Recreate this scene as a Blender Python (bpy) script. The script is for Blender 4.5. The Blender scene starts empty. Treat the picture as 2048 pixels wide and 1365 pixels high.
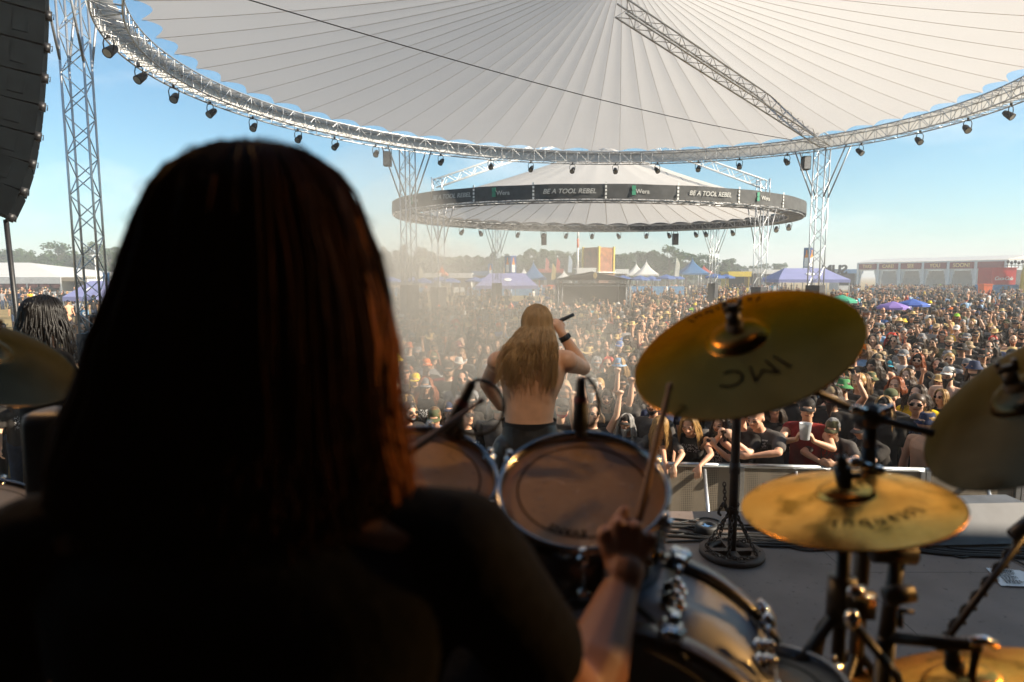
import bpy, bmesh, math, random
import numpy as np
from math import sin, cos, pi, radians, atan, atan2, sqrt, tan
from mathutils import Vector, Matrix
random.seed(7)
SC = bpy.context.scene
COL = SC.collection
# ------------------------------------------------------------------ camera, sky, sun, exposure
F = 1252.0; PITCH = atan(132.5 / F); CZ = 3.4
cam_d = bpy.data.cameras.new('camera'); cam = bpy.data.objects.new('camera', cam_d); COL.objects.link(cam)
cam.location = (0, 0, CZ); cam.rotation_euler = (pi/2 - PITCH, 0, 0)
cam_d.sensor_width = 36; cam_d.lens = F / 2048 * 36; cam_d.clip_start = .05; cam_d.clip_end = 3000
cam_d.dof.use_dof = True; cam_d.dof.focus_distance = 11.0; cam_d.dof.aperture_fstop = 2.0
SC.camera = cam
SUN_AZ = atan2(0.97, -0.24); SUN_EL = radians(29)          # azimuth measured from +Y towards +X
SUN_DIR = Vector((sin(SUN_AZ)*cos(SUN_EL), cos(SUN_AZ)*cos(SUN_EL), sin(SUN_EL)))
world = bpy.data.worlds.new('World'); SC.world = world; world.use_nodes = True
nt = world.node_tree; nt.nodes.clear()
w_out = nt.nodes.new('ShaderNodeOutputWorld'); w_bg = nt.nodes.new('ShaderNodeBackground')
w_sky = nt.nodes.new('ShaderNodeTexSky'); w_sky.sky_type = 'NISHITA'; w_sky.sun_disc = False
w_sky.sun_elevation = SUN_EL; w_sky.sun_rotation = SUN_AZ
w_sky.air_density = 1.0; w_sky.dust_density = .7; w_sky.ozone_density = 1.4; w_sky.altitude = 50
w_tc = nt.nodes.new('ShaderNodeTexCoord'); w_map = nt.nodes.new('ShaderNodeMapping'); w_map.inputs['Scale'].default_value = (1, 1, 2.6)
w_noise = nt.nodes.new('ShaderNodeTexNoise'); w_noise.inputs['Scale'].default_value = 3.2; w_noise.inputs['Detail'].default_value = 7; w_noise.inputs['Roughness'].default_value = .58
w_ramp = nt.nodes.new('ShaderNodeValToRGB'); w_ramp.color_ramp.elements[0].position = .52; w_ramp.color_ramp.elements[1].position = .78
w_ramp.color_ramp.elements[1].color = (.32, .32, .32, 1)
w_mix = nt.nodes.new('ShaderNodeMix'); w_mix.data_type = 'RGBA'; w_mix.inputs['B'].default_value = (9.0, 8.6, 8.2, 1)
L = nt.links.new
L(w_tc.outputs['Generated'], w_map.inputs['Vector']); L(w_map.outputs['Vector'], w_noise.inputs['Vector'])
L(w_noise.outputs['Fac'], w_ramp.inputs['Fac']); L(w_ramp.outputs['Color'], w_mix.inputs['Factor'])
w_tint = nt.nodes.new('ShaderNodeMix'); w_tint.data_type = 'RGBA'; w_tint.blend_type = 'MULTIPLY'; w_tint.inputs['Factor'].default_value = 1
w_tint.inputs['B'].default_value = (.50, .80, .86, 1)
L(w_sky.outputs['Color'], w_tint.inputs['A']); L(w_tint.outputs['Result'], w_mix.inputs['A'])
L(w_mix.outputs['Result'], w_bg.inputs['Color']); w_bg.inputs['Strength'].default_value = .083
L(w_bg.outputs['Background'], w_out.inputs['Surface'])
sun_d = bpy.data.lights.new('sun', 'SUN'); sun = bpy.data.objects.new('sun', sun_d); COL.objects.link(sun)
sun_d.energy = 5.0; sun_d.angle = radians(.5); sun_d.color = (1, .86, .68)
sun.rotation_euler = SUN_DIR.to_track_quat('Z', 'Y').to_euler()
SC.view_settings.view_transform = 'Standard'; SC.view_settings.look = 'None'
SC.view_settings.exposure = 1.32; SC.view_settings.gamma = 1
SC.render.engine = 'CYCLES'
SC.cycles.use_denoising = True
try: SC.cycles.denoiser = 'OPENIMAGEDENOISE'
except Exception: pass
SC.cycles.max_bounces = 7; SC.cycles.diffuse_bounces = 3; SC.cycles.glossy_bounces = 3; SC.cycles.transmission_bounces = 5
SC.cycles.volume_bounces = 0; SC.cycles.transparent_max_bounces = 12
SC.cycles.caustics_reflective = False; SC.cycles.caustics_refractive = False
SC.cycles.sample_clamp_indirect = 6
SC.cycles.use_adaptive_sampling = True; SC.cycles.adaptive_threshold = .015

# ------------------------------------------------------------------ pixel -> place (pixels of the 2048 x 1365 photograph)
def ray(px, py):
    a = (px - 1024) / F; b = (682.5 - py) / F
    return Vector((a, cos(PITCH) + b*sin(PITCH), -sin(PITCH) + b*cos(PITCH)))
CAMP = Vector((0, 0, CZ))
def at(px, py, d): return CAMP + ray(px, py) * d
def at_z(px, py, z):
    r = ray(px, py); return CAMP + r * ((z - CZ) / r.z)
def at_y(px, py, y):
    r = ray(px, py); return CAMP + r * (y / r.y)
def to_px(p):
    p = Vector(p) - CAMP
    d = p.y*cos(PITCH) - p.z*sin(PITCH); u = p.y*sin(PITCH) + p.z*cos(PITCH)
    return (1024 + F*p.x/d, 682.5 - F*u/d, d)

# ------------------------------------------------------------------ mesh helpers
def basis(d):
    d = Vector(d).normalized()
    a = Vector((0, 0, 1)) if abs(d.z) < .9 else Vector((1, 0, 0))
    u = d.cross(a).normalized(); return u, d.cross(u).normalized(), d
class MB:
    def __init__(s): s.v = []; s.f = []; s.m = []; s.n = 0
    def add(s, vs, fs, mi=0):
        b = len(s.v); s.v.extend(tuple(v) for v in vs)
        for f in fs: s.f.append(tuple(i + b for i in f)); s.m.append(mi)
        return s
    def box(s, c, size, M=None, mi=0):
        x, y, z = (q/2 for q in size); c = Vector(c)
        vs = [Vector((i*x, j*y, k*z)) for i in (-1, 1) for j in (-1, 1) for k in (-1, 1)]
        vs = [c + (M @ v if M else v) for v in vs]
        return s.add(vs, [(0,1,3,2), (4,6,7,5), (0,4,5,1), (2,3,7,6), (0,2,6,4), (1,5,7,3)], mi)
    def cyl(s, p0, p1, r0, r1=None, n=10, cap=True, mi=0):
        if r1 is None: r1 = r0
        p0 = Vector(p0); p1 = Vector(p1); u, w, d = basis(p1 - p0)
        vs = []
        for p, r in ((p0, r0), (p1, r1)):
            for k in range(n):
                t = 2*pi*k/n; vs.append(p + u*(r*cos(t)) + w*(r*sin(t)))
        fs = [(k, (k+1) % n, n + (k+1) % n, n + k) for k in range(n)]
        if cap: fs += [tuple(range(n))[::-1], tuple(range(n, 2*n))]
        return s.add(vs, fs, mi)
    def tube(s, pts, r, n=6, mi=0, cap=True, flat=1.0, up=None):
        pts = [Vector(p) for p in pts]; m = len(pts)
        rs = r if hasattr(r, '__len__') else [r]*m
        vs = []; u = None
        for i, p in enumerate(pts):
            t = (pts[min(i+1, m-1)] - pts[max(i-1, 0)])
            if t.length < 1e-9: t = Vector((0, 0, 1))
            t.normalize()
            if u is None:
                u = Vector(up) if up is not None else basis(t)[0]
            u = (u - t*u.dot(t))
            if u.length < 1e-6: u = basis(t)[0]
            u.normalize(); w = t.cross(u)
            for k in range(n):
                a = 2*pi*k/n; vs.append(p + u*(rs[i]*cos(a)) + w*(rs[i]*flat*sin(a)))
        fs = [(i*n + k, i*n + (k+1) % n, (i+1)*n + (k+1) % n, (i+1)*n + k) for i in range(m-1) for k in range(n)]
        if cap: fs += [tuple(range(n))[::-1], tuple(range((m-1)*n, m*n))]
        return s.add(vs, fs, mi)
    def lathe(s, prof, n=32, M=None, mi=0, closed=False):
        M = M or Matrix.Identity(4); m = len(prof); vs = []
        for r, z in prof:
            for k in range(n):
                a = 2*pi*k/n; vs.append(M @ Vector((r*cos(a), r*sin(a), z)))
        rows = m if closed else m-1
        fs = [(i*n + k, i*n + (k+1) % n, ((i+1) % m)*n + (k+1) % n, ((i+1) % m)*n + k) for i in range(rows) for k in range(n)]
        return s.add(vs, fs, mi)
    def ball(s, c, r, n=12, m=8, M=None, mi=0):
        r = r if hasattr(r, '__len__') else (r, r, r); c = Vector(c); vs = []
        for i in range(1, m):
            t = pi*i/m
            for k in range(n):
                a = 2*pi*k/n; v = Vector((r[0]*sin(t)*cos(a), r[1]*sin(t)*sin(a), r[2]*cos(t))); vs.append(c + (M @ v if M else v))
        fs = [(i*n + k, (i+1)*n + k, (i+1)*n + (k+1) % n, i*n + (k+1) % n) for i in range(m-2) for k in range(n)]
        for sg in (1, -1):
            v = Vector((0, 0, sg*r[2])); vs.append(c + (M @ v if M else v))
        t = (m-1)*n; fs += [(t, k, (k+1) % n) for k in range(n)]; b = (m-2)*n
        fs += [(t+1, b + (k+1) % n, b + k) for k in range(n)]
        return s.add(vs, fs, mi)
    def cap(s, p0, p1, r0, r1=None, n=12, flat=1.0, up=None):
        """tapered capsule (closed)"""
        if r1 is None: r1 = r0
        p0 = Vector(p0); p1 = Vector(p1); d = (p1 - p0)
        if d.length < 1e-6: d = Vector((0, 0, 1e-3))
        d.normalize(); pts = []; rs = []
        for t in (90, 60, 30): pts.append(p0 - d*(r0*sin(radians(t)))); rs.append(max(r0*cos(radians(t)), 1e-4))
        pts += [p0, p1]; rs += [r0, r1]
        for t in (30, 60, 90): pts.append(p1 + d*(r1*sin(radians(t)))); rs.append(max(r1*cos(radians(t)), 1e-4))
        return s.tube(pts, rs, n, flat=flat, up=up)
    def rings(s, rings, n=20, power=2.0):
        """closed loft of ellipses (x, y, z, rx, ry)"""
        vs = []
        for (x, y, z, rx, ry) in rings:
            for k in range(n):
                a = 2*pi*k/n; ca, sa = cos(a), sin(a)
                e = 2/power
                vs.append((x + rx*math.copysign(abs(ca)**e, ca), y + ry*math.copysign(abs(sa)**e, sa), z))
        m = len(rings)
        fs = [(i*n + k, i*n + (k+1) % n, (i+1)*n + (k+1) % n, (i+1)*n + k) for i in range(m-1) for k in range(n)]
        fs += [tuple(range(n))[::-1], tuple(range((m-1)*n, m*n))]
        return s.add(vs, fs)
    def mesh(s, name, mats=(), smooth=True, off=None):
        me = bpy.data.meshes.new(name)
        vs = s.v if off is None else [(a-off[0], b-off[1], c-off[2]) for a, b, c in s.v]
        me.from_pydata(vs, [], s.f)
        for m in (mats if isinstance(mats, (list, tuple)) else [mats]): me.materials.append(m)
        if any(s.m): me.polygons.foreach_set('material_index', s.m)
        me.polygons.foreach_set('use_smooth', [smooth]*len(me.polygons)); me.update(); return me
    def build(s, name, mats, parent=None, smooth=True, local=False):
        off = None
        if parent is not None and not local:
            off = Vector((0, 0, 0)); q = parent
            while q is not None: off += q.location; q = q.parent
        return put(name, s.mesh(name, mats, smooth, off), parent)
def put(name, me, parent=None):
    o = bpy.data.objects.new(name, me); COL.objects.link(o)
    if parent is not None: o.parent = parent
    return o
def sharp(o, ang=35):
    try: o.data.set_sharp_from_angle(angle=radians(ang))
    except Exception: pass
    return o
def tag(o, label, cat, group=None):
    o['label'] = label; o['category'] = cat
    if group: o['group'] = group
    return o
def kind(o, k): o['kind'] = k; return o
def thing(name, label, cat, loc=(0, 0, 0), group=None):
    o = bpy.data.objects.new(name, None); COL.objects.link(o); o.location = loc; o.empty_display_size = .1
    return tag(o, label, cat, group)
def clone(o, parent=None):
    c = o.copy(); COL.objects.link(c); c.parent = parent
    for ch in list(o.children): clone(ch, c)
    return c
def frame(origin, z, x=None):
    z = Vector(z).normalized(); x = Vector(x) if x is not None else basis(z)[0]
    x = (x - z*x.dot(z)).normalized(); y = z.cross(x)
    M = Matrix((x, y, z)).transposed().to_4x4(); M.translation = Vector(origin); return M
def rotz(a): return Matrix.Rotation(a, 3, 'Z')
# ------------------------------------------------------------------ materials
def mat(name, col, rough=.6, metal=0, var=.15, scale=8, bump=0, spec=.5, trans=0, use_obj=False, coat=0, scl=(1, 1, 1), col2=None, contrast=(.3, .7), coords='Object'):
    m = bpy.data.materials.new(name); m.use_nodes = True; t = m.node_tree; b = t.nodes['Principled BSDF']; l = t.links.new
    b.inputs['Roughness'].default_value = rough; b.inputs['Metallic'].default_value = metal
    b.inputs['Specular IOR Level'].default_value = spec; b.inputs['Coat Weight'].default_value = coat
    tc = t.nodes.new('ShaderNodeTexCoord'); mp = t.nodes.new('ShaderNodeMapping'); mp.inputs['Scale'].default_value = scl
    no = t.nodes.new('ShaderNodeTexNoise'); no.inputs['Scale'].default_value = scale; no.inputs['Detail'].default_value = 5
    l(tc.outputs[coords], mp.inputs['Vector']); l(mp.outputs['Vector'], no.inputs['Vector'])
    mr = t.nodes.new('ShaderNodeMapRange'); mr.inputs['From Min'].default_value = contrast[0]; mr.inputs['From Max'].default_value = contrast[1]
    mr.clamp = True; l(no.outputs['Fac'], mr.inputs['Value'])
    mx = t.nodes.new('ShaderNodeMix'); mx.data_type = 'RGBA'
    l(mr.outputs['Result'], mx.inputs['Factor'])
    if use_obj:
        oi = t.nodes.new('ShaderNodeObjectInfo')
        for sock, k in (('A', 1-var), ('B', 1+var)):
            q = t.nodes.new('ShaderNodeMix'); q.data_type = 'RGBA'; q.blend_type = 'MULTIPLY'; q.inputs['Factor'].default_value = 1
            q.inputs['B'].default_value = (k*col[0], k*col[1], k*col[2], 1); l(oi.outputs['Color'], q.inputs['A']); l(q.outputs['Result'], mx.inputs[sock])
    else:
        c2 = col2 or tuple(c*(1+var) for c in col); c1 = col if col2 else tuple(c*(1-var) for c in col)
        mx.inputs['A'].default_value = (*c1, 1); mx.inputs['B'].default_value = (*c2, 1)
    l(mx.outputs['Result'], b.inputs['Base Color'])
    if bump:
        bp = t.nodes.new('ShaderNodeBump'); bp.inputs['Strength'].default_value = bump; bp.inputs['Distance'].default_value = .02
        l(no.outputs['Fac'], bp.inputs['Height']); l(bp.outputs['Normal'], b.inputs['Normal'])
    if trans:
        tr = t.nodes.new('ShaderNodeBsdfTranslucent'); l(mx.outputs['Result'], tr.inputs['Color'])
        ms = t.nodes.new('ShaderNodeMixShader'); ms.inputs['Fac'].default_value = trans
        l(b.outputs['BSDF'], ms.inputs[1]); l(tr.outputs['BSDF'], ms.inputs[2]); l(ms.outputs['Shader'], t.nodes['Material Output'].inputs['Surface'])
    return m
M = {}
M['alu'] = mat('aluminium', (.52, .54, .56), .38, .85, .1, 30)
M['alu_dark'] = mat('dull_aluminium', (.30, .31, .33), .5, .6, .2, 20)
M['chrome'] = mat('chrome', (.75, .76, .78), .16, 1, .06, 12)
M['black'] = mat('black_metal', (.014, .014, .016), .45, .0, .3, 30)
M['black_plastic'] = mat('black_plastic', (.012, .012, .013), .55, 0, .3, 40, bump=.05)
M['black_cloth'] = mat('black_cloth', (.018, .018, .02), .95, 0, .35, 25, bump=.15, spec=.15)
M['rubber'] = mat('black_rubber', (.012, .012, .012), .6, 0, .3, 30)
M['white_pvc'] = mat('white_pvc', (.78, .78, .77), .5, 0, .05, 3, trans=.25)
M['white_paint'] = mat('white_paint', (.75, .75, .73), .5, 0, .07, 4)
# ------------------------------------------------------------------ ground, stage
def grid_sheet(x0, x1, y0, y1, z, nx=2, ny=2):
    b = MB(); vs = [(x0 + (x1-x0)*i/nx, y0 + (y1-y0)*j/ny, z) for j in range(ny+1) for i in range(nx+1)]
    return b.add(vs, [(j*(nx+1)+i, j*(nx+1)+i+1, (j+1)*(nx+1)+i+1, (j+1)*(nx+1)+i) for j in range(ny) for i in range(nx)])
M['field'] = mat('dry_grass', (.20, .145, .062), .95, 0, .3, .35, bump=.3, col2=(.34, .25, .115), contrast=(.35, .68), spec=.1)
kind(grid_sheet(-650, 650, -60, 1000, 0).build('ground', M['field']), 'structure')
STZ = 1.4; RZ = 2.15
def ply_material():
    m = mat('stage_plywood', (.15, .112, .094), .6, 0, .2, 2.2, bump=.04, col2=(.235, .18, .152), spec=.3)
    t = m.node_tree; b = t.nodes['Principled BSDF']; l = t.links.new
    src = b.inputs['Base Color'].links[0].from_socket
    tc = t.nodes.new('ShaderNodeTexCoord'); n2 = t.nodes.new('ShaderNodeTexNoise'); n2.inputs['Scale'].default_value = 26; n2.inputs['Detail'].default_value = 8
    l(tc.outputs['Object'], n2.inputs['Vector'])
    rp = t.nodes.new('ShaderNodeValToRGB'); rp.color_ramp.elements[0].position = .29; rp.color_ramp.elements[1].position = .36
    rp.color_ramp.elements[0].color = (.45, .45, .45, 1); l(n2.outputs['Fac'], rp.inputs['Fac'])
    q = t.nodes.new('ShaderNodeMix'); q.data_type = 'RGBA'; q.blend_type = 'MULTIPLY'; q.inputs['Factor'].default_value = 1
    l(src, q.inputs['A']); l(rp.outputs['Color'], q.inputs['B'])
    br = t.nodes.new('ShaderNodeTexBrick'); br.inputs['Scale'].default_value = 1; br.inputs['Brick Width'].default_value = 2.5; br.inputs['Row Height'].default_value = 1.25
    br.inputs['Mortar Size'].default_value = .004; br.inputs['Color1'].default_value = (1, 1, 1, 1); br.inputs['Color2'].default_value = (.9, .9, .9, 1); br.inputs['Mortar'].default_value = (.3, .3, .3, 1)
    mp = t.nodes.new('ShaderNodeMapping'); mp.inputs['Rotation'].default_value = (0, 0, radians(90)); mp.inputs['Location'].default_value = (.3, .23, 0)
    l(tc.outputs['Object'], mp.inputs['Vector']); l(mp.outputs['Vector'], br.inputs['Vector'])
    q2 = t.nodes.new('ShaderNodeMix'); q2.data_type = 'RGBA'; q2.blend_type = 'MULTIPLY'; q2.inputs['Factor'].default_value = 1
    l(q.outputs['Result'], q2.inputs['A']); l(br.outputs['Color'], q2.inputs['B']); l(q2.outputs['Result'], b.inputs['Base Color'])
    return m
M['ply'] = ply_material()
SF = 5.15                                                      # stage front edge
b = MB(); b.box((0, (SF-5)/2, STZ/2 - .003), (26, SF+5, STZ)); kind(b.build('stage_floor', M['ply'], smooth=False), 'structure')
b = MB(); b.box((0, -1.55, (STZ+RZ)/2 + .002), (4.2, 6.0, RZ-STZ)); kind(b.build('drum_riser_floor', M['black_cloth'], smooth=False), 'structure')
# the stage house above and behind the camera: it keeps the sun off the drum kit
b = MB(); b.box((4, -1.825, 8.6), (40, 6.35, .3)); kind(b.build('stage_roof', M['black_cloth'], smooth=False), 'structure')
b = MB(); b.box((0, -4.9, 4.85), (26, .2, 7.2)); kind(b.build('stage_back_wall', M['black_cloth'], smooth=False), 'structure')
b = MB(); b.box((7.2, -.84, 4.93), (.2, 7.9, 7.04)); kind(b.build('stage_wing_wall', M['black_cloth'], smooth=False), 'structure')
b = MB(); b.box((-7.2, -1.9, 4.93), (.2, 5.78, 7.04)); kind(b.build('stage_wing_wall', M['black_cloth'], smooth=False), 'structure')
# ------------------------------------------------------------------ trusses
def truss_tri(b, p0, p1, w, rc=.03, rd=.014, bay=None, n=6, x=None):
    """box truss from p0 to p1"""
    p0 = Vector(p0); p1 = Vector(p1); M4 = frame(p0, p1-p0, x); Ln = (p1-p0).length; bay = bay or w
    N = max(2, round(Ln/bay)); h = w/2; cs = [(-h, -h), (h, -h), (h, h), (-h, h)]
    for a, c in cs: b.cyl(M4 @ Vector((a, c, 0)), M4 @ Vector((a, c, Ln)), rc, n=n)
    for i in range(4):
        a, c = cs[i], cs[(i+1) % 4]
        for k in range(N):
            z0, z1 = Ln*k/N, Ln*(k+1)/N; q0, q1 = (a, c) if (k+i) % 2 == 0 else (c, a)
            b.cyl(M4 @ Vector((*q0, z0)), M4 @ Vector((*q1, z1)), rd, n=5, cap=False)
    return b
def ring_truss(b, pt, N, w, h, rc=.035, rd=.016):
    """pt(t) -> (point, outward); box ring truss, bottom outer chord on pt"""
    P = []
    for k in range(N):
        p, o = pt(2*pi*k/N); P.append([p, p - o*w, p - o*w + Vector((0, 0, h)), p + Vector((0, 0, h))])
    for k in range(N):
        a, c = P[k], P[(k+1) % N]
        for j in range(4): b.cyl(a[j], c[j], rc, n=6, cap=False)
        for j in range(4):
            q0, q1 = (a[j], c[(j+1) % 4]) if k % 2 == 0 else (a[(j+1) % 4], c[j])
            b.cyl(q0, q1, rd, n=5, cap=False); b.cyl(a[j], a[(j+1) % 4], rd, n=5, cap=False)
    return b
def ell_fn(c, ax, v0, v1, z):
    c = Vector((c[0], c[1], z)); v0 = Vector((*v0, 0)).normalized(); v1 = Vector((*v1, 0)).normalized()
    def f(t, grow=0.0):
        p = c + v0*((ax[0]+grow)*cos(t)) + v1*((ax[1]+grow)*sin(t))
        o = (v0*(cos(t)/ax[0]) + v1*(sin(t)/ax[1])).normalized(); return p, o
    return f
def fabric_material(name, col):
    m = bpy.data.materials.new(name); m.use_nodes = True; t = m.node_tree; t.nodes.remove(t.nodes['Principled BSDF']); l = t.links.new
    d = t.nodes.new('ShaderNodeBsdfDiffuse'); r = t.nodes.new('ShaderNodeBsdfTranslucent'); g = t.nodes.new('ShaderNodeBsdfGlossy')
    tc = t.nodes.new('ShaderNodeTexCoord'); no = t.nodes.new('ShaderNodeTexNoise'); no.inputs['Scale'].default_value = .5; no.inputs['Detail'].default_value = 6
    l(tc.outputs['Object'], no.inputs['Vector']); mx = t.nodes.new('ShaderNodeMix'); mx.data_type = 'RGBA'
    mx.inputs['A'].default_value = (*[c*.94 for c in col], 1); mx.inputs['B'].default_value = (*col, 1)
    l(no.outputs['Fac'], mx.inputs['Factor'])
    for q in (d, r): l(mx.outputs['Result'], q.inputs['Color'])
    ms = t.nodes.new('ShaderNodeMixShader'); ms.inputs['Fac'].default_value = .48; l(d.outputs[0], ms.inputs[1]); l(r.outputs[0], ms.inputs[2])
    g.inputs['Roughness'].default_value = .5; m2 = t.nodes.new('ShaderNodeMixShader'); m2.inputs['Fac'].default_value = .04
    l(ms.outputs[0], m2.inputs[1]); l(g.outputs[0], m2.inputs[2]); l(m2.outputs[0], t.nodes['Material Output'].inputs['Surface'])
    return m
M['fabric'] = fabric_material('roof_membrane', (.71, .70, .695))
M['seam'] = mat('membrane_seam', (.52, .46, .40), .8, 0, .1, 5)
def membrane(fn, apex, z_edge, inset, panels, sag, hub=.6, scallop=.45, sub=8, rows=14):
    """tensioned cone: concave between the edge and the apex, scalloped at its edge; returns mesh builder and seam lines"""
    b = MB(); n = panels*sub; vs = []; seams = [[] for _ in range(panels)]
    for k in range(n):
        t = 2*pi*k/n; u = (k % sub)/sub; sc = scallop*sin(pi*u)
        p, o = fn(t); e = p - o*(inset + sc); e.z = z_edge + sc*(apex.z - z_edge)*(1-sag)/((p - o*inset).xy - apex.xy).length
        hubp = Vector((apex.x, apex.y, e.z)); rad = (e - hubp).normalized()
        for i in range(rows+1):
            s = i/rows; q = e.lerp(Vector((apex.x, apex.y, 0)) + rad*hub, s)
            q.z = e.z + (apex.z - e.z)*(s*(1-sag) + sag*s*s*1.0) - .006*sin(pi*u)*sin(pi*s)
            vs.append(q)
            if k % sub == 0: seams[k//sub].append(q + Vector((0, 0, -.03)))
    R = rows+1
    b.add(vs, [(k*R+i, ((k+1) % n)*R+i, ((k+1) % n)*R+i+1, k*R+i+1) for k in range(n) for i in range(rows)])
    return b, seams
# canopy over the front of the crowd
H1 = 5.5; Z1 = CZ + H1
fn1 = ell_fn((.576*H1, 3.679*H1), (2.4815*H1, 2.0745*H1), (-.89137, -.45329), (-.45329, .89137), Z1)
cc1 = Vector((.576*H1, 3.679*H1, 0)); ap1 = at_y(1247, -62, cc1.y); ap1.x = cc1.x + .2
can1 = thing('canopy', 'huge round white membrane canopy with scalloped edge above the crowd in front of the stage', 'canopy', (cc1.x, cc1.y, 0))
b, seams = membrane(fn1, ap1, Z1 + .5, .8, 56, .30, hub=.5, scallop=.32); b.build('roof_membrane', M['fabric'], can1)
b = MB()
for s in seams: b.tube(s, .006, 4)
b.build('seam', M['seam'], can1)
RT1 = 150
ring_truss(MB(), fn1, RT1, .6, .5, .024, .011).build('ring_truss', M['alu'], can1)
b = MB()                                                        # white weather sheet laid over the ring
N = 224
vs = []
for k in range(N):
    p, o = fn1(2*pi*k/N); w = .12*sin(k*2.3) + .06*sin(k*.9)
    vs += [p + o*.06 + Vector((0, 0, .14 + .1*w)), p + o*.08 + Vector((0, 0, .53)), p - o*(.36+.25*w) + Vector((0, 0, .58))]
b.add(vs, [(3*k+i, 3*((k+1) % N)+i, 3*((k+1) % N)+i+1, 3*k+i+1) for k in range(N) for i in range(2)])
b.build('weather_sheet', M['white_pvc'], can1)
def ring_t(fn, p):
    ts = np.linspace(0, 2*pi, 1440, endpoint=False); ds = [(fn(t)[0].xy - Vector(p).xy).length for t in ts]; return ts[int(np.argmin(ds))]
def nearest_t_px(fn, px, lo, hi):
    best = None
    for t in np.linspace(0, 2*pi, 2880, endpoint=False):
        p = fn(t)[0]
        if p.y < 1 or not (lo < p.y < hi): continue
        e = abs(to_px(p)[0] - px)
        if best is None or e < best[0]: best = (e, t)
    return best[1]
M['tower_wrap'] = mat('tower_wrap', (.035, .036, .04), .8, 0, .25, 6)
def tower(fn, t, ztop, label, w=.5, wrap=2.6, brace=2.1, group=None, extra=0.0, base=None):
    p, o = fn(t); base = p - o*.3 if base is None else Vector(base); base.z = 0; tan_ = Vector((-o.y, o.x, 0))
    r = thing('truss_tower', label, 'tower', base, group)
    truss_tri(MB(), base + Vector((0, 0, .05)), base + Vector((0, 0, ztop + extra)), w, .028, .014, w*.95, x=tan_).build('mast', M['alu'], r)
    for sx in (-1, 1):
        for sy in (-1, 1):
            MB().cyl(base + tan_*(sx*w/2) + o*(sy*w/2) + Vector((0, 0, ztop - brace)), base + tan_*(sx*(w/2+.85)) + o*(sy*w/2) + Vector((0, 0, ztop+.05)), .03, n=8).build('brace', M['alu_dark'], r)
    b = MB(); b.box(base + Vector((0, 0, wrap/2+.03)), (w+.12, w+.12, wrap), Matrix((tan_, o, Vector((0, 0, 1)))).transposed()); b.build('base_cover', M['tower_wrap'], r, smooth=False)
    b = MB(); b.box(base + Vector((0, 0, .025)), (1.2, 1.2, .05)); b.build('base_plate', M['alu_dark'], r, smooth=False)
    return r
tA = ring_t(fn1, at_z(176, 95, Z1)); tB = nearest_t_px(fn1, 807, 24, 60); tC = nearest_t_px(fn1, 1650, 20, 60)
TW1 = [(tA, 'tall aluminium truss tower beside the hanging black speaker column'), (tB, 'aluminium truss tower under the big canopy, just right of the dark haired drummer'),
       (tC, 'aluminium truss tower under the big canopy, above the right side of the large tilted cymbal')]
bA = at_z(150, 95, Z1)
for t, lb in TW1: tower(fn1, t, Z1 if t != tA else at_y(150, 128, bA.y).z + 2.1, lb, wrap=2.9 if t != tA else 1.9, base=None if t != tA else bA, group='towers carrying the big canopy')
# radial truss under the membrane and a wire across it
pC = fn1(tC)[0] + Vector((0, 0, .35))
rt = MB(); truss_tri(rt, pC, ap1 + Vector((0, 0, -1.15)), .42, .03, .014, .45)
tag(rt.build('rafter_truss', M['alu']), 'slanting aluminium lattice beam running up under the white canopy from the tower on the right', 'truss')
b = MB(); p0 = at(470, -8, 13.5); p1 = fn1(tC)[0] + Vector((0, 0, .2))
b.tube([p0.lerp(p1, i/12) + Vector((0, 0, -.35*sin(pi*i/12))) for i in range(13)], .014, 5)
tag(b.build('wire', M['black']), 'thin dark wire strung across below the white canopy', 'wire')
# lamps clamped along the ring
M['lamp_glass'] = mat('lamp_glass', (.35, .36, .38), .15, .3, .1, 10)
def lamp_proto(name, label, group, s):
    r = thing(name, label, 'stage light', (0, 0, 0), group)
    MB().tube([(-.11*s, 0, -.22*s), (-.13*s, 0, -.05*s), (-.10*s, 0, .04*s), (.10*s, 0, .04*s), (.13*s, 0, -.05*s), (.11*s, 0, -.22*s)], .014*s, 6).build('yoke', M['black'], r, local=True)
    MB().box((0, 0, .09*s), (.05*s, .06*s, .1*s)).build('clamp', M['black'], r, local=True, smooth=False)
    Mx = frame((0, .07*s, -.18*s), (0, -.75, -.62)); b = MB()
    b.lathe([(.001, -.16*s), (.06*s, -.15*s), (.09*s, -.06*s), (.095*s, .02*s), (.11*s, .16*s), (.105*s, .17*s), (.085*s, .165*s)], 14, Mx)
    h = b.build('housing', M['black'], r, local=True)
    MB().lathe([(.001, .165*s), (.09*s, .163*s)], 14, Mx).build('lens', M['lamp_glass'], h, local=True)
    return r
lamp0 = lamp_proto('stage_light', 'black stage lamp on a yoke clamped under the ring of the big canopy', 'stage lamps along the ring of the big canopy', 1.1)
def ring_marks(fn, xs, lo, hi, left=None):
    out = []
    for x in xs: out.append(nearest_t_px(fn, x, lo, hi))
    return out
lt = [ring_t(fn1, at_z(*q, Z1)) for q in ((219, 72), (280, 130), (344, 172), (416, 205), (500, 236))] + ring_marks(fn1, (592, 665, 748, 879, 980, 1060, 1144, 1230, 1315, 1397, 1480, 1576, 1726, 1845, 1943, 2031), 17, 60)
for i, t in enumerate(lt):
    o = lamp0 if i == 0 else clone(lamp0); p, q = fn1(t); o.location = p - q*.12 + Vector((0, 0, -.1)); o.rotation_euler = (0, 0, random.uniform(-.5, .5))
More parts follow.
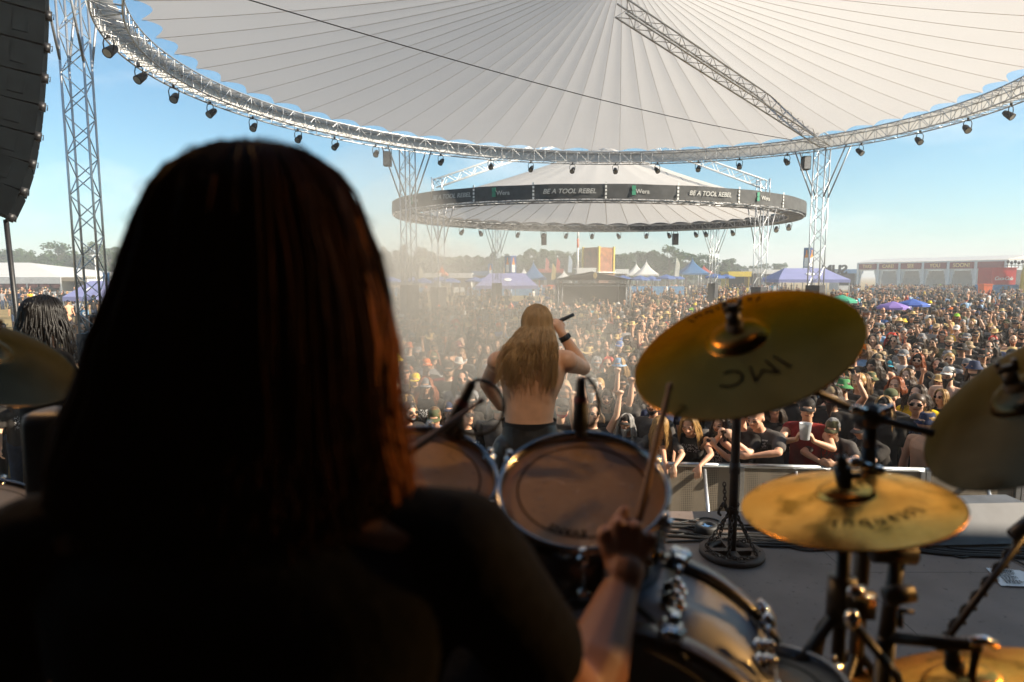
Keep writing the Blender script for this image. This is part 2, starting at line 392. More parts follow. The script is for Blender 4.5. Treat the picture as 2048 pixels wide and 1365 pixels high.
for i, x in enumerate((775, 1612)):
    t = nearest_t_px(fn1, x, 24, 60); p, q = fn1(t)
    r = thing('speaker', ('small black speaker box hung from the big canopy ring beside the tower near the drummer', 'small black speaker box hung from the big canopy ring beside the tower on the right')[i], 'speaker', p + Vector((0, 0, -.02)))
    b = MB(); b.box((0, 0, -.45), (.32, .35, .6)); sharp(b.build('cabinet', M['black_plastic'], r, local=True, smooth=False))
    MB().box((0, -.178, -.45), (.27, .01, .54)).build('grille', M['alu_dark'], r, local=True, smooth=False)
    MB().tube([(-.18, 0, -.3), (-.18, 0, 0), (.18, 0, 0), (.18, 0, -.3)], .015, 5).build('bracket', M['black'], r, local=True)
# second canopy further out, with the printed banner round its rim
H2 = 4.15; Z2 = CZ + H2
fn2 = ell_fn((1.628*H2, 11.7256*H2), (3.7495*H2, 3.0124*H2), (-.94414, -.32955), (-.32955, .94414), Z2)
cc2 = Vector((1.628*H2, 11.7256*H2, 0)); ap2 = at_y(1205, 296, cc2.y)
can2 = thing('canopy', 'smaller round white canopy farther back with a black printed banner around its rim', 'canopy', (cc2.x, cc2.y, 0))
b, seams = membrane(fn2, ap2, Z2 + .6, .7, 44, .22, hub=.5, sub=6, rows=10); b.build('roof_membrane', M['fabric'], can2)
b = MB()
for s in seams: b.tube(s, .022, 4)
b.build('seam', M['seam'], can2)
ring_truss(MB(), fn2, 120, 1.0, .55, .045, .02).build('ring_truss', M['alu_dark'], can2)
M['banner'] = mat('black_banner', (.050, .052, .054), .75, 0, .3, 3, bump=.4)
b = MB(); N = 240; vs = []
for k in range(N):
    p, o = fn2(2*pi*k/N); w = .05*sin(k*1.7) + .03*sin(k*.77)
    vs += [p + o*(.14+w) + Vector((0, 0, .08)), p + o*(.14-w*.6) + Vector((0, 0, .55)), p + o*.15 + Vector((0, 0, .90 + .01*sin(k*.6)))]
b.add(vs, [(3*k+i, 3*((k+1) % N)+i, 3*((k+1) % N)+i+1, 3*k+i+1) for k in range(N) for i in range(2)])
ban = b.build('rim_banner', M['banner'], can2)
M['banner_print'] = mat('banner_print', (.46, .46, .44), .7, 0, .1, 5)
M['green_print'] = mat('green_print', (.03, .24, .14), .7, 0, .1, 5)
M['strap'] = mat('white_strap', (.7, .7, .68), .6, 0, .1, 5)
def ring_text(txt, tc, size, mate, parent, fn, lift=.2, zc=.49, shear=0.0, gap=1.0):
    """curved lettering on the banner: mesh of a text curve wrapped round the ring, readable from outside"""
    cu = bpy.data.curves.new('lettering', 'FONT'); cu.body = txt; cu.size = size; cu.align_x = 'CENTER'; cu.align_y = 'CENTER'; cu.shear = shear; cu.space_character = gap
    cu.extrude = 0.004; cu.offset = .012*size
    ob = bpy.data.objects.new('lettering', cu); COL.objects.link(ob); bpy.context.view_layer.update()
    me = bpy.data.meshes.new_from_object(ob.evaluated_get(bpy.context.evaluated_depsgraph_get())); bpy.data.objects.remove(ob)
    p0, o0 = fn(tc); tan0 = Vector((-o0.y, o0.x, 0)); ds = (fn(tc+.001)[0] - p0); sg = 1 if ds.dot(tan0) > 0 else -1; sp = ds.length/.001
    off = Vector(parent.location); q = parent.parent
    while q is not None: off = off + q.location; q = q.parent
    for v in me.vertices:
        t = tc + sg*v.co.x/sp; p, o = fn(t); v.co = p + o*(lift + v.co.z) + Vector((0, 0, zc + v.co.y)) - off
    me.materials.clear(); me.materials.append(mate); return put('lettering', me, parent)
fr = [nearest_t_px(fn2, x, 30, 46) for x in (905, 1008, 1138, 1283, 1418)]
ring_text('BE A TOOL REBEL', fr[0], .36, M['banner_print'], ban, fn2, shear=.25); ring_text('BE A TOOL REBEL', fr[2], .37, M['banner_print'], ban, fn2, shear=.25)
ring_text('BE A TOOL REBEL', fr[4], .37, M['banner_print'], ban, fn2, shear=.25); ring_text('Wera', fr[1] , .34, M['banner_print'], ban, fn2); ring_text('Wera', fr[3], .34, M['banner_print'], ban, fn2)
rr = [nearest_t_px(fn2, x, 34, 50) for x in (1525, 1595, 834)]
ring_text('Wera', rr[0], .36, M['banner_print'], ban, fn2); ring_text('BE A TOOL REBEL', rr[1], .38, M['banner_print'], ban, fn2, shear=.25); ring_text('Wera', rr[2], .36, M['banner_print'], ban, fn2)
for px, lo in ((990, 30), (1265, 30), (1510, 30), (829, 30)):
    t = nearest_t_px(fn2, px, lo, 50); p, o = fn2(t); tn = Vector((-o.y, o.x, 0)); b = MB(); c = p + o*.2 + Vector((0, 0, .55))
    for s in (-1, 1): b.box(c + Vector((0, 0, s*.14)), (.22, .03, .24), Matrix((tn, o, Vector((0, 0, 1)))).transposed())
    b.box(c, (.12, .03, .1), Matrix((tn, o, Vector((0, 0, 1)))).transposed()); b.build('logo', M['green_print'], ban, smooth=False)
for px in (951, 1068, 1210, 1353, 1473, 1560):
    t = nearest_t_px(fn2, px, 30, 47); p, o = fn2(t); tn = Vector((-o.y, o.x, 0)); b = MB()
    for j in range(5): b.box(p + o*.19 + Vector((0, 0, .15+.2*j)), (.10, .02, .13), Matrix((tn, o, Vector((0, 0, 1)))).transposed())
    b.build('lacing', M['strap'], ban, smooth=False)
tw2 = [(nearest_t_px(fn2, 868, 30, 47), 'truss tower of the far canopy standing in front of the orange pagoda tent'), (nearest_t_px(fn2, 1533, 30, 50), 'truss tower of the far canopy beside the lilac pavilion tent on the right'),
       (nearest_t_px(fn2, 990, 50, 80), 'truss tower of the far canopy rising behind the lilac pavilion left of the black tent'), (nearest_t_px(fn2, 1433, 50, 80), 'truss tower of the far canopy standing before the yellow food stall')]
for i, (t, lb) in enumerate(tw2):
    tower(fn2, t, Z2, lb, w=.55, wrap=2.6, brace=2.2, group='towers carrying the far canopy', extra=0)
for t in (tw2[0][0], tw2[1][0]):
    p, o = fn2(t); c = p - o*.3
    b = MB(); truss_tri(b, c + Vector((0, 0, .4)), c + Vector((0, 0, 1.75)), .6, .035, .016, .6); b.build('tower_head', M['alu'], can2)
    b = MB(); truss_tri(b, c + Vector((0, 0, 1.45)), Vector((ap2.x, ap2.y, ap2.z + 1.6)), .5, .05, .022, .6); b.build('roof_truss', M['white_paint'], can2)
lamp1 = lamp_proto('stage_light', 'small stage lamp hung under the rim of the far canopy', 'stage lamps along the rim of the far canopy', 1.7)
lt = ring_marks(fn2, (918, 958, 1032, 1083, 1130, 1183, 1237, 1293, 1340, 1395, 1415, 1470, 1560, 1586), 48, 80)
for i, t in enumerate(lt):
    o = lamp1 if i == 0 else clone(lamp1); p, q = fn2(t); o.location = p - q*.3 + Vector((0, 0, -.1)); o.rotation_euler = (0, 0, random.uniform(-.5, .5))
for i, x in enumerate((1088, 1351)):
    p, q = fn2(nearest_t_px(fn2, x, 50, 80))
    r = thing('speaker', ('black speaker hung under the far canopy rim above the lilac pavilion', 'black speaker hung under the far canopy rim above the blue pagoda')[i], 'speaker', p + Vector((0, 0, -.05)))
    MB().box((0, 0, -.75), (.5, .5, 1.05)).build('cabinet', M['black_plastic'], r, local=True, smooth=False)
    MB().tube([(-.2, 0, -.3), (-.2, 0, 0), (.2, 0, 0), (.2, 0, -.3)], .03, 5).build('bracket', M['black'], r, local=True)
# ------------------------------------------------------------------ the far side of the field
def gx(px, Y): r = ray(px, 552); return r.x/r.y*Y
def gz(py, Y): r = ray(1024, py); return CZ + r.z/r.y*Y
def gp(px, Y): return Vector((gx(px, Y), Y, 0))
def pvc(name, c, tr=.3): return mat(name, c, .55, 0, .06, 1.5, trans=tr)
M['tent_blue'] = pvc('tent_blue', (.055, .17, .36)); M['tent_lilac'] = pvc('tent_lilac', (.30, .32, .58)); M['tent_white'] = pvc('tent_white', (.78, .77, .75)); M['tent_orange'] = pvc('tent_orange', (.72, .16, .04)); M['tent_red'] = pvc('tent_red', (.45, .07, .04))
M['blue_cloth'] = mat('blue_cloth', (.05, .22, .48), .8, 0, .3, 2.5, trans=.2, col2=(.16, .38, .6), contrast=(.42, .6))
M['parasol_blue'] = pvc('parasol_blue', (.045, .13, .42)); M['yellow'] = mat('yellow_paint', (.62, .45, .03), .5, 0, .1, 4); M['orange'] = mat('orange_plastic', (.80, .13, .02), .45, 0, .1, 4)
M['red'] = mat('red_paint', (.50, .012, .012), .4, 0, .12, 4); M['maroon'] = mat('maroon_panel', (.30, .055, .048), .6, 0, .15, 4); M['gold_print'] = mat('gold_print', (.95, .68, .28), .6, 0, .1, 6)
M['brown'] = mat('brown_mesh_cloth', (.16, .075, .04), .85, 0, .5, 1.6, col2=(.36, .16, .07), contrast=(.4, .62)); M['wood_dark'] = mat('dark_wood', (.14, .06, .035), .7, 0, .3, 3, scl=(1, 1, 6))
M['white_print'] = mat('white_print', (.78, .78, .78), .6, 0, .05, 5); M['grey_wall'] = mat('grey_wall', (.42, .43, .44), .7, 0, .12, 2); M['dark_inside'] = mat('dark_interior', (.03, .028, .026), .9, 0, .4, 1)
def text_mesh(txt, size, mate, M4, parent=None, name='lettering', shear=0, gap=1.0, ext=.01, off=.0, scx=1.0):
    cu = bpy.data.curves.new(name, 'FONT'); cu.body = txt; cu.size = size; cu.align_x = 'CENTER'; cu.align_y = 'CENTER'; cu.shear = shear; cu.space_character = gap; cu.extrude = ext; cu.offset = off
    ob = bpy.data.objects.new(name, cu); COL.objects.link(ob); bpy.context.view_layer.update()
    me = bpy.data.meshes.new_from_object(ob.evaluated_get(bpy.context.evaluated_depsgraph_get())); bpy.data.objects.remove(ob)
    o = Vector((0, 0, 0)); q = parent
    while q is not None: o = o + q.location; q = q.parent
    for v in me.vertices: v.co = M4 @ Vector((v.co.x*scx, v.co.y, v.co.z)) - o
    me.materials.clear(); me.materials.append(mate); return put(name, me, parent)
def facing(p, n):                                              # letters on a plane at p, readable from the side n points to
    n = Vector(n).normalized(); x = Vector((0, 0, 1)).cross(n).normalized(); return frame(p, n, x)
CAMV = lambda p: Vector((-p[0], -p[1], 0)).normalized()
def pagoda(px, Y, wpx, eave, peak, mate, label, logo=False, group=None):
    c = gp(px, Y); w = wpx/F*Y/2; ze = gz(eave, Y); zp = gz(peak, Y)
    r = thing('pagoda_tent', label, 'tent', c, group); b = MB(); n = 4; R = 10; vs = []
    for i in range(R+1):
        s = i/R; k = (1-s)**1.7*.97 + .03*(1-s); z = ze + (zp-ze)*s
        for j in range(4):
            for q in range(4):
                cs = [(-1,-1), (1,-1), (1,1), (-1,1)]; a = Vector(cs[j]); d = Vector(cs[(j+1) % 4]); e = a.lerp(d, q/4)
                vs.append(c + Vector((e.x*w*max(k, .012), e.y*w*max(k, .012), z)))
    b.add(vs, [(i*16+j, i*16+(j+1) % 16, (i+1)*16+(j+1) % 16, (i+1)*16+j) for i in range(R) for j in range(16)])
    b.build('tent_roof', mate, r)
    b = MB()
    for sx, sy in ((1, 0), (-1, 0), (0, 1), (0, -1)): b.box(c + Vector((sx*w, sy*w, ze-.15)), (.04 if sx else 2*w, .04 if sy else 2*w, .3))
    b.build('valance', mate, r, smooth=False)
    for sx in (-1, 1):
        for sy in (-1, 1): MB().cyl(c + Vector((sx*w*.97, sy*w*.97, 0)), c + Vector((sx*w*.97, sy*w*.97, ze)), .05, n=6).build('pole', M['alu'], r)
    if logo:
        MB().ball(c + Vector((-.05*w, -w*.50, ze + (zp-ze)*.27)), (w*.17, .03, w*.2), 14, 8, Matrix.Rotation(radians(-38), 3, 'X')).build('emblem', M['white_print'], r)
    MB().ball(c + Vector((0, 0, zp)), (.07, .07, .14), 8, 6).build('finial', M['alu'], r)
    return r
pagoda(1067, 118, 50, 557, 522, M['tent_blue'], 'blue pagoda tent with pale emblem, left of the brown banner tower', True)
pagoda(1384, 122, 54, 547, 516, M['tent_blue'], 'blue pagoda tent with pale emblem, right of the white pagoda tents', True)
pagoda(1292, 132, 42, 549, 521, M['tent_white'], 'taller of two white pagoda tents right of the brown banner tower'); pagoda(1272, 140, 38, 549, 526, M['tent_white'], 'lower white pagoda tent tucked behind the taller white one')
pagoda(884, 140, 24, 549, 531, M['tent_orange'], 'small orange pagoda tent behind blue parasols'); pagoda(1407, 150, 30, 546, 530, M['tent_red'], 'red pointed tent peeping out behind the blue pagoda')
pagoda(1048, 150, 18, 550, 536, M['tent_white'], 'small white peaked tent behind the left blue pagoda'); pagoda(1128, 125, 26, 556, 541, M['tent_white'], 'small white tent just left of the brown banner tower')
def popup(px, Y, wpx, eave, ridge, label, depth=5, mate=None):
    c = gp(px, Y); w = wpx/F*Y/2; ze = gz(eave, Y); zr = gz(ridge, Y); d = depth/2; mate = mate or M['tent_lilac']
    r = thing('pavilion_tent', label, 'tent', c); P = lambda x, y, z: c + Vector((x*w, y*d, z))
    b = MB(); k = .58
    b.add([P(-1,-1,ze), P(1,-1,ze), P(1,1,ze), P(-1,1,ze), P(-k,0,zr), P(k,0,zr), P(-.8,-.5,ze+(zr-ze)*.45), P(.8,-.5,ze+(zr-ze)*.45)], [(0,1,7,6), (6,7,5,4), (1,2,5,7), (2,3,4,5), (3,0,6,4)])
    b.build('tent_roof', mate, r, smooth=False)
    b = MB()
    for s in (-1, 1): b.box(P(0, s, ze-.17), (2*w, .03, .34)); b.box(P(s, 0, ze-.17), (.03, 2*d-.06, .34))
    b.build('valance', mate, r, smooth=False)
    for sx in (-1, 0, 1):
        for sy in (-1, 1): MB().box(P(sx*.98, sy*.97, ze/2), (.07, .07, ze)).build('pole', M['alu'], r, smooth=False)
    nrm = Vector((0, -(zr-ze), d)).normalized(); MB().ball(P(.02, -.52, ze+(zr-ze)*.48), (w*.13, .35, .02), 14, 6, Matrix.Rotation(atan2(zr-ze, d), 3, 'X')).build('emblem', M['white_print'], r)
    return r
popup(1014, 70, 120, 571, 547, 'lilac pavilion tent with pale emblem left of the black mixing tent'); popup(1608, 70, 138, 559, 537, 'lilac pavilion tent with pale emblem behind the right truss tower')
popup(196, 52, 62, 592, 562, 'lilac pavilion tent half hidden behind the left truss tower')
# black mixing tent in the middle of the crowd
Y = 42; c = gp(1189, Y); w = 4.55/2; zt = gz(573, Y); zT = gz(560, Y)
r = thing('mixing_tent', 'black open fronted mixing tent with silver truss frame in the middle of the crowd', 'tent', c)
for sx in (-1, 1):
    for sy in (0, 3.2): truss_tri(MB(), c + Vector((sx*w, sy, 0)), c + Vector((sx*w, sy, zT)), .26, .025, .012, .3).build('leg', M['alu_dark'], r)
b = MB(); truss_tri(b, c + Vector((-w, 0, (zt+zT)/2)), c + Vector((w, 0, (zt+zT)/2)), zT-zt-.05, .025, .013, .36, x=Vector((0, 0, 1))); b.build('front_beam', M['alu_dark'], r)
b = MB(); za = gz(549, Y); P = lambda x, y, z: c + Vector((x*w, y, z))
b.add([P(-1.1,-.3,zT), P(1.1,-.3,zT), P(1.1,3.5,zT), P(-1.1,3.5,zT), P(0,1.6,za+.2), P(0,-.1,za+.1)], [(0,1,5), (1,2,4,5), (2,3,4), (3,0,5,4)]); b.build('tent_roof', M['black_cloth'], r, smooth=False)
b = MB(); b.box(P(0, 3.3, 1.4), (2*w, .06, 2.8)); b.box(P(-1.0, 1.7, 1.4), (.05, 3.1, 2.75)); b.box(P(1.0, 1.7, 1.4), (.05, 3.1, 2.75)); b.build('side_cloth', M['black_cloth'], r, smooth=False)
b = MB(); b.box(P(0, .5, .5), (2*w-.4, .1, 1.0)); b.build('front_cloth', M['black_cloth'], r, smooth=False)
b = MB(); b.box(P(-.1, 1.2, 1.25), (2.4, .7, .12)); b.box(P(-.1, 1.2, .6), (2.2, .5, 1.2)); b.build('mixing_desk', M['black_plastic'], r, smooth=False)
MB().ball(P(0, -.35, zT+.28), (.14, .06, .22), 8, 6).build('emblem', M['gold_print'], r)
# brown banner tower
Y = 112; c = gp(1196, Y); zt = gz(496, Y); zb = gz(549, Y)
r = thing('banner_tower', 'square brown scaffold tower wrapped in printed netting behind the black mixing tent', 'tower', c); Rm = Matrix.Rotation(radians(40), 3, 'Z'); w = 1.85
b = MB(); b.box(c + Vector((0, 0, (zt+zb)/2)), (2*w, 2*w, zt-zb), Rm); b.build('netting', M['brown'], r, smooth=False)
b = MB(); b.box(c + Vector((0, 0, zb/2)), (2*w+.5, 2*w+.5, zb-.01), Rm); b.build('base', M['wood_dark'], r, smooth=False)
for sx in (-1, 1):
    for sy in (-1, 1): MB().box(c + Rm @ Vector((sx*(w+.06), sy*(w+.06), (zt+zb)/2)), (.3, .3, zt-zb+.3), Rm).build('corner_post', M['yellow'], r, smooth=False)
for k in (-1, 1):
    nrm = Rm @ Vector((0, -1, 0)) if k > 0 else Rm @ Vector((-1, 0, 0)); x = Vector((0, 0, 1)).cross(nrm); b = MB()
    for i in range(7):
        for j in range(4):
            p = c + nrm*(w+.03) + x*(-1.2+.8*j) + Vector((0, 0, zb+.5+.42*i)); b.box(p, (.5*random.uniform(.5, 1.1), .02, .16), Matrix((x, -nrm, Vector((0, 0, 1)))).transposed())
    b.build('printed_lines', M['maroon'], r, smooth=False)
b = MB(); b.box(c + Vector((0, 0, gz(545, Y))), (2*w+.7, 2*w+.7, .16), Rm); b.build('ledge', M['white_paint'], r, smooth=False)
Y = 118; c = gp(1155, Y)
r = thing('mast', 'tall white mast with one orange section beside the brown banner tower', 'mast', c)
for y0, y1, mm in ((552, 496, 'white_paint'), (496, 478, 'orange'), (478, 455, 'white_paint')): MB().cyl(c + Vector((0, 0, gz(y0, Y))), c + Vector((0, 0, gz(y1, Y))), .19, n=8).build('section', M[mm], r)
MB().cyl(c, c + Vector((0, 0, gz(552, Y))), .25, n=8).build('foot', M['alu_dark'], r)
# blue banner boards with bottles
def bottle_board(px, Y, wpx, y0, y1, faces, label):
    c = gp(px, Y); w = wpx/F*Y; z0, z1 = gz(y1, Y), gz(y0, Y); r = thing('banner_board', label, 'banner', c); fw = w/faces
    for k in range(faces):
        p = c + Vector((-w/2 + fw*(k+.5), 0, (z0+z1)/2)); ang = radians(14)*(1 if k else -1) if faces > 1 else 0; Rm = rotz(ang)
        f = MB().box(p, (fw*.97, .12, z1-z0), Rm).build('panel', M['parasol_blue'] if k else M['tent_blue'], r, smooth=False)
        H = (z1-z0)*.9; s = H; q = p + Vector((0, 0, -H/2)); b = MB()
        prof = [(.001, 0), (.105, 0), (.115, .1), (.115, .5), (.09, .6), (.045, .72), (.04, .93), (.05, .94), (.05, 1), (.001, 1)]
        for seg, mm, nm in ((prof[:4], 'white_print', 'printed_bottle'), (prof[3:7], 'orange_print', 'printed_neck')):
            b = MB(); pts = [(x*s*.9, z*s) for x, z in seg]; n = len(pts)
            vs = [q + Rm @ Vector((x, -.075, z)) for x, z in pts] + [q + Rm @ Vector((-x, -.075, z)) for x, z in pts]
            b.add(vs, [(i, i+1, n+i+1, n+i) for i in range(n-1)]); b.build(nm, M[mm], f, smooth=False)
    for sx in (-1, 1): MB().cyl(c + Vector((sx*w*.42, .2, 0)), c + Vector((sx*w*.42, .2, z1)), .06, n=6).build('post', M['alu_dark'], r)
M['orange_print'] = mat('orange_print', (.75, .26, .02), .6, 0, .2, 3)
bottle_board(1021, 98, 23, 512, 547, 2, 'tall blue banner board with two printed bottles above the lilac pavilion'); bottle_board(1616, 80, 20, 496, 536, 2, 'tall blue banner board with printed bottles beside the right truss tower')
bottle_board(981, 112, 10, 528, 553, 1, 'narrow blue banner board with printed bottle left of the two bottle board'); bottle_board(212, 62, 12, 545, 572, 1, 'blue bottle banner board just right of the left truss tower')
# beach flags, lamp post
def beach_flag(px, Y, y0, y1, col, label, lean=.12):
    c = gp(px, Y); z1, z0 = gz(y0, Y), gz(y1, Y); r = thing('beach_flag', label, 'flag', c); b = MB()
    b.tube([c + Vector((lean*2*(i/8)**3, 0, z1*i/8)) for i in range(9)], .03, 5); b.build('pole', M['alu_dark'], r)
    b = MB(); n = 8; vs = []
    for i in range(n+1):
        z = z0 + (z1-z0)*i/n; w = .75*(1 - max(0, i/n-.7)/.3*.75); x0 = lean*2*(z/z1)**3
        vs += [c + Vector((x0+.03, .0, z)), c + Vector((x0+.03+w*.5, .06*sin(i), z-.04)), c + Vector((x0+.03+w, .0, z-.08))]
    b.add(vs, [(3*i+j, 3*i+j+1, 3*i+j+4, 3*i+j+3) for i in range(n) for j in range(2)]); b.build('sail', col, r)
beach_flag(1089, 120, 516, 541, pvc('flag_pink', (.7, .25, .2)), 'pink beach flag left of the white mast'); beach_flag(1111, 124, 516, 541, pvc('flag_red', (.62, .12, .1)), 'red beach flag between the pink flag and the mast')
beach_flag(1135, 120, 511, 545, pvc('flag_white', (.6, .7, .8)), 'tall white and blue beach flag close to the mast'); beach_flag(1102, 110, 527, 560, pvc('flag_yellow', (.65, .5, .2)), 'yellowish beach flag beside the left blue pagoda')
beach_flag(1349, 110, 516, 553, pvc('flag_cream', (.75, .72, .6)), 'cream beach flag between white pagodas and the right blue pagoda'); beach_flag(837, 108, 533, 570, pvc('flag_sand', (.7, .62, .45)), 'sand coloured beach flag beside the drummer above blue parasols')
beach_flag(1005, 116, 536, 556, pvc('flag_gold', (.6, .45, .2)), 'small gold flag beside the two bottle banner board')
c = gp(192, 90); r = thing('lamp_post', 'slim white lamp post seen through the left truss tower', 'lamp post', c)
MB().cyl(c, c + Vector((0, 0, gz(511, 90))), .07, .05, n=8).build('pole', M['white_paint'], r)
b = MB()
for s in (-1, 1): b.box(c + Vector((s*.35, 0, gz(511, 90))), (.4, .2, .12))
b.build('lamp_head', M['white_paint'], r, smooth=False)
# stalls
def stall(px, Y, wpx, ytop, ybot, depth, walls, roofm, label, cat='stall', openf=True, sign=None, name='market_stall'):
    c = gp(px, Y); w = wpx/F*Y; z = gz(ytop, Y); r = thing(name, label, cat, c)
    b = MB(); b.box(c + Vector((0, depth, z/2)), (w, .1, z)); b.box(c + Vector((-w/2+.05, depth/2, z/2)), (.1, depth-.1, z)); b.box(c + Vector((w/2-.05, depth/2, z/2)), (.1, depth-.1, z)); b.box(c + Vector((0, 0, .5)), (w-.2, .1, 1.0)); b.build('wall', walls, r, smooth=False)
    b = MB(); b.box(c + Vector((0, depth/2-.1, z+.12)), (w+.5, depth+.8, .22)); b.build('roof', roofm, r, smooth=False)
    b = MB(); b.box(c + Vector((0, -.5, z-.35)), (w+.3, .06, .7)); b.build('fascia', roofm, r, smooth=False)
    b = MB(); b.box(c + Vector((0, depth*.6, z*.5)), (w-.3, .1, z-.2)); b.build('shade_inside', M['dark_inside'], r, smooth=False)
    if sign: text_mesh(sign[0], sign[1], sign[2], facing(c + Vector((0, -.55, z-.35)), (0, -1, 0)), r)
    return r
stall(921, 122, 42, 549, 575, 4, M['white_paint'], M['tent_white'], 'white stall with dark open front behind the blue fence'); stall(1478, 116, 42, 546, 573, 4, M['yellow'], M['yellow'], 'bright yellow food stall behind the far truss tower')
stall(1102, 150, 46, 540, 562, 4, M['tent_red'], M['tent_red'], 'red stall with white lettering behind the beach flags', sign=None); stall(1172, 105, 34, 539, 575, 4, M['grey_wall'], M['white_paint'], 'grey cabin with pale roof left of the brown banner tower')
stall(1240, 128, 30, 541, 565, 4, M['white_paint'], M['white_paint'], 'white cabin just right of the brown banner tower'); stall(1510, 124, 26, 540, 566, 4, M['white_paint'], M['grey_wall'], 'white box trailer right of the yellow food stall')
stall(1545, 135, 34, 542, 566, 4, M['grey_wall'], M['tent_white'], 'pale stall behind the left end of the right lilac pavilion'); stall(862, 135, 30, 549, 570, 4, M['grey_wall'], M['tent_white'], 'low grey stall beside the orange pagoda'); stall(962, 132, 32, 545, 566, 4, M['grey_wall'], M['tent_blue'], 'blue roofed stall left of the narrow bottle banner')
stall(1700, 140, 44, 541, 566, 4, M['grey_wall'], M['tent_blue'], 'low blue roofed stall left of the long white marquee')
stall(145, 92, 56, 553, 588, 5, M['white_paint'], M['tent_white'], 'white flat roofed stall right of the big white tent'); stall(200, 96, 46, 553, 584, 5, M['white_paint'], M['tent_white'], 'white stall behind the lilac pavilion by the left tower')
# row of white hospitality bays, sign panel on each
A = Vector((gx(1716, 128), 128, 0)); B = Vector((gx(2012, 100), 100, 0)); dv = (B-A)/6; ux = dv.normalized(); nv = Vector((0, 0, 1)).cross(ux); nv = nv if nv.x < 0 else -nv
r = thing('marquee', 'long white open marquee with a row of maroon sign panels along its front', 'marquee', A); bl = dv.length; RM = Matrix((ux, -nv, Vector((0, 0, 1)))).transposed()
for i in range(7):
    p = A + dv*i; MB().box(p + Vector((0, 0, 2.9)), (.5, .3, 5.8), RM).build('column', M['white_paint'], r, smooth=False)
for i, wd in enumerate(('TAKE', 'CARE!', 'SEE', 'YOU', 'SOON!', '')):
    p = A + dv*(i+.5)
    s = MB().box(p + nv*.2 + Vector((0, 0, 5.0)), (bl-.62, .1, 1.1), RM).build('sign_panel', M['maroon'], r, smooth=False)
    if wd: text_mesh(wd, .95, M['gold_print'], facing(p + nv*.27 + Vector((0, 0, 5.0)), nv), s, off=.02)
    MB().box(p + Vector((0, 0, 5.0)), (bl-.02, .16, 1.6), RM).build('fascia', M['white_paint'], r, smooth=False)
    for sx in (-1, 1):
        b = MB()
        for j in range(6):
            z0 = 4.2 - .7*j; k = 1.0 - .6*sin(pi*min(1, j/5.)*.9)
            b.box(p + ux*(sx*(bl/2-.25-.35*k)) + nv*-.1 + Vector((0, 0, z0-.35)), (.7*k, .12, .7), RM)
        b.build('curtain', M['tent_white'], r, smooth=False)
    MB().box(p - nv*6 + Vector((0, 0, 2.1)), (bl, .1, 4.2), RM).build('back_wall', M['grey_wall'] if i % 2 else M['brown_canvas'] if 'brown_canvas' in M else M['grey_wall'], r, smooth=False)
b = MB(); P = lambda s, n, z: A + (B-A)*s - nv*n + Vector((0, 0, z))
b.add([P(-.01, -.3, 5.85), P(1.01, -.3, 5.85), P(1.01, 4, 6.6), P(-.01, 4, 6.6), P(1.01, 8, 5.85), P(-.01, 8, 5.85)], [(0,1,2,3), (3,2,4,5), (0,3,5), (1,4,2)]); b.build('roof', M['tent_white'], r, smooth=False)
# red drinks container on its plinth
Y = 86; c = gp(2008, Y); z0, z1 = gz(570, Y), gz(537, Y); w = 48/F*Y
r = thing('drinks_kiosk', 'red drinks kiosk with white script lettering raised on a blue wrapped base', 'kiosk', c)
b = MB(); b.box(c + Vector((0, 1.3, (z0+z1)/2)), (w, 2.6, z1-z0))
for i in range(14): b.box(c + Vector((w/2+.03, .1+i*.18, (z0+z1)/2)), (.06, .09, z1-z0-.1))
b.build('body', M['red'], r, smooth=False)
b = MB(); b.box(c + Vector((0, 1.2, z0/2)), (w*1.15, 3.0, z0-.01)); b.build('base_wrap', M['blue_cloth'], r, smooth=False)
text_mesh('Coca-Cola', .68, M['white_print'], facing(c + Vector((-.05, -.03, z0+.85)), (0, -1, 0)), r, shear=.35, off=.012, gap=.85)
MB().box(c + Vector((0, 1.3, z1+.05)), (w+.2, 2.8, .1)).build('roof', M['red'], r, smooth=False)
b = MB(); c2 = gp(2030, 88)
for i in range(5): b.ball(c2 + Vector((-1.1+.5*i, 0, gz(524+2*(i % 2), 88))), (.2, .2, .25), 8, 6); b.cyl(c2 + Vector((-1.1+.5*i, 0, gz(526, 88))), c2 + Vector((-1.1+.5*i, 0, gz(536, 88))), .04, n=5)
b.box(c2 + Vector((-.1, 0, gz(531, 88))), (2.6, .08, .08)); tag(b.build('floodlight_rack', M['black']), 'black rack of floodlights on top of the red drinks kiosk', 'light rack')
c = gp(2062, 84); r = thing('inflatable_arch', 'blue and yellow inflatable arch at the right edge beside the red kiosk', 'arch', c)
b = MB(); b.tube([c + Vector((-.4 + 2.4*(1-cos(t)), 0, 7.3*sin(t)**.8)) for t in np.linspace(0.02, pi-.02, 16)], .75, 12); b.build('tube', M['tent_blue'], r)
b = MB(); b.tube([c + Vector((-.42, 0, .1)), c + Vector((-.35, 0, 3.2)), c + Vector((-.05, 0, 4.9))], .82, 12); b.build('sleeve', M['yellow'], r)
text_mesh('SUM', 2.1, M['black_plastic'], facing(gp(1668, 100) + Vector((0, 0, gz(541, 100))), (0, 1, 0)), None, 'letter_sign', ext=.15, off=.04)
tag(bpy.data.objects['letter_sign'], 'big black letters seen from behind above the right lilac pavilion', 'sign')
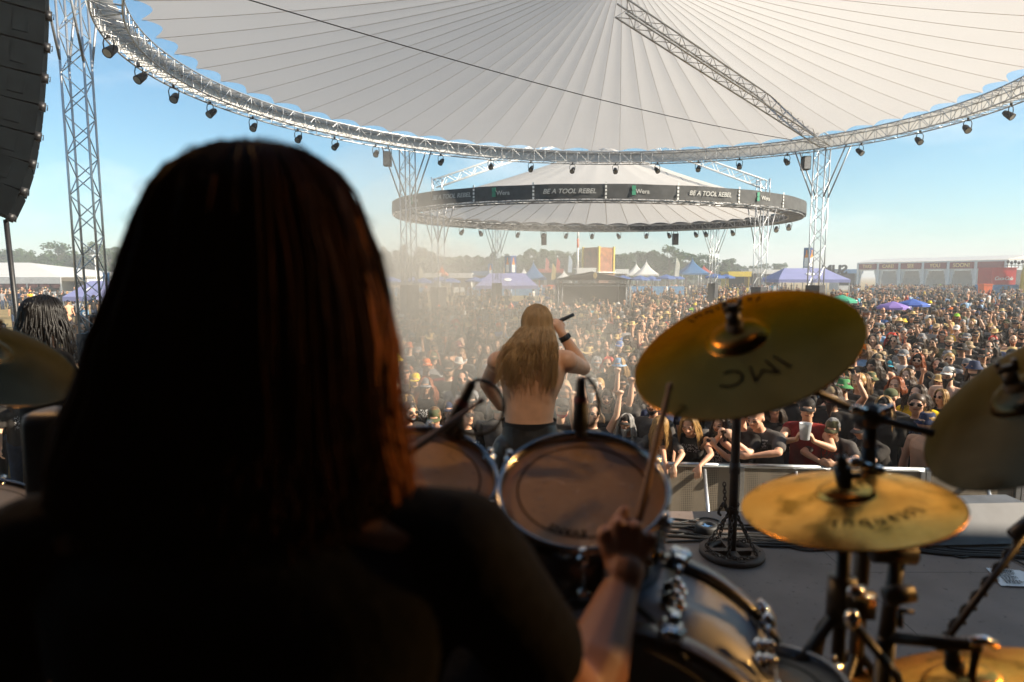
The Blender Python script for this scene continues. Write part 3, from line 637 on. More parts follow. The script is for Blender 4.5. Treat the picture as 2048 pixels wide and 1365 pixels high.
def bin_(px, Y, wpx, y0, label):
    c = gp(px, Y); w = wpx/F*Y; h = gz(y0, Y); h = max(h, .9); b = MB(); z = 0
    r = thing('waste_bin', label, 'bin', c)
    b.add([c + Vector((sx*w*k, sy*w*k, zz)) for zz, k in ((0, .4), (h, .5)) for sx, sy in ((-1,-1), (1,-1), (1,1), (-1,1))], [(0,1,5,4), (1,2,6,5), (2,3,7,6), (3,0,4,7), (3,2,1,0)])
    b.build('body', M['orange'], r, smooth=False); b = MB()
    for sx, sy in ((1, 0), (-1, 0), (0, 1), (0, -1)): b.box(c + Vector((sx*w*.5, sy*w*.5, h)), (.12 if sx else w*1.1, .12 if sy else w*1.1, .12))
    b.build('rim', M['orange'], r, smooth=False)
bin_(1972, 72, 17, 569, 'large orange waste bin left of the red drinks kiosk'); bin_(1101, 100, 8, 571, 'small orange waste bin in front of the left blue pagoda'); bin_(1690, 58, 10, 588, 'orange waste bin behind the upper right rim of the tilted cymbal')
# parasols
def parasol(px, Y, ytop, rad, mate, label, group, z0=0, fl=1.0):
    c = gp(px, Y); z = gz(ytop, Y); r = thing('parasol', label, 'parasol', c, group); b = MB()
    b.lathe([(.02, z), (rad*.5, z-.28*fl), (rad*.8, z-.46*fl), (rad, z-.62*fl - .05*(1-fl)), (rad, z-.85*fl - .02)], 8, Matrix.Translation(c)); b.build('canopy', mate, r, smooth=False)
    MB().cyl(c + Vector((0, 0, z0)), c + Vector((0, 0, z)), .035, n=6).build('pole', M['alu'], r)
    for k in range(8): MB().cyl(c + Vector((0, 0, z-.1)), c + Vector((rad*cos(k*pi/4), rad*sin(k*pi/4), z-.64*fl)), .012, n=4).build('rib', M['alu'], r)
for px, Y, yt in ((783, 105, 554), (826, 112, 555), (846, 100, 556), (880, 104, 553), (902, 112, 556), (950, 108, 554), (968, 118, 555), (1228, 112, 551), (1246, 120, 551), (1280, 108, 551), (1303, 114, 552), (1332, 110, 549), (1352, 120, 550), (1430, 108, 547), (1452, 116, 548)):
    parasol(px, Y, yt, 1.7, M['parasol_blue'], 'blue market parasol over the drinks area behind the fence', 'blue parasols behind the fence')
parasol(1790, 30, 603, .75, pvc('umbrella_purple', (.33, .22, .62)), 'purple umbrella held up in the crowd right of the tilted cymbal', None, 1.0, .42); parasol(1829, 31, 598, .75, pvc('umbrella_blue', (.08, .16, .55)), 'blue umbrella held up in the crowd beside the purple one', None, 1.0, .42)
parasol(1686, 30, 590, .7, pvc('umbrella_green', (.06, .4, .24)), 'green umbrella showing behind the rim of the large tilted cymbal', None, 1.0, .42)
# fences hung with blue cloth
def fence(px0, px1, Y, h, mate, label, name='fence', step=2.4):
    a, c = gp(px0, Y), gp(px1, Y); r = thing(name, label, 'fence', a); n = max(2, int((c-a).length/step))
    for i in range(n):
        p = a.lerp(c, (i+.5)/n); wd = (c-a).length/n
        MB().box(p + Vector((0, .05*sin(i*2.), h/2+.05)), (wd-.06, .03, h-.1)).build('panel', mate, r, smooth=False)
        MB().cyl(a.lerp(c, i/n), a.lerp(c, i/n) + Vector((0, 0, h+.1)), .03, n=5).build('post', M['alu'], r)
fence(1213, 1372, 104, 1.5, M['blue_cloth'], 'fence hung with blue printed cloth in front of the white pagoda tents'); fence(930, 1108, 100, 1.4, M['blue_cloth'], 'fence hung with blue printed cloth behind the left lilac pavilion')
fence(772, 852, 98, 1.4, M['blue_cloth'], 'fence hung with blue cloth beside the drummer'); fence(-60, 150, 78, 1.3, M['grey_wall'], 'low grey fence in front of the big white tent'); fence(996, 1085, 58, .95, M['blue_cloth'], 'low blue draped barrier behind the crowd left of the mixing tent')
fence(1960, 2080, 70, 1.0, M['blue_cloth'], 'low blue draped barrier under the red drinks kiosk')
# big white tent at the left
Y = 86; x0, x1 = gx(-330, Y), gx(122, Y); ze, zr = gz(555, Y), gz(530, Y); dp = 22
r = thing('marquee_tent', 'big white ridge tent with dark fascia at the left edge of the field', 'tent', (x0, Y, 0)); b = MB()
xr = gx(60, Y+dp/2)
b.add([(x0, Y, ze), (x1, Y, ze), (x1, Y+dp, ze), (x0, Y+dp, ze), (x0, Y+dp/2, zr+.5), (xr, Y+dp/2, zr+.5)], [(0,1,5,4), (1,2,5), (2,3,4,5), (3,0,4)]); b.build('tent_roof', M['tent_white'], r, smooth=False)
b = MB(); b.box(((x0+x1)/2, Y-.1, ze-.45), (x1-x0, .1, .85)); b.build('fascia', M['grey_wall'], r, smooth=False)
M['bunting'] = mat('bunting', (.10, .03, .025), .8, 0, .4, 2); b = MB()
for i in range(14): xx = x1 - (i+.5)*1.6; b.ball((xx, Y-.05, ze-1.1), (.75, .05, .45), 12, 6)
b.build('bunting', M['bunting'], r)
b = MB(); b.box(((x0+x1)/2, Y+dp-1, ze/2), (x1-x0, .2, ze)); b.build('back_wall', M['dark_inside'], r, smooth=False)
for i in range(8): MB().box((x1-.1-i*4.6, Y, ze/2), (.15, .15, ze)).build('pole', M['alu'], r, smooth=False)
c = gp(164, 36); r = thing('sign_board', 'small blue sign board with a white letter at the foot of the left tower', 'sign', c)
MB().box(c + Vector((0, 0, gz(631, 36))), (.42, .06, .62)).build('board', M['blue_cloth'], r, smooth=False); text_mesh('S', .5, M['white_print'], facing(c + Vector((0, -.04, gz(631, 36))), (0, -1, 0)), r, off=.01); MB().cyl(c, c + Vector((0, .05, 1.1)), .03, n=6).build('post', M['alu'], r)
# ------------------------------------------------------------------ trees
M['bark'] = mat('bark', (.07, .05, .035), .9, 0, .3, 3)
def leaf_mat(name, c1, c2):
    m = mat(name, c1, .7, 0, 0, .25, col2=c2, contrast=(.35, .65), trans=.25, spec=.2); return m
M['leaf'] = leaf_mat('broad_leaves', (.024, .065, .012), (.06, .115, .022)); M['needle'] = leaf_mat('pine_needles', (.022, .05, .02), (.05, .085, .032))
rng = random.Random(5)
def leaf_quads(b, c, n, rad, s):
    for _ in range(n):
        d = Vector((rng.gauss(0, 1), rng.gauss(0, 1), rng.gauss(0, 1))).normalized()*(rad*rng.random()**.45); p = c + Vector((d.x, d.y, d.z*.75))
        u = Vector((rng.gauss(0, 1), rng.gauss(0, 1), rng.gauss(0, 1))).normalized(); v, w, _ = basis(u); k = s*rng.uniform(.6, 1.3)
        b.add([p - v*k*.5, p + w*k*.35, p + v*k*.5, p - w*k*.35], [(0, 1, 2, 3)])
def tree_proto(kind_, seed):
    rng.seed(seed); nm = 'pine_tree' if kind_ == 'pine' else 'broadleaf_tree'
    r = thing(nm, '', 'tree', (0, 0, 0)); b = MB(); t = MB()
    if kind_ == 'pine':
        H = 12; t.tube([(0, 0, 0), (.1, 0, 5), (.05, .1, H*.97)], [.22, .17, .04], 7)
        for i in range(26):
            z = H*(.34 + .63*i/25); rad = (1 - (z/H-.34)/.7)*2.3 + .25; a = i*2.4
            for k in range(3):
                aa = a + k*2.1 + rng.uniform(-.4, .4); rr = rad*rng.uniform(.45, .9); c = Vector((rr*cos(aa), rr*sin(aa), z + rng.uniform(-.3, .3))); t.cyl((0, 0, z), c, .05, .015, 4); leaf_quads(b, c, 22, .75, .55)
    else:
        H = 12; t.tube([(0, 0, 0), (.1, .05, 2.2), (.0, .1, 4.5), (.1, 0, 8)], [.42, .34, .26, .1], 8)
        for i in range(34):
            u = rng.random()*2*pi; z = rng.uniform(.28, .93); rr = 3.9*sqrt(max(.05, 1-((z-.56)/.42)**2))*rng.uniform(.35, 1.0)
            c = Vector((rr*cos(u), rr*sin(u), z*H)); t.cyl((0.05, .05, min(z*H-1, 4.5+rng.random()*2)), c, .09, .02, 5); leaf_quads(b, c, 62, rng.uniform(.9, 1.6), .62)
    t.build('trunk', M['bark'], r, local=True); b.build('crown', M['needle'] if kind_ == 'pine' else M['leaf'], r, local=True, smooth=False); return r
protos = {'pine': [tree_proto('pine', s) for s in (1, 2, 3)], 'broad': [tree_proto('broad', s) for s in (4, 5, 6, 7)]}
used = set()
def plant(kd, px, Y, ytop, label, group):
    i = rng.randrange(len(protos[kd])); pr = protos[kd][i]
    o = pr if (kd, i) not in used else clone(pr); used.add((kd, i))
    h = gz(ytop, Y); o.location = gp(px, Y); s = h/12.2; o.scale = (s*rng.uniform(.95, 1.25),)*2 + (s,); o.rotation_euler = (0, 0, rng.uniform(0, 6.28)); tag(o, label, 'tree', group)
rng.seed(11)
for px in range(-30, 290, 22): plant('broad', px + rng.uniform(-8, 8), rng.uniform(150, 170), rng.uniform(480, 506) if px not in (80,) else 516, 'tall leafy tree in the wood behind the big white tent', 'trees behind the big white tent')
for px in range(300, 780, 24): plant('pine' if px > 500 else 'broad', px + rng.uniform(-8, 8), rng.uniform(175, 200), rng.uniform(494, 510), 'tree of the far wood hidden behind the long haired drummer', 'trees behind the drummer')
for px in range(768, 1060, 13): plant('pine', px + rng.uniform(-5, 5), rng.uniform(185, 215), rng.uniform(496, 520) + (6 if px > 900 else -10 if px < 850 else 0), 'slender pine in the hazy far wood left of the white mast', 'pines of the far wood')
for px in range(1060, 1170, 17): plant('broad', px + rng.uniform(-5, 5), rng.uniform(165, 190), rng.uniform(493, 508), 'rounded leafy tree at the wood edge behind the beach flags', 'leafy trees behind the beach flags')
for px in range(1222, 1340, 17): plant('broad', px + rng.uniform(-5, 5), rng.uniform(165, 190), rng.uniform(497, 513), 'rounded leafy tree behind the white pagoda tents', 'leafy trees behind the white pagodas')
plant('broad', 1338, 160, 489, 'tallest tree behind the right blue pagoda tent', None)
for px in range(1358, 1475, 17): plant('broad', px + rng.uniform(-5, 5), rng.uniform(165, 190), 505 + (px-1358)*.13 + rng.uniform(-5, 6), 'leafy tree behind the blue pagoda and yellow stall', 'leafy trees behind the blue pagoda')
for px in range(1485, 1575, 20): plant('broad', px + rng.uniform(-5, 5), rng.uniform(175, 195), rng.uniform(522, 532), 'low tree beyond the white box trailer', 'low trees by the trailer')
b = MB(); rng.seed(3)
for px in range(-60, 1480, 6):
    for k in range(26):
        Y = rng.uniform(200, 225); c = gp(px + rng.uniform(-5, 5), Y) + Vector((0, 0, rng.uniform(.3, 9.0 if px < 1340 else 6))); v, w, _ = basis(Vector((rng.gauss(0, .6), -1, rng.gauss(0, .6)))); s = rng.uniform(.8, 1.9)
        b.add([c - v*s, c + w*s*.7, c + v*s, c - w*s*.7], [(0, 1, 2, 3)])
kind(b.build('undergrowth', M['needle'], smooth=False), 'stuff')
# ------------------------------------------------------------------ haze
def volume(name, dens, col, aniso):
    m = bpy.data.materials.new(name); m.use_nodes = True; t = m.node_tree; t.nodes.remove(t.nodes['Principled BSDF'])
    v = t.nodes.new('ShaderNodeVolumePrincipled'); v.inputs['Color'].default_value = (*col, 1); v.inputs['Density'].default_value = dens; v.inputs['Anisotropy'].default_value = aniso
    t.links.new(v.outputs['Volume'], t.nodes['Material Output'].inputs['Volume']); return m
b = MB(); b.box((0, 450, 14), (1320, 1160, 30)); hz = kind(b.build('haze', volume('haze_air', .0021, (.93, .94, .95), .0), smooth=False), 'stuff')
for c_, r_ in (((-1.05, 6.3, 3.4), (.75, .9, 1.0)), ((-.75, 6.5, 2.9), (.85, 1.0, .9)), ((-1.4, 6.4, 3.7), (.8, .9, 1.0)), ((-.1, 6.4, 2.6), (1.3, .8, .75)), ((-1.1, 6.0, 3.0), (.7, .8, 1.0)), ((.5, 6.6, 2.9), (1.7, .9, 1.1)), ((-.2, 6.5, 3.0), (1.4, .8, 1.1))):
    sv = M.get('smoke') or M.setdefault('smoke', volume('smoke_air', .17, (1, .95, .87), -.1)); kind(MB().ball(c_, r_, 24, 16).build('smoke', sv), 'stuff')
# amber stage lamps under the stage roof: their yellow glints show on the cymbals
def amber_lamp(p, target, watts, label, col=(1, .50, .14), cone=48):
    p = Vector(p); t = Vector(target); r = thing('stage_lamp', label, 'stage light', p); Mx = frame(p, t - p)
    MB().lathe([(.001, -.22), (.09, -.2), (.11, -.05), (.12, .1), (.115, .11), (.10, .1)], 20, Mx).build('housing', M['black'], r); em = bpy.data.materials.new('amber_lens'); em.use_nodes = True; e = em.node_tree.nodes['Principled BSDF']; e.inputs['Emission Color'].default_value = (1, .5, .12, 1); e.inputs['Emission Strength'].default_value = 18
    MB().lathe([(.001, .085), (.10, .084)], 20, Mx).build('lens', em, r); MB().cyl(p, p + Vector((0, 0, 8.45 - p.z)), .02, n=8).build('hanger', M['black'], r)
    ld = bpy.data.lights.new('amber_beam', 'SPOT'); lo = bpy.data.objects.new('amber_beam', ld); COL.objects.link(lo); lo.parent = r; lo.location = Mx.to_3x3() @ Vector((0, 0, .16)); lo.rotation_euler = (t - p).to_track_quat('-Z', 'Y').to_euler()
    ld.energy = watts; ld.color = col; ld.spot_size = radians(cone); ld.spot_blend = .6; ld.shadow_soft_size = .10
amber_lamp((5.0, 1.7, 4.5), (.1, .95, 3.0), 300, 'amber stage lamp hung from the stage roof at the right of the drum kit'); amber_lamp((.9, .3, 8.1), (.12, 3.9, 2.75), 240, 'warm stage lamp hung from the roof behind the singer', (1, .78, .56), 24); amber_lamp((-3.4, 3.0, 5.8), (.1, 1.2, 2.9), 130, 'amber stage lamp hung from the stage roof at the left of the drum kit')  # the warm middle one is added to brighten the singer's back and hair
# ------------------------------------------------------------------ drum kit
def disc(cx, cy, a, b, th, R):
    """frame of a round plate of radius R that shows as the given ellipse"""
    tgt = np.array([cx, cy, a, b, th], float); p = tgt.copy()
    for _ in range(14):
        Mx = disc0(*p, R); q = np.array([to_px(Mx @ Vector((R*cos(t), R*sin(t), 0)))[:2] for t in np.linspace(0, 2*pi, 48, endpoint=False)]); m0 = q.mean(0); s0 = 100.; x, y = ((q - m0)/s0).T
        A, B, C, D, E_ = np.linalg.lstsq(np.c_[x*x, x*y, y*y, x, y], np.ones(len(x)), rcond=None)[0]; Q = np.array([[A, B/2], [B/2, C]]); c = np.linalg.solve(-2*Q, [D, E_]); w, vv = np.linalg.eigh(Q/(1 + c @ Q @ c)); ax_ = 1/np.sqrt(w)*s0
        e = vv[:, 0]; e = e if e[0] > 0 else -e; cur = np.array([c[0]*s0 + m0[0], c[1]*s0 + m0[1], ax_[0], ax_[1], math.degrees(atan2(-e[1], e[0]))])
        p[:2] += tgt[:2] - cur[:2]; p[2] *= (tgt[2]/cur[2]); p[3] *= (tgt[3]/cur[3]); p[3] = min(p[3], p[2]*.98); p[4] += .8*(tgt[4] - cur[4])
    return disc0(*p, R)
def disc0(cx, cy, a, b, th, R):
    d = F*R/a; o = at(cx, cy, d); v = ray(cx, cy).normalized(); r = v.cross(Vector((0, 0, 1))).normalized(); u = r.cross(v); t = radians(th)
    e1 = r*cos(t) + u*sin(t); e2 = -r*sin(t) + u*cos(t); c = b/a; n = e2*sqrt(1-c*c) - v*c
    return frame(o, n, e1)
def bronze(name, col, col2, rough, stain=0.0, tint=(.80, .66, .46)):
    m = bpy.data.materials.new(name); m.use_nodes = True; t = m.node_tree; b = t.nodes['Principled BSDF']; l = t.links.new
    tc = t.nodes.new('ShaderNodeTexCoord'); sx = t.nodes.new('ShaderNodeSeparateXYZ'); l(tc.outputs['Object'], sx.inputs[0])
    ln = t.nodes.new('ShaderNodeVectorMath'); ln.operation = 'LENGTH'; cb = t.nodes.new('ShaderNodeCombineXYZ'); l(sx.outputs[0], cb.inputs[0]); l(sx.outputs[1], cb.inputs[1]); l(cb.outputs[0], ln.inputs[0])
    c2 = t.nodes.new('ShaderNodeCombineXYZ'); l(ln.outputs['Value'], c2.inputs[0])
    gr = t.nodes.new('ShaderNodeTexNoise'); gr.inputs['Scale'].default_value = 420; gr.inputs['Detail'].default_value = 2; l(c2.outputs[0], gr.inputs['Vector'])
    no = t.nodes.new('ShaderNodeTexNoise'); no.inputs['Scale'].default_value = 9; no.inputs['Detail'].default_value = 7; no.inputs['Roughness'].default_value = .65; l(tc.outputs['Object'], no.inputs['Vector'])
    rp = t.nodes.new('ShaderNodeMapRange'); rp.inputs['From Min'].default_value = .35; rp.inputs['From Max'].default_value = .7; l(no.outputs['Fac'], rp.inputs['Value'])
    mx = t.nodes.new('ShaderNodeMix'); mx.data_type = 'RGBA'; mx.inputs['A'].default_value = (*col, 1); mx.inputs['B'].default_value = (*col2, 1); l(rp.outputs[0], mx.inputs['Factor'])
    last = mx.outputs['Result']
    if stain:
        n2 = t.nodes.new('ShaderNodeTexNoise'); n2.inputs['Scale'].default_value = 14; n2.inputs['Detail'].default_value = 6; l(tc.outputs['Object'], n2.inputs['Vector'])
        r2 = t.nodes.new('ShaderNodeValToRGB'); r2.color_ramp.elements[0].position = .36; r2.color_ramp.elements[1].position = .46; r2.color_ramp.elements[0].color = (1-stain, 1-stain, 1-stain, 1); l(n2.outputs['Fac'], r2.inputs[0])
        q = t.nodes.new('ShaderNodeMix'); q.data_type = 'RGBA'; q.blend_type = 'MULTIPLY'; q.inputs['Factor'].default_value = 1; l(last, q.inputs['A']); l(r2.outputs[0], q.inputs['B']); last = q.outputs['Result']
    l(last, b.inputs['Base Color']); b.inputs['Metallic'].default_value = 1; b.inputs['Specular Tint'].default_value = (*tint, 1); b.inputs['Roughness'].default_value = rough; b.inputs['Anisotropic'].default_value = .55
    tg = t.nodes.new('ShaderNodeTangent'); tg.direction_type = 'RADIAL'; tg.axis = 'Z'; l(tg.outputs[0], b.inputs['Tangent'])
    bp = t.nodes.new('ShaderNodeBump'); bp.inputs['Strength'].default_value = .25; bp.inputs['Distance'].default_value = .0006; l(gr.outputs['Fac'], bp.inputs['Height']); l(bp.outputs[0], b.inputs['Normal'])
    return m
M['bronze'] = bronze('cymbal_bronze', (.20, .096, .024), (.145, .066, .015), .24, 0.0, (.60, .42, .27)); M['bronze_gold'] = bronze('golden_bronze', (.92, .46, .11), (.72, .31, .06), .25, .6, (.90, .68, .44)); M['bronze_grey'] = bronze('worn_bronze', (.075, .055, .032), (.045, .032, .018), .24, 0.0, (.50, .46, .41))
M['marker'] = mat('black_ink', (.010, .008, .006), .95, 0, .1, 9, spec=.02); M['felt'] = mat('grey_felt', (.06, .055, .05), .95, 0, .3, 60)
def cym_z(r, R, bell=.27, hb=.115, hc=.10):
    u = r/R
    if u < bell: return R*(hc + hb*sqrt(max(0, 1-(u/bell)**2))*1.0 + .012)
    s = (u-bell)/(1-bell); return R*hc*(1-s**1.6) + R*.012*max(0, 1-s*6)
def cymbal(Mx, R, mate, name, label, nut=True):
    o = Mx.translation.copy(); r = thing(name, label, 'cymbal', o); r.rotation_euler = Mx.to_euler(); th = .0018
    us = [.035, .08, .13, .18, .22, .25, .265, .275, .29, .32, .38, .46, .55, .65, .75, .84, .91, .96, .985, 1]
    top = [(u*R, cym_z(u*R, R)) for u in us]; bot = [(u*R, cym_z(u*R, R) - th) for u in reversed(us)]
    MB().lathe(top + bot, 96, closed=True).build('plate', mate, r, local=True)
    if nut:
        zt = 0; ul = Mx.to_3x3().inverted() @ Vector((0, 0, 1)); NM = frame((0, 0, cym_z(0.03*R, R) - .004), Vector((0, 0, .45)) + ul*.55, (1, 0, 0))
        MB().cyl(NM @ Vector((0, 0, -.016)), NM @ Vector((0, 0, .012)), .017, n=16).build('felt_washer', M['felt'], r, local=True)
        b = MB(); b.cyl((0, 0, zt+.010), (0, 0, zt+.038), .0145, .0135, 16); b.box((0, 0, zt+.044), (.036, .013, .014)); b.box((-.0145, 0, zt+.055), (.009, .012, .012)); b.box((.0145, 0, zt+.055), (.009, .012, .012))
        b.v = [tuple(NM @ Vector(v)) for v in b.v]; b.build('wing_nut', M['black'], r, local=True)
    return r
def cymbal_text(r, R, txt, size, r0, phi, far, name='marker_lettering', mate=None, flat=None, parent=None, gap=1.1, off=.0):
    cu = bpy.data.curves.new(name, 'FONT'); cu.body = txt; cu.size = size; cu.align_x = 'CENTER'; cu.align_y = 'CENTER'; cu.space_character = gap; cu.offset = off; cu.resolution_u = 3
    ob = bpy.data.objects.new(name, cu); COL.objects.link(ob); bpy.context.view_layer.update(); me = bpy.data.meshes.new_from_object(ob.evaluated_get(bpy.context.evaluated_depsgraph_get())); bpy.data.objects.remove(ob)
    for v in me.vertices:
        rr = r0 + (-v.co.y if far else v.co.y); a = radians(phi) + (v.co.x/r0 if far else -v.co.x/r0); z = cym_z(rr, R) + .0012 if flat is None else flat
        v.co = (rr*cos(a), rr*sin(a), z)
    me.materials.clear(); me.materials.append(mate or M['marker']); return put(name, me, parent or r)
RC = .2285
crash = cymbal(disc(1501, 711, 239, 120, 14.7, RC), RC, M['bronze'], 'crash_cymbal', 'large tilted bronze cymbal with black lettering, in front of the crowd')
cymbal_text(crash, RC, 'Istanbul', .042, .80*RC, 93, True, gap=1.25, off=.0002); cymbal_text(crash, RC, 'IMC', .068, .55*RC, -86, False, off=-.0004)
RH = .19
MH = disc(1711, 1021, 229, 80, -2, RH)
hat = cymbal(MH, RH, M['bronze_gold'], 'hihat_cymbal', 'shining golden hi-hat cymbal, lower right beside the stand', nut=False)
MB().lathe([(.03*RH, -.006)] + [(u*RH, -.004 - cym_z(u*RH, RH)*.9) for u in (.1, .2, .26, .3, .5, .75, .96)] + [(RH*.99, -.006), (RH*.97, -.003)], 64).build('bottom_plate', M['bronze_gold'], hat, local=True)
cymbal_text(hat, RH, 'Istanbul', .040, .62*RH, -62, False, gap=1.3)
b = MB(); b.cyl((0, 0, .03), (0, 0, .075), .014, .016, 14); b.cyl((0, 0, .075), (0, 0, .095), .010, n=12); b.cyl((0, 0, -.05), (0, 0, .165), .0035, n=8); b.cyl((.0, 0, .055), (.03, -.005, .06), .006, n=8)
b.build('clutch', M['black'], hat, local=True)
cymbal(disc(2097, 815, 270, 132, 26, RC), RC, M['bronze_grey'], 'crash_cymbal', 'blurred grey bronze cymbal at the right edge')
cymbal(disc(-55, 722, 215, 82, -12, .19), .19, M['bronze_grey'], 'crash_cymbal', 'blurred grey cymbal at the left edge in front of the bassist')
cymbal(disc(1972, 1418, 322, 124, 1, .25), .25, M['bronze_gold'], 'ride_cymbal', 'golden stained cymbal at the lower right corner')
# stands
def stand(name, label, cat, loc): return thing(name, label, cat, loc)
cC = crash.matrix_world if False else disc(1501, 711, 239, 120, 14.7, RC); under = cC @ Vector((0, 0, -.03)); joint = at(1742, 834, 1.34)
st = stand('cymbal_stand', 'black boom stand with chrome wing bolts holding the large tilted cymbal', 'cymbal stand', (joint.x, joint.y, RZ))
MB().cyl(cC @ Vector((0, 0, .03)), under, .0065, n=10).build('tilter_rod', M['black'], st)
MB().cyl(under, joint, .0085, n=12).build('boom_arm', M['black'], st); MB().cyl(joint, at(1868, 868, 1.26), .0085, n=12).build('boom_tail', M['black'], st)
MB().cyl(joint - Vector((0, 0, .02)), Vector((joint.x, joint.y, 3.02)), .0135, n=14).build('upper_tube', M['black'], st); MB().cyl(Vector((joint.x, joint.y, 3.03)), Vector((joint.x, joint.y, RZ+.18)), .016, n=14).build('lower_tube', M['black'], st)
b = MB(); b.cyl(joint + Vector((-.022, -.01, 0)), joint + Vector((.022, .012, 0)), .025, n=18); b.ball(joint, (.02, .02, .03), 12, 8); b.build('tilter', M['black'], st)
b = MB(); b.cyl(joint + Vector((-.05, -.03, .022)), joint + Vector((-.018, -.015, .016)), .008, n=8); b.cyl(joint + Vector((.03, -.03, .03)), joint + Vector((-.0, -.02, .01)), .007, n=8); b.ball(joint + Vector((-.05, -.03, .022)), (.013, .006, .01), 8, 6); b.build('wing_bolt', M['chrome'], st)
q = at(1738, 1000, 1.34); b = MB(); b.cyl(q + Vector((0, 0, .02)), q - Vector((0, 0, .03)), .022, n=16); b.cyl(q + Vector((-.05, -.01, .0)), q, .007, n=8); b.build('collar', M['black'], st)
b = MB(); b.cyl(at(1712, 925, 1.32), at(1752, 940, 1.32), .009, n=10); b.ball(at(1712, 925, 1.32), (.016, .01, .012), 10, 6); b.ball(at(1755, 942, 1.32), (.016, .01, .012), 10, 6); b.build('wing_bolt', M['chrome'], st)
for k in range(3):
    a = radians(100 + 120*k); MB().cyl(Vector((joint.x, joint.y, RZ+.42)), Vector((joint.x + .34*cos(a), joint.y + .34*sin(a), RZ+.012)), .010, n=8).build('leg', M['black'], st)
hc = MH.translation
st = stand('hihat_stand', 'black hi-hat stand under the shining golden cymbal', 'hi-hat stand', (hc.x, hc.y, RZ))
MB().cyl((hc.x, hc.y, hc.z-.03), (hc.x, hc.y, RZ+.40), .0125, n=14).build('upper_tube', M['black'], st); MB().cyl((hc.x, hc.y, RZ+.45), (hc.x, hc.y, RZ+.05), .016, n=14).build('lower_tube', M['black'], st)
q = at(1716, 1240, 1.13); b = MB(); b.cyl((hc.x, hc.y, q.z+.04), (hc.x, hc.y, q.z-.05), .026, n=16); b.box((hc.x+.02, hc.y-.02, q.z), (.05, .04, .05)); b.build('height_collar', M['black'], st)
b = MB(); b.ball(at(1712, 1185, 1.1), (.016, .012, .012), 10, 8); b.cyl(at(1705, 1190, 1.1), at(1746, 1200, 1.1), .006, n=8); b.ball(at(1704, 1240, 1.1), (.014, .012, .018), 10, 8); b.build('wing_bolt', M['chrome'], st)
for k in range(3):
    a = radians(200 + 120*k); MB().tube([Vector((hc.x, hc.y, q.z-.02)), Vector((hc.x + .10*cos(a), hc.y + .10*sin(a), q.z-.12)), Vector((hc.x + .27*cos(a), hc.y + .27*sin(a), RZ+.01))], .013, 8, flat=.6).build('leg', M['black'], st)
MB().box((hc.x-.02, hc.y-.17, RZ+.05), (.09, .26, .02), Matrix.Rotation(radians(12), 3, 'X')).build('pedal', M['black'], st, smooth=False)
rp = disc(1972, 1418, 322, 124, 1, .25).translation; t0 = at(1796, 1108, 1.24); t1 = at(1772, 1275, 1.22)
st = stand('cymbal_stand', 'black jointed stand right of the hi-hat reaching to the lower right golden cymbal', 'cymbal stand', (t1.x, t1.y, RZ))
MB().cyl(t0, t1, .0145, n=14).build('upper_tube', M['black'], st); MB().cyl(t1, (t1.x, t1.y, RZ+.02), .017, n=14).build('lower_tube', M['black'], st)
b = MB(); b.cyl(t0 + Vector((-.05, 0, .005)), t0 + Vector((.03, 0, .0)), .022, n=14); b.build('tilter', M['black'], st)
b = MB(); q = at(1792, 1195, 1.2); b.cyl(q + Vector((-.02, 0, -.0)), q + Vector((.03, 0, .01)), .018, n=12); b.cyl(at(1800, 1222, 1.2), at(1826, 1224, 1.2), .005, n=8); b.cyl(at(1800, 1222, 1.2), at(1800, 1255, 1.2), .006, n=8); b.build('clamp', M['black'], st)
MB().cyl(t1, at(1962, 1292, 1.1), .011, n=12).build('boom_arm', M['black'], st); MB().cyl(at(1955, 1290, 1.1), rp + Vector((0, 0, -.01)), .007, n=10).build('tilter_rod', M['black'], st)
MB().tube([at(1940, 1284, 1.09), at(1968, 1281, 1.09), at(1990, 1292, 1.09)], .009, 8).build('wing_bolt', M['chrome'], st)
for k in range(3):
    a = radians(70 + 120*k); MB().cyl((t1.x, t1.y, RZ+.3), (t1.x + .25*cos(a), t1.y + .25*sin(a), RZ+.01), .011, n=8).build('leg', M['black'], st)
# boom microphone arm with its cable, right
st = thing('overhead_mic_arm', 'thin black boom arm with wrapped cable crossing the stage floor at the lower right', 'microphone stand', at(2075, 1030, 1.5))
MB().cyl(at(2090, 1018, 1.5), at(1875, 1300, 1.42), .0085, n=10).build('arm', M['black'], st); MB().cyl(at(2075, 1028, 1.5), at(2025, 1070, 1.48), .014, n=10).build('grip', M['black'], st)
b = MB(); n = 90
b.tube([at(2090 - 215*i/n, 1018 + 282*i/n, 1.5 - .08*i/n) + Vector((.011*cos(i*.7), .011*sin(i*.7)*.6, .011*sin(i*.7))) for i in range(n+1)], .0035, 5); b.build('cable', M['rubber'], st)
MB().cyl(at(2090, 1018, 1.5), Vector((at(2090, 1018, 1.5).x, at(2090, 1018, 1.5).y, RZ)), .011, n=10).build('pole', M['black'], st)
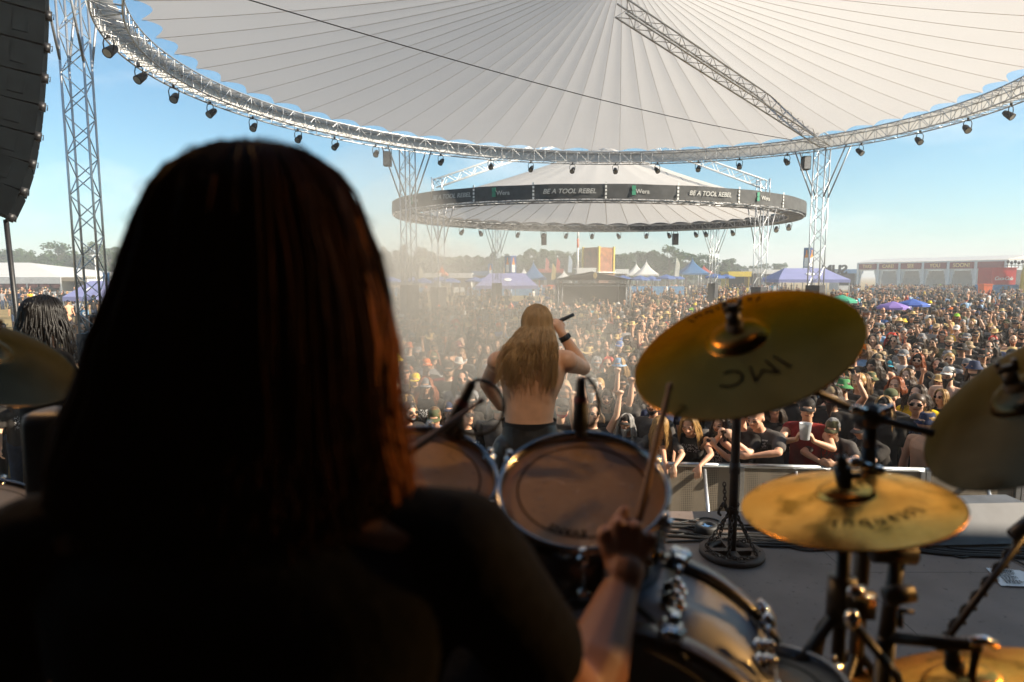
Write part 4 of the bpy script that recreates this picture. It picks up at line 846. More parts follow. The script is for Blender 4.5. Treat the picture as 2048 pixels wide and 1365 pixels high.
# drums
def head_material(name, col, tr):
    m = bpy.data.materials.new(name); m.use_nodes = True; t = m.node_tree; b = t.nodes['Principled BSDF']; l = t.links.new
    tc = t.nodes.new('ShaderNodeTexCoord'); no = t.nodes.new('ShaderNodeTexNoise'); no.inputs['Scale'].default_value = 16; no.inputs['Detail'].default_value = 8; no.inputs['Roughness'].default_value = .7; l(tc.outputs['Object'], no.inputs['Vector'])
    mx = t.nodes.new('ShaderNodeMix'); mx.data_type = 'RGBA'; mx.inputs['A'].default_value = (*[c*.6 for c in col], 1); mx.inputs['B'].default_value = (*col, 1); l(no.outputs['Fac'], mx.inputs['Factor']); l(mx.outputs['Result'], b.inputs['Base Color'])
    b.inputs['Roughness'].default_value = .38; trn = t.nodes.new('ShaderNodeBsdfTranslucent'); l(mx.outputs['Result'], trn.inputs[0]); tp = t.nodes.new('ShaderNodeBsdfTransparent'); tp.inputs[0].default_value = (.95, .86, .74, 1)
    a = t.nodes.new('ShaderNodeMixShader'); a.inputs[0].default_value = .45; l(b.outputs[0], a.inputs[1]); l(trn.outputs[0], a.inputs[2])
    c = t.nodes.new('ShaderNodeMixShader'); c.inputs[0].default_value = tr; l(a.outputs[0], c.inputs[1]); l(tp.outputs[0], c.inputs[2]); l(c.outputs[0], t.nodes['Material Output'].inputs['Surface']); return m
M['head'] = head_material('drum_head_film', (.86, .60, .38), .40); M['head_clear'] = head_material('clear_drum_film', (.4, .38, .36), .82); M['head_white'] = head_material('coated_drum_head', (.50, .46, .40), .05)
M['shell'] = mat('dark_shell_lacquer', (.035, .038, .046), .24, .25, .15, 6, coat=.4); M['shell_grey'] = mat('grey_shell_lacquer', (.32, .35, .42), .5, .1, .2, 5, coat=.12); M['shell_in'] = mat('maple_inside', (.42, .20, .085), .5, 0, .2, 3, scl=(1, 1, 9)); M['hoop_dark'] = mat('dark_chrome', (.30, .30, .31), .22, 1, .1, 10)
M['wear'] = mat('head_wear_marks', (.30, .21, .15), .7, 0, .4, 20)
def drum(name, label, Mx, R, depth, head, lugs=6, open_bottom=True):
    o = Mx.translation.copy(); r = thing(name, label, 'drum', o); r.rotation_euler = Mx.to_euler(); r['dz'] = depth
    MB().lathe([(R*.985, -.004), (R*.985, -depth), (R*.955, -depth), (R*.955, -.004)], 64, closed=True).build('shell', M['shell'], r, local=True)
    MB().lathe([(R*.953, -.006), (R*.953, -depth+.002)], 64).build('shell_lining', M['shell_in'], r, local=True)
    h = MB().lathe([(.0005, .0)] + [(R*.97*u, .0) for u in (.3, .6, .85, 1)], 64).build('drum_head', head, r, local=True)
    MB().lathe([(R*.765, .0008), (R*.785, .0012), (R*.785, .0009)], 64).build('damping_ring', M['marker'], h, local=True)
    MB().lathe([(R*.965, -.006), (R*.975, .013), (R*1.01, .016), (R*1.035, .010), (R*1.03, -.016), (R*1.0, -.018), (R*1.0, -.004)], 72).build('hoop', M['hoop_dark'], r, local=True)
    if open_bottom:
        MB().lathe([(.0005, -depth), (R*.96, -depth)], 48).build('bottom_head', M['head_clear'], r, local=True)
        MB().lathe([(R*.99, -depth-.014), (R*1.03, -depth-.012), (R*1.03, -depth+.014), (R*.99, -depth+.016)], 64, closed=True).build('bottom_hoop', M['hoop_dark'], r, local=True)
    for k in range(lugs):
        a = 2*pi*(k+.5)/lugs; c = Vector((cos(a), sin(a), 0)); b = MB()
        b.cyl(c*(R*1.06) + Vector((0, 0, .012)), c*(R*1.06) + Vector((0, 0, -depth*.42)), .004, n=8); b.cyl(c*(R*.985) + Vector((0, 0, -depth*.40)), c*(R*1.09) + Vector((0, 0, -depth*.40)), .016, .010, 12)
        b.box(c*(R*1.045) + Vector((0, 0, -.004)), (.026, .018, .02), rotz(a)); b.cyl(c*(R*1.06) + Vector((0, 0, .01)), c*(R*1.06) + Vector((0, 0, .022)), .006, n=8); b.build('lug', M['chrome'], r, local=True)
    return r, h
MT2 = disc(1167, 991, 169, 117, -2, .165); MT1 = disc(846, 963, 146, 100, -3, .152)
tom2, h2 = drum('tom_drum', 'larger middle tom with amber see-through head and dark shell', MT2, .165, .24, M['head'])
tom1, h1 = drum('tom_drum', 'smaller tom partly hidden by the drummer, with amber see-through head', MT1, .152, .22, M['head'])
cymbal_text(None, 1, 'EVANS', .022, .118, -104, False, 'maker_lettering', M['marker'], .0012, h2, off=.0005)
def smudges(h, R, seed, n):
    rg = random.Random(seed); b = MB()
    for _ in range(n):
        a = rg.uniform(0, 6.28); rr = R*.72*sqrt(rg.random()); l = rg.uniform(.003, .013); th = rg.uniform(0, 6.28); c = Vector((rr*cos(a), rr*sin(a), .001)); k = 8; w = rg.uniform(.0015, .004)
        b.add([c + rotz(th) @ Vector((l*cos(2*pi*i/k)*rg.uniform(.7, 1.2), w*sin(2*pi*i/k)*rg.uniform(.6, 1.3), 0)) for i in range(k)], [tuple(range(k))])
    kind(b.build('wear_marks', M['wear'], h, local=True, smooth=False), 'stuff')
smudges(h2, .165, 2, 46); smudges(h1, .152, 5, 34)
MS = disc(1490, 1402, 212, 104, 0, .178); sn, hs = drum('snare_drum', 'snare drum with pale coated head at the bottom edge, only its rim in view', MS, .178, .15, M['head_white'], 8, False)
MF = disc(-28, 1024, 142, 60, -4, .17); ft, hf = drum('side_drum', 'blurred drum with pale head at the left edge', MF, .17, .26, M['head_white'], 6, False)
for Mx, R, dp, nm in ((MS, .178, .15, 'snare_stand'), (MF, .17, .26, 'drum_stand')):
    c = Mx.translation; b = MB(); z0 = c.z - dp - .02; r = thing(nm, 'chrome tripod stand under the snare drum' if nm[0] == 's' else 'chrome tripod stand under the blurred drum at the left edge', 'drum stand', (c.x, c.y, RZ))
    MB().cyl((c.x, c.y, z0 - .01), (c.x, c.y, RZ+.15), .012, n=12).build('tube', M['chrome'], r)
    for k in range(3):
        a = 2*pi*k/3 + .4; MB().cyl((c.x, c.y, RZ+.26), (c.x + .22*cos(a), c.y + .22*sin(a), RZ+.01), .009, n=8).build('leg', M['chrome'], r); MB().tube([(c.x, c.y, z0-.02), (c.x + .12*cos(a), c.y + .12*sin(a), z0-.01), (c.x + .17*cos(a), c.y + .17*sin(a), z0+.03)], .007, 8).build('basket_arm', M['chrome'], r)
# bass drum
RB = .305; cf = at(1290, 1390, F*RB/285); cn = at(1153, 1515, 1.12); ax = (cf - cn); ax.z = 0; ax.normalize(); ax = (ax + Vector((-.25, .35, 0))).normalized(); DB = .25
MBD = frame(cf, ax, Vector((0, 0, 1))); r = thing('bass_drum', 'big dark glossy bass drum with chrome claws behind the raised hand', 'drum', cf); r.rotation_euler = MBD.to_euler()
MB().lathe([(RB*.955, .0), (RB*.955, -DB), (RB*.93, -DB), (RB*.93, 0)], 80, closed=True).build('shell', M['shell_grey'], r, local=True)
M['hoop_wood'] = mat('dark_wood_hoop', (.05, .035, .028), .35, 0, .2, 6, coat=.3)
for z0, z1 in ((.005, .045), (-DB-.04, -DB)): MB().lathe([(RB*.96, z0), (RB*1.0, z0), (RB*1.012, z0+.004), (RB*1.012, z1-.004), (RB*1.0, z1), (RB*.96, z1)], 80, closed=True).build('hoop', M['hoop_wood'], r, local=True)
MB().lathe([(.001, .02), (RB*.94, .02)], 64).build('front_head', M['black_plastic'], r, local=True); MB().lathe([(.001, -DB-.02), (RB*.94, -DB-.02)], 64).build('batter_head', M['head_white'], r, local=True)
for k in range(10):
    a = 2*pi*(k+.32)/10; c = Vector((cos(a), sin(a), 0)); Ra = rotz(a)
    for z, s in ((.028, 1), (-DB-.02, -1)):
        b = MB(); b.box(c*(RB*1.03) + Vector((0, 0, z)), (.018, .034, .046), Ra); b.box(c*(RB*1.04) + Vector((0, 0, z - s*.035)), (.022, .022, .03), Ra); b.cyl(c*(RB*1.045) + Vector((-.0, 0, z)) + Ra @ Vector((0, -.022, 0)), c*(RB*1.045) + Vector((0, 0, z)) + Ra @ Vector((0, .022, 0)), .007, n=8)
        b.cyl(c*(RB*1.04) + Vector((0, 0, z)), c*(RB*1.04) + Vector((0, 0, z - s*.10)), .004, n=8); b.build('claw', M['chrome'], r, local=True)
        b = MB(); b.cyl(c*(RB*.95) + Vector((0, 0, z - s*.125)), c*(RB*1.0) + Vector((0, 0, z - s*.125)), .024, .022, 18); b.cyl(c*(RB*1.0) + Vector((0, 0, z - s*.125)), c*(RB*1.035) + Vector((0, 0, z - s*.125)), .019, .014, 18); b.ball(c*(RB*1.037) + Vector((0, 0, z - s*.125)), .010, 10, 6); b.build('lug', M['chrome'], r, local=True)
b = MB(); b.tube([MBD @ Vector((RB*.97*cos(a), RB*.97*sin(a), z)) for a, z in ((.3, -.30), (.10, -.22), (-.12, -.14), (-.4, -.09), (-.75, -.10))], .006, 7); tag(b.build('cable', M['rubber']), 'black cable lying over the shell of the bass drum', 'cable')
for s in (-1, 1):
    q = MBD @ Vector((-RB*.55, s*RB*.85, -.1)); MB().cyl(q - Vector((0, 0, 0)), Vector((q.x + s*-.12*ax.y, q.y + s*.12*ax.x, RZ+.005)), .008, n=8).build('spur', M['chrome'], None)
for o in [o for o in COL.objects if o.name.startswith('spur')]:
    o.parent = r; o.matrix_parent_inverse = (Matrix.Translation(cf) @ MBD.to_3x3().to_4x4()).inverted()
# clip-on microphones
def clip_mic(name, label, tip, base, d, loop, rim):
    tp, bs = at(*tip, d), at(*base, d); r = thing(name, label, 'microphone', bs); ax_ = (tp - bs); L_ = ax_.length; Mx = frame(bs, ax_)
    MB().lathe([(.001, 0), (.016, .0), (.0175, L_*.25), (.016, L_*.50), (.012, L_*.62), (.0105, L_*.92), (.007, L_), (.001, L_)], 18, Mx).build('body', M['black_plastic'], r)
    MB().lathe([(.0166, L_*.50), (.0150, L_*.545), (.0138, L_*.60)], 18, Mx @ Matrix.Scale(1.06, 4)).build('colour_ring', M['ring_red'], r)
    MB().cyl(bs + ax_*.1, rim, .010, .014, 10).build('rim_clip', M['black_plastic'], r)
    MB().tube([at(x, y, d + dd) for x, y, dd in loop], .0042, 7).build('cable', M['rubber'], r)
M['ring_red'] = mat('dull_red_band', (.12, .012, .015), .5, 0, .1, 10)
n = 22; lp1 = [(946, 764, 0)] + [(951 + 55*sin(a) + 2, 815 - 55*cos(a), .01*sin(a)) for a in np.linspace(.05, pi*1.12, n)] + [(905, 850, 0)]
clip_mic('drum_microphone', 'black clip-on drum microphone with dark red band and looping cable, left of the singer', (946, 762), (895, 868), 1.36, lp1, MT1 @ Vector((.152*.35, .152*.95, .01)))
lp2 = [(1163, 757, 0), (1176, 756, 0), (1190, 775, 0), (1198, 805, .01), (1196, 832, .01), (1184, 850, .0), (1172, 856, 0)]
clip_mic('drum_microphone', 'black upright drum microphone clipped on the middle tom', (1162, 755), (1160, 862), 1.34, lp2, MT2 @ Vector((0, .165*1.0, .012)))
st = MB(); q = at(918, 835, 1.38); st.cyl(q, MT1 @ Vector((.152*.45, .152*.92, .01)), .012, .016, 10); tag(st.build('rim_mount', M['black_plastic']), 'black mount on the rim of the smaller tom', 'mount')
# black monitor speaker at the left
p = at(128, 935, 1.75); r = thing('speaker', 'small blurred black speaker on a pole left of the drummer', 'speaker', (p.x, p.y, RZ)); b = MB(); b.rings([(p.x, p.y, p.z + .165*s, .075*k, .07*k) for s, k in ((-1, .9), (-.96, 1), (.8, .98), (.95, .9), (1, .7))], 20, 5); b.build('cabinet', M['black_plastic'], r)
MB().cyl((p.x, p.y, p.z-.16), (p.x, p.y, RZ), .017, n=10).build('pole', M['black'], r); MB().cyl((p.x, p.y, RZ+.02), (p.x, p.y, RZ), .14, n=20).build('foot', M['black'], r)
# ------------------------------------------------------------------ things on the stage floor
def chain(b, pts, link=.036, r=.0045):
    pts = [Vector(p) for p in pts]; seg = []; 
    for a, c in zip(pts, pts[1:]):
        k = max(1, round((c-a).length/(link*.72)))
        for i in range(k): seg.append((a.lerp(c, (i+.5)/k), (c-a).normalized()))
    for i, (p, d) in enumerate(seg):
        u, w, _ = basis(d); s = u if i % 2 else w; b.tube([p + d*(link*.5*cos(t)) + s*(link*.3*sin(t)) for t in np.linspace(0, 2*pi, 9)], r, 5, cap=False)
c = at_z(1463, 1109, STZ); r = thing('microphone_stand', 'heavy rusty iron microphone stand with ring foot and chains on the stage floor', 'microphone stand', c)
M['iron'] = mat('rusty_iron', (.045, .035, .03), .6, .5, .5, 14, bump=.15, col2=(.10, .06, .04))
MB().lathe([(.135, 0), (.225, 0), (.225, .03), (.135, .03)], 40, Matrix.Translation(c + Vector((0, 0, .002))), closed=True).build('ring_foot', M['iron'], r)
b = MB(); b.box(c + Vector((0, 0, .022)), (.40, .05, .03)); b.box(c + Vector((0, 0, .021)), (.05, .40, .03)); b.build('cross_bar', M['iron'], r, smooth=False)
MB().cyl(c + Vector((0, 0, .03)), c + Vector((0, 0, 1.70)), .030, n=16).build('pole', M['iron'], r); MB().cyl(c + Vector((0, 0, .6)), c + Vector((0, 0, .68)), .036, n=16).build('collar', M['iron'], r)
b = MB()
for k in range(5):
    a = k*2*pi/5 + .5; chain(b, [c + Vector((.03*cos(a), .03*sin(a), .30)), c + Vector((.11*cos(a), .11*sin(a), .17 + .05*(k % 2))), c + Vector((.18*cos(a), .18*sin(a), .05)), c + Vector((.17*cos(a+.6), .17*sin(a+.6), .045)), c + Vector((.17*cos(a+1.1), .17*sin(a+1.1), .04))])
chain(b, [c + Vector((.036*cos(t), .036*sin(t), .31 + .01*t)) for t in np.linspace(0, 7, 9)]); chain(b, [c + Vector((-.03, 0, .30)), c + Vector((-.09, -.05, .40)), c + Vector((-.12, -.04, .33)), c + Vector((-.10, -.02, .30))]); chain(b, [c + Vector((-.05, .02, .34)), c + Vector((-.06, .03, .52))])
b.build('chain', M['iron'], r); MB().ball(c + Vector((0, 0, 1.78)), (.035, .035, .05), 12, 8).build('microphone', M['black'], r)
def wedge(name, label, cx, cy, w, d, h, rz, mate):
    r = thing(name, label, 'monitor speaker', (cx, cy, STZ)); r.rotation_euler = (0, 0, rz); b = MB(); x = w/2
    pr = [(-d/2, 0), (d/2, 0), (d/2, h*.45), (d*.30, h), (-d*.05, h)]; n = len(pr)
    b.add([(s*x, y, z+.002) for s in (-1, 1) for y, z in pr], [tuple(range(n)), tuple(range(2*n-1, n-1, -1))] + [(i, n+i, n+(i+1) % n, (i+1) % n) for i in range(n)]); b.build('cabinet', mate, r, local=True, smooth=False)
    Mx = Matrix.Rotation(-atan2(h, d*.45), 3, 'X') if False else None
    b = MB(); g = [Vector((-x+.05, -d*.47, .03)), Vector((x-.05, -d*.47, .03)), Vector((x-.05, -d*.08, h-.02)), Vector((-x+.05, -d*.08, h-.02))]; off = Vector((0, -.008, .006)); b.add([p + off for p in g], [(0, 1, 2, 3)]); b.build('grille', mate, r, local=True, smooth=False)
    for s in (-1, 1): MB().box((s*(x+.004), 0, h*.5), (.01, .12, .04)).build('handle', M['black'], r, local=True, smooth=False)
M['wedge_grey'] = mat('scuffed_grey_paint', (.085, .09, .10), .6, 0, .25, 4)
q = at_z(1905, 1085, STZ); wedge('stage_monitor', 'wide grey wedge monitor on the stage edge at the right', q.x, q.y + .12, 1.25, .5, .26, radians(3), M['wedge_grey'])
q = at_z(1610, 1040, STZ); wedge('stage_monitor', 'black wedge monitor at the stage edge behind the golden hi-hat', q.x, SF-.36, .75, .5, .30, radians(-12), M['black_plastic'])
q = at_z(1135, 1010, STZ); wedge('stage_monitor', 'black wedge monitor at the stage edge under the singer', .42, SF-.34, .75, .5, .36, 0, M['black_plastic'])
def floor_cable(pts, rad, label, grp='cables along the stage edge'):
    P = [at_z(x, y, STZ + rad) for x, y in pts]; out = []
    for i in range(len(P)-1):
        p0, p1, p2, p3 = P[max(i-1, 0)], P[i], P[i+1], P[min(i+2, len(P)-1)]
        for k in range(8):
            t = k/8; out.append(.5*((2*p1) + (p2-p0)*t + (2*p0-5*p1+4*p2-p3)*t*t + (3*p1-p0-3*p2+p3)*t**3))
    out.append(P[-1]); tag(MB().tube(out, rad, 6).build('cable', M['rubber']), label, 'cable', grp)
rg = random.Random(21)
for i in range(9):
    y0 = 1040 + 5*i; floor_cable([(1180, y0 + 4), (1330, y0 + rg.uniform(-4, 4)), (1420, y0 + 6 + rg.uniform(-5, 5)), (1500, y0 + 10 + rg.uniform(-4, 4)), (1620, y0 + 14), (1760, y0 + 14 + rg.uniform(-4, 4)), (1900, 1092 + i*2.2), (2060, 1097 + i*2.5 + rg.uniform(-2, 2)), (2250, 1100 + i*4)], rg.choice([.007, .009, .012]), 'black cable of the loose bundle along the front of the stage')
for i in range(3): floor_cable([(1490, 1070 + 4*i), (1560, 1084 + 3*i), (1610, 1097 + 2*i), (1660, 1097 + i), (1700, 1092)], .006, 'thin black cable curving behind the golden hi-hat', 'thin cables behind the hi-hat')
floor_cable([(1860, 1092), (1900, 1097), (1935, 1104), (1938, 1112), (1920, 1115), (1903, 1108), (1910, 1100), (1960, 1106), (2010, 1112), (2060, 1135)], .006, 'thin black cable with one loop on the bare floor near the set list')
floor_cable([(1330, 1050), (1380, 1042), (1410, 1036), (1440, 1045), (1400, 1062), (1340, 1072)], .007, 'loose black cable looping beside the small wheel')
q = at_z(1412, 1068, STZ); r = thing('castor_wheel', 'small black wheel with blue centre lying on the stage floor', 'wheel', q)
MB().lathe([(.03, .0), (.075, .0), (.085, .012), (.085, .062), (.075, .075), (.052, .075), (.05, .060), (.03, .058)], 28, Matrix.Translation(q + Vector((0, 0, .002)))).build('tyre', M['rubber'], r)
b = MB(); b.cyl(q + Vector((0, 0, .05)), q + Vector((0, 0, .066)), .018, n=14)
for k in range(4): b.box(q + rotz(k*pi/2) @ Vector((.03, 0, 0)) + Vector((0, 0, .06)), (.045, .018, .008), rotz(k*pi/2))
b.build('spokes', mat('blue_steel', (.10, .25, .5), .3, .5, .1, 9), r, smooth=False)
# set list
P4 = [at_z(x, y, STZ + .004) for x, y in ((1972, 1136), (2040, 1141), (2110, 1176), (2002, 1172))]; r = thing('set_list', 'white set list sheet taped to the stage floor at the right edge', 'paper', P4[0]); b = MB(); vs = []
for i in range(9):
    for j in range(9): vs.append(P4[0].lerp(P4[1], i/8).lerp(P4[3].lerp(P4[2], i/8), j/8) + Vector((0, 0, .004*abs(sin(i*1.3)*sin(j*.9)))))
b.add(vs, [(i*9+j, i*9+j+1, i*9+j+10, i*9+j+9) for i in range(8) for j in range(8)]); b.build('sheet', mat('paper', (.72, .74, .76), .7, 0, .06, 12), r)
b = MB(); rg = random.Random(4)
for i in range(11):
    v = .13 + .075*i; L0, L1 = P4[0].lerp(P4[3], v), P4[1].lerp(P4[2], v); u0 = .28 if i == 0 else .14; u1 = u0 + (.4 if i == 0 else rg.uniform(.25, .5)); s = u0
    while s < u1:
        e = min(u1, s + rg.uniform(.03, .09)); a, c = L0.lerp(L1, s), L0.lerp(L1, e); d = Vector((0, .012 if i == 0 else .005, 0)); z = Vector((0, 0, .0075)); b.add([a - d + z, c - d + z, c + d + z, a + d + z], [(0, 1, 2, 3)]); s = e + .018
b.build('print', M['marker'], r, smooth=False)
# ------------------------------------------------------------------ crowd barrier
BA, BB = at_z(1329, 925, 1.15), at_z(1862, 937, 1.15); bd = (BB - BA).normalized(); bd.z = 0; bd.normalize(); bn = Vector((bd.y, -bd.x, 0))     # bn points to the stage
def barrier_pt(s, z=0): p = BA + bd*s; return Vector((p.x, p.y, z))
def perf_material():
    m = mat('perforated_steel', (.27, .232, .182), .6, .15, .15, 3); t = m.node_tree; b = t.nodes['Principled BSDF']; l = t.links.new; src = b.inputs['Base Color'].links[0].from_socket
    tc = t.nodes.new('ShaderNodeTexCoord'); vo = t.nodes.new('ShaderNodeTexVoronoi'); vo.inputs['Scale'].default_value = 45; vo.inputs['Randomness'].default_value = 0; l(tc.outputs['Object'], vo.inputs['Vector'])
    rp = t.nodes.new('ShaderNodeValToRGB'); rp.color_ramp.elements[0].position = .28; rp.color_ramp.elements[1].position = .36; rp.color_ramp.elements[0].color = (.25, .25, .25, 1); l(vo.outputs['Distance'], rp.inputs[0])
    q = t.nodes.new('ShaderNodeMix'); q.data_type = 'RGBA'; q.blend_type = 'MULTIPLY'; q.inputs['Factor'].default_value = 1; l(src, q.inputs['A']); l(rp.outputs[0], q.inputs['B']); l(q.outputs['Result'], b.inputs['Base Color']); return m
M['perf'] = perf_material(); RMb = Matrix((bd, -bn, Vector((0, 0, 1)))).transposed()
bw = 1.06; bp0 = None
for i in range(-7, 8):
    c = barrier_pt(i*bw + .35)
    if bp0 is None:
        r = bp0 = thing('crowd_barrier', 'grey perforated steel barrier section with bright top rail between crowd and stage', 'barrier', c, 'barrier sections in front of the crowd')
        W = lambda x, y, z: c + bd*x + bn*y + Vector((0, 0, z))
        MB().box(W(0, 0, .62), (bw-.08, .012, .98), RMb).build('sheet', M['perf'], r, smooth=False)
        MB().tube([W(-bw/2+.01, 0, 1.13), W(bw/2-.01, 0, 1.13)], .028, 10).build('top_rail', M['alu'], r)
        for s in (-1, 1):
            MB().box(W(s*(bw/2-.03), .012, .57), (.05, .05, 1.08), RMb).build('post', M['alu'], r, smooth=False)
        MB().cyl(W(.12, .02, 1.08), W(.12, .62, .06), .022, n=8).build('strut', M['alu'], r)
        MB().box(W(0, .35, .03), (bw-.04, .8, .05), RMb).build('tread_plate', M['alu_dark'], r, smooth=False)
        MB().box(W(0, .0, .1), (bw-.08, .04, .05), RMb).build('bottom_rail', M['alu'], r, smooth=False)
        MB().box(W(bw/2-.03, .045, .62), (.035, .03, .16), RMb).build('latch', M['alu_dark'], r, smooth=False)
    else:
        o = clone(bp0); o.location = c
# ------------------------------------------------------------------ hanging speaker column, left
prof = [(97, -55), (98, 0), (96, 60), (93, 120), (89, 178), (84, 232), (76, 288), (66, 340), (49, 392), (25, 441)]
M['pa'] = mat('pa_black', (.004, .006, .0075), .9, 0, .3, 12, spec=.05); f = Vector((cos(radians(35)), sin(radians(35)), 0)); sd = Vector((-f.y, f.x, 0)); dA = 7.4
r = thing('line_array', 'tall curved column of black loudspeakers hanging at the left edge', 'loudspeakers', at(60, 200, dA))
for i in range(len(prof)-1):
    a, c = at(*prof[i], dA), at(*prof[i+1], dA); ed = (a - c).normalized(); back = sd.cross(ed).normalized(); back = back if back.dot(f) < 0 else -back; h = (a-c).length
    Rm = Matrix((back, sd, ed)).transposed(); ctr = (a+c)/2 + back*.34 + sd*.0
    k = sharp(MB().box(ctr, (.66, 1.15, h*.93), Rm).build('cabinet', M['pa'], r, smooth=False))
    b = MB()
    for s in (-1, 1): b.box(ctr - sd*.578 + back*(.12*s) , (.14, .02, h*.5), Rm)
    b.build('recess', M['pa'], k, smooth=False)
    b = MB(); b.box(c - back*.015 - sd*.5, (.07, .08, .09), Rm); b.tube([c - back*.02 - sd*.5, c - back*.07 - sd*.5 + Vector((0, 0, .03)), c - back*.06 - sd*.5 - Vector((0, 0, .03))], .006, 5); b.build('rigging_pin', M['black'], k)
tp = at(12, 440, dA); bt = Vector((at(24, 660, dA).x, tp.y, STZ)); tag(MB().cyl(tp, bt, .028, n=8).build('tie_down_strap', M['black']), 'dark strap running down from the hanging speaker column at the left', 'strap')
tag(MB().cyl(at(40, -40, dA), at(40, -40, dA) + Vector((0, 0, 3)), .03, n=8).build('hoist_chain', M['black']), 'hoist chain above the hanging speaker column', 'chain')
# ------------------------------------------------------------------ people: tools
def obj_color_mat(name, rough, var, scale, trans=0, sss=0, bump=0, spec=.4, scl=(1, 1, 1)):
    m = mat(name, (1, 1, 1), rough, 0, var, scale, trans=trans, use_obj=True, bump=bump, spec=spec, scl=scl)
    if sss:
        b = m.node_tree.nodes['Principled BSDF']; b.inputs['Subsurface Weight'].default_value = sss; b.inputs['Subsurface Radius'].default_value = (.012, .005, .003); b.inputs['Subsurface Scale'].default_value = 1
    return m
M['skin'] = obj_color_mat('skin', .5, .09, 14, bump=.04); M['cloth'] = obj_color_mat('cloth', .9, .16, 22, bump=.2, spec=.15); M['hair'] = obj_color_mat('hair', .42, .35, 40, trans=.25, scl=(1, 1, .15)); M['hat'] = obj_color_mat('hat_cloth', .85, .14, 30, bump=.15, spec=.2)
M['eye'] = mat('eye_shadow', (.05, .03, .022), .5, 0, .1, 20); M['lip'] = mat('lip', (.30, .10, .08), .5, 0, .1, 20); M['glass_dark'] = mat('dark_lens', (.006, .006, .007), .55, 0, .1, 5, spec=.08)
def shirt_material():
    m = obj_color_mat('printed_cloth', .9, .16, 22, bump=.2, spec=.15); t = m.node_tree; b = t.nodes['Principled BSDF']; l = t.links.new; src = b.inputs['Base Color'].links[0].from_socket
    tc = t.nodes.new('ShaderNodeTexCoord'); oi = t.nodes.new('ShaderNodeObjectInfo'); sp = t.nodes.new('ShaderNodeSeparateXYZ'); l(tc.outputs['Object'], sp.inputs[0])
    def ma(op, a, b_=None, c=None):
        n = t.nodes.new('ShaderNodeMath'); n.operation = op
        for i, v in enumerate((a, b_, c)):
            if v is None: continue
            if isinstance(v, (int, float)): n.inputs[i].default_value = v
            else: l(v, n.inputs[i])
        return n.outputs[0]
    ax_ = ma('ABSOLUTE', sp.outputs['X']); rnd = oi.outputs['Random']
    inx = ma('LESS_THAN', ax_, ma('MULTIPLY_ADD', rnd, .05, .085)); iny = ma('LESS_THAN', sp.outputs['Y'], -.03)
    z0 = ma('MULTIPLY_ADD', ma('FRACT', ma('MULTIPLY', rnd, 7.3)), -.16, 1.24)
    inz = ma('MULTIPLY', ma('LESS_THAN', sp.outputs['Z'], 1.325), ma('GREATER_THAN', sp.outputs['Z'], z0))
    cb = t.nodes.new('ShaderNodeCombineXYZ'); l(ma('ADD', sp.outputs['X'], ma('MULTIPLY', rnd, 50.0)), cb.inputs[0]); l(sp.outputs['Z'], cb.inputs[2])
    no = t.nodes.new('ShaderNodeTexNoise'); no.inputs['Scale'].default_value = 42; no.inputs['Detail'].default_value = 3; no.inputs['Roughness'].default_value = .7; l(cb.outputs[0], no.inputs['Vector'])
    on = ma('MULTIPLY', ma('MULTIPLY', inx, iny), ma('MULTIPLY', inz, ma('GREATER_THAN', no.outputs['Fac'], .53))); on = ma('MULTIPLY', on, ma('GREATER_THAN', ma('FRACT', ma('MULTIPLY', rnd, 13.7)), .35))
    rp = t.nodes.new('ShaderNodeValToRGB'); rp.color_ramp.interpolation = 'CONSTANT'; e = rp.color_ramp.elements; e[0].color = (.5, .5, .5, 1); e[1].position = .45; e[1].color = (.7, .7, .68, 1)
    for p, c in ((.62, (.45, .12, .03, 1)), (.72, (.4, .03, .02, 1)), (.8, (.15, .25, .4, 1)), (.88, (.5, .45, .25, 1))): q = e.new(p); q.color = c
    l(ma('FRACT', ma('MULTIPLY', rnd, 29.1)), rp.inputs[0])
    mx = t.nodes.new('ShaderNodeMix'); mx.data_type = 'RGBA'; l(on, mx.inputs['Factor']); l(src, mx.inputs['A']); l(rp.outputs[0], mx.inputs['B']); l(mx.outputs['Result'], b.inputs['Base Color']); return m
M['shirt'] = shirt_material()
def remesh(b, name, voxel, smooth=3, mats=(), fac=.5):
    me = b.mesh(name + '_src', []); ob = bpy.data.objects.new('tmp', me); COL.objects.link(ob)
    r = ob.modifiers.new('r', 'REMESH'); r.mode = 'VOXEL'; r.voxel_size = voxel; r.use_smooth_shade = True
    if smooth: s = ob.modifiers.new('s', 'SMOOTH'); s.factor = fac; s.iterations = smooth
    bpy.context.view_layer.update(); me2 = bpy.data.meshes.new_from_object(ob.evaluated_get(bpy.context.evaluated_depsgraph_get())); me2.name = name
    bpy.data.objects.remove(ob); bpy.data.meshes.remove(me); me2.materials.clear()
    for m in mats: me2.materials.append(m)
    me2.polygons.foreach_set('use_smooth', [True]*len(me2.polygons)); return me2
def ik(S, W, hint, la, lf):
    S, W = Vector(S), Vector(W); d = W - S; L_ = min(d.length, (la+lf)*.995); d.normalize(); W = S + d*L_
    a = (la*la - lf*lf + L_*L_)/(2*L_); h = sqrt(max(0, la*la - a*a)); hv = Vector(hint); hv = hv - d*hv.dot(d)
    hv = hv.normalized() if hv.length > 1e-5 else basis(d)[0]; return S + d*a + hv*h, W
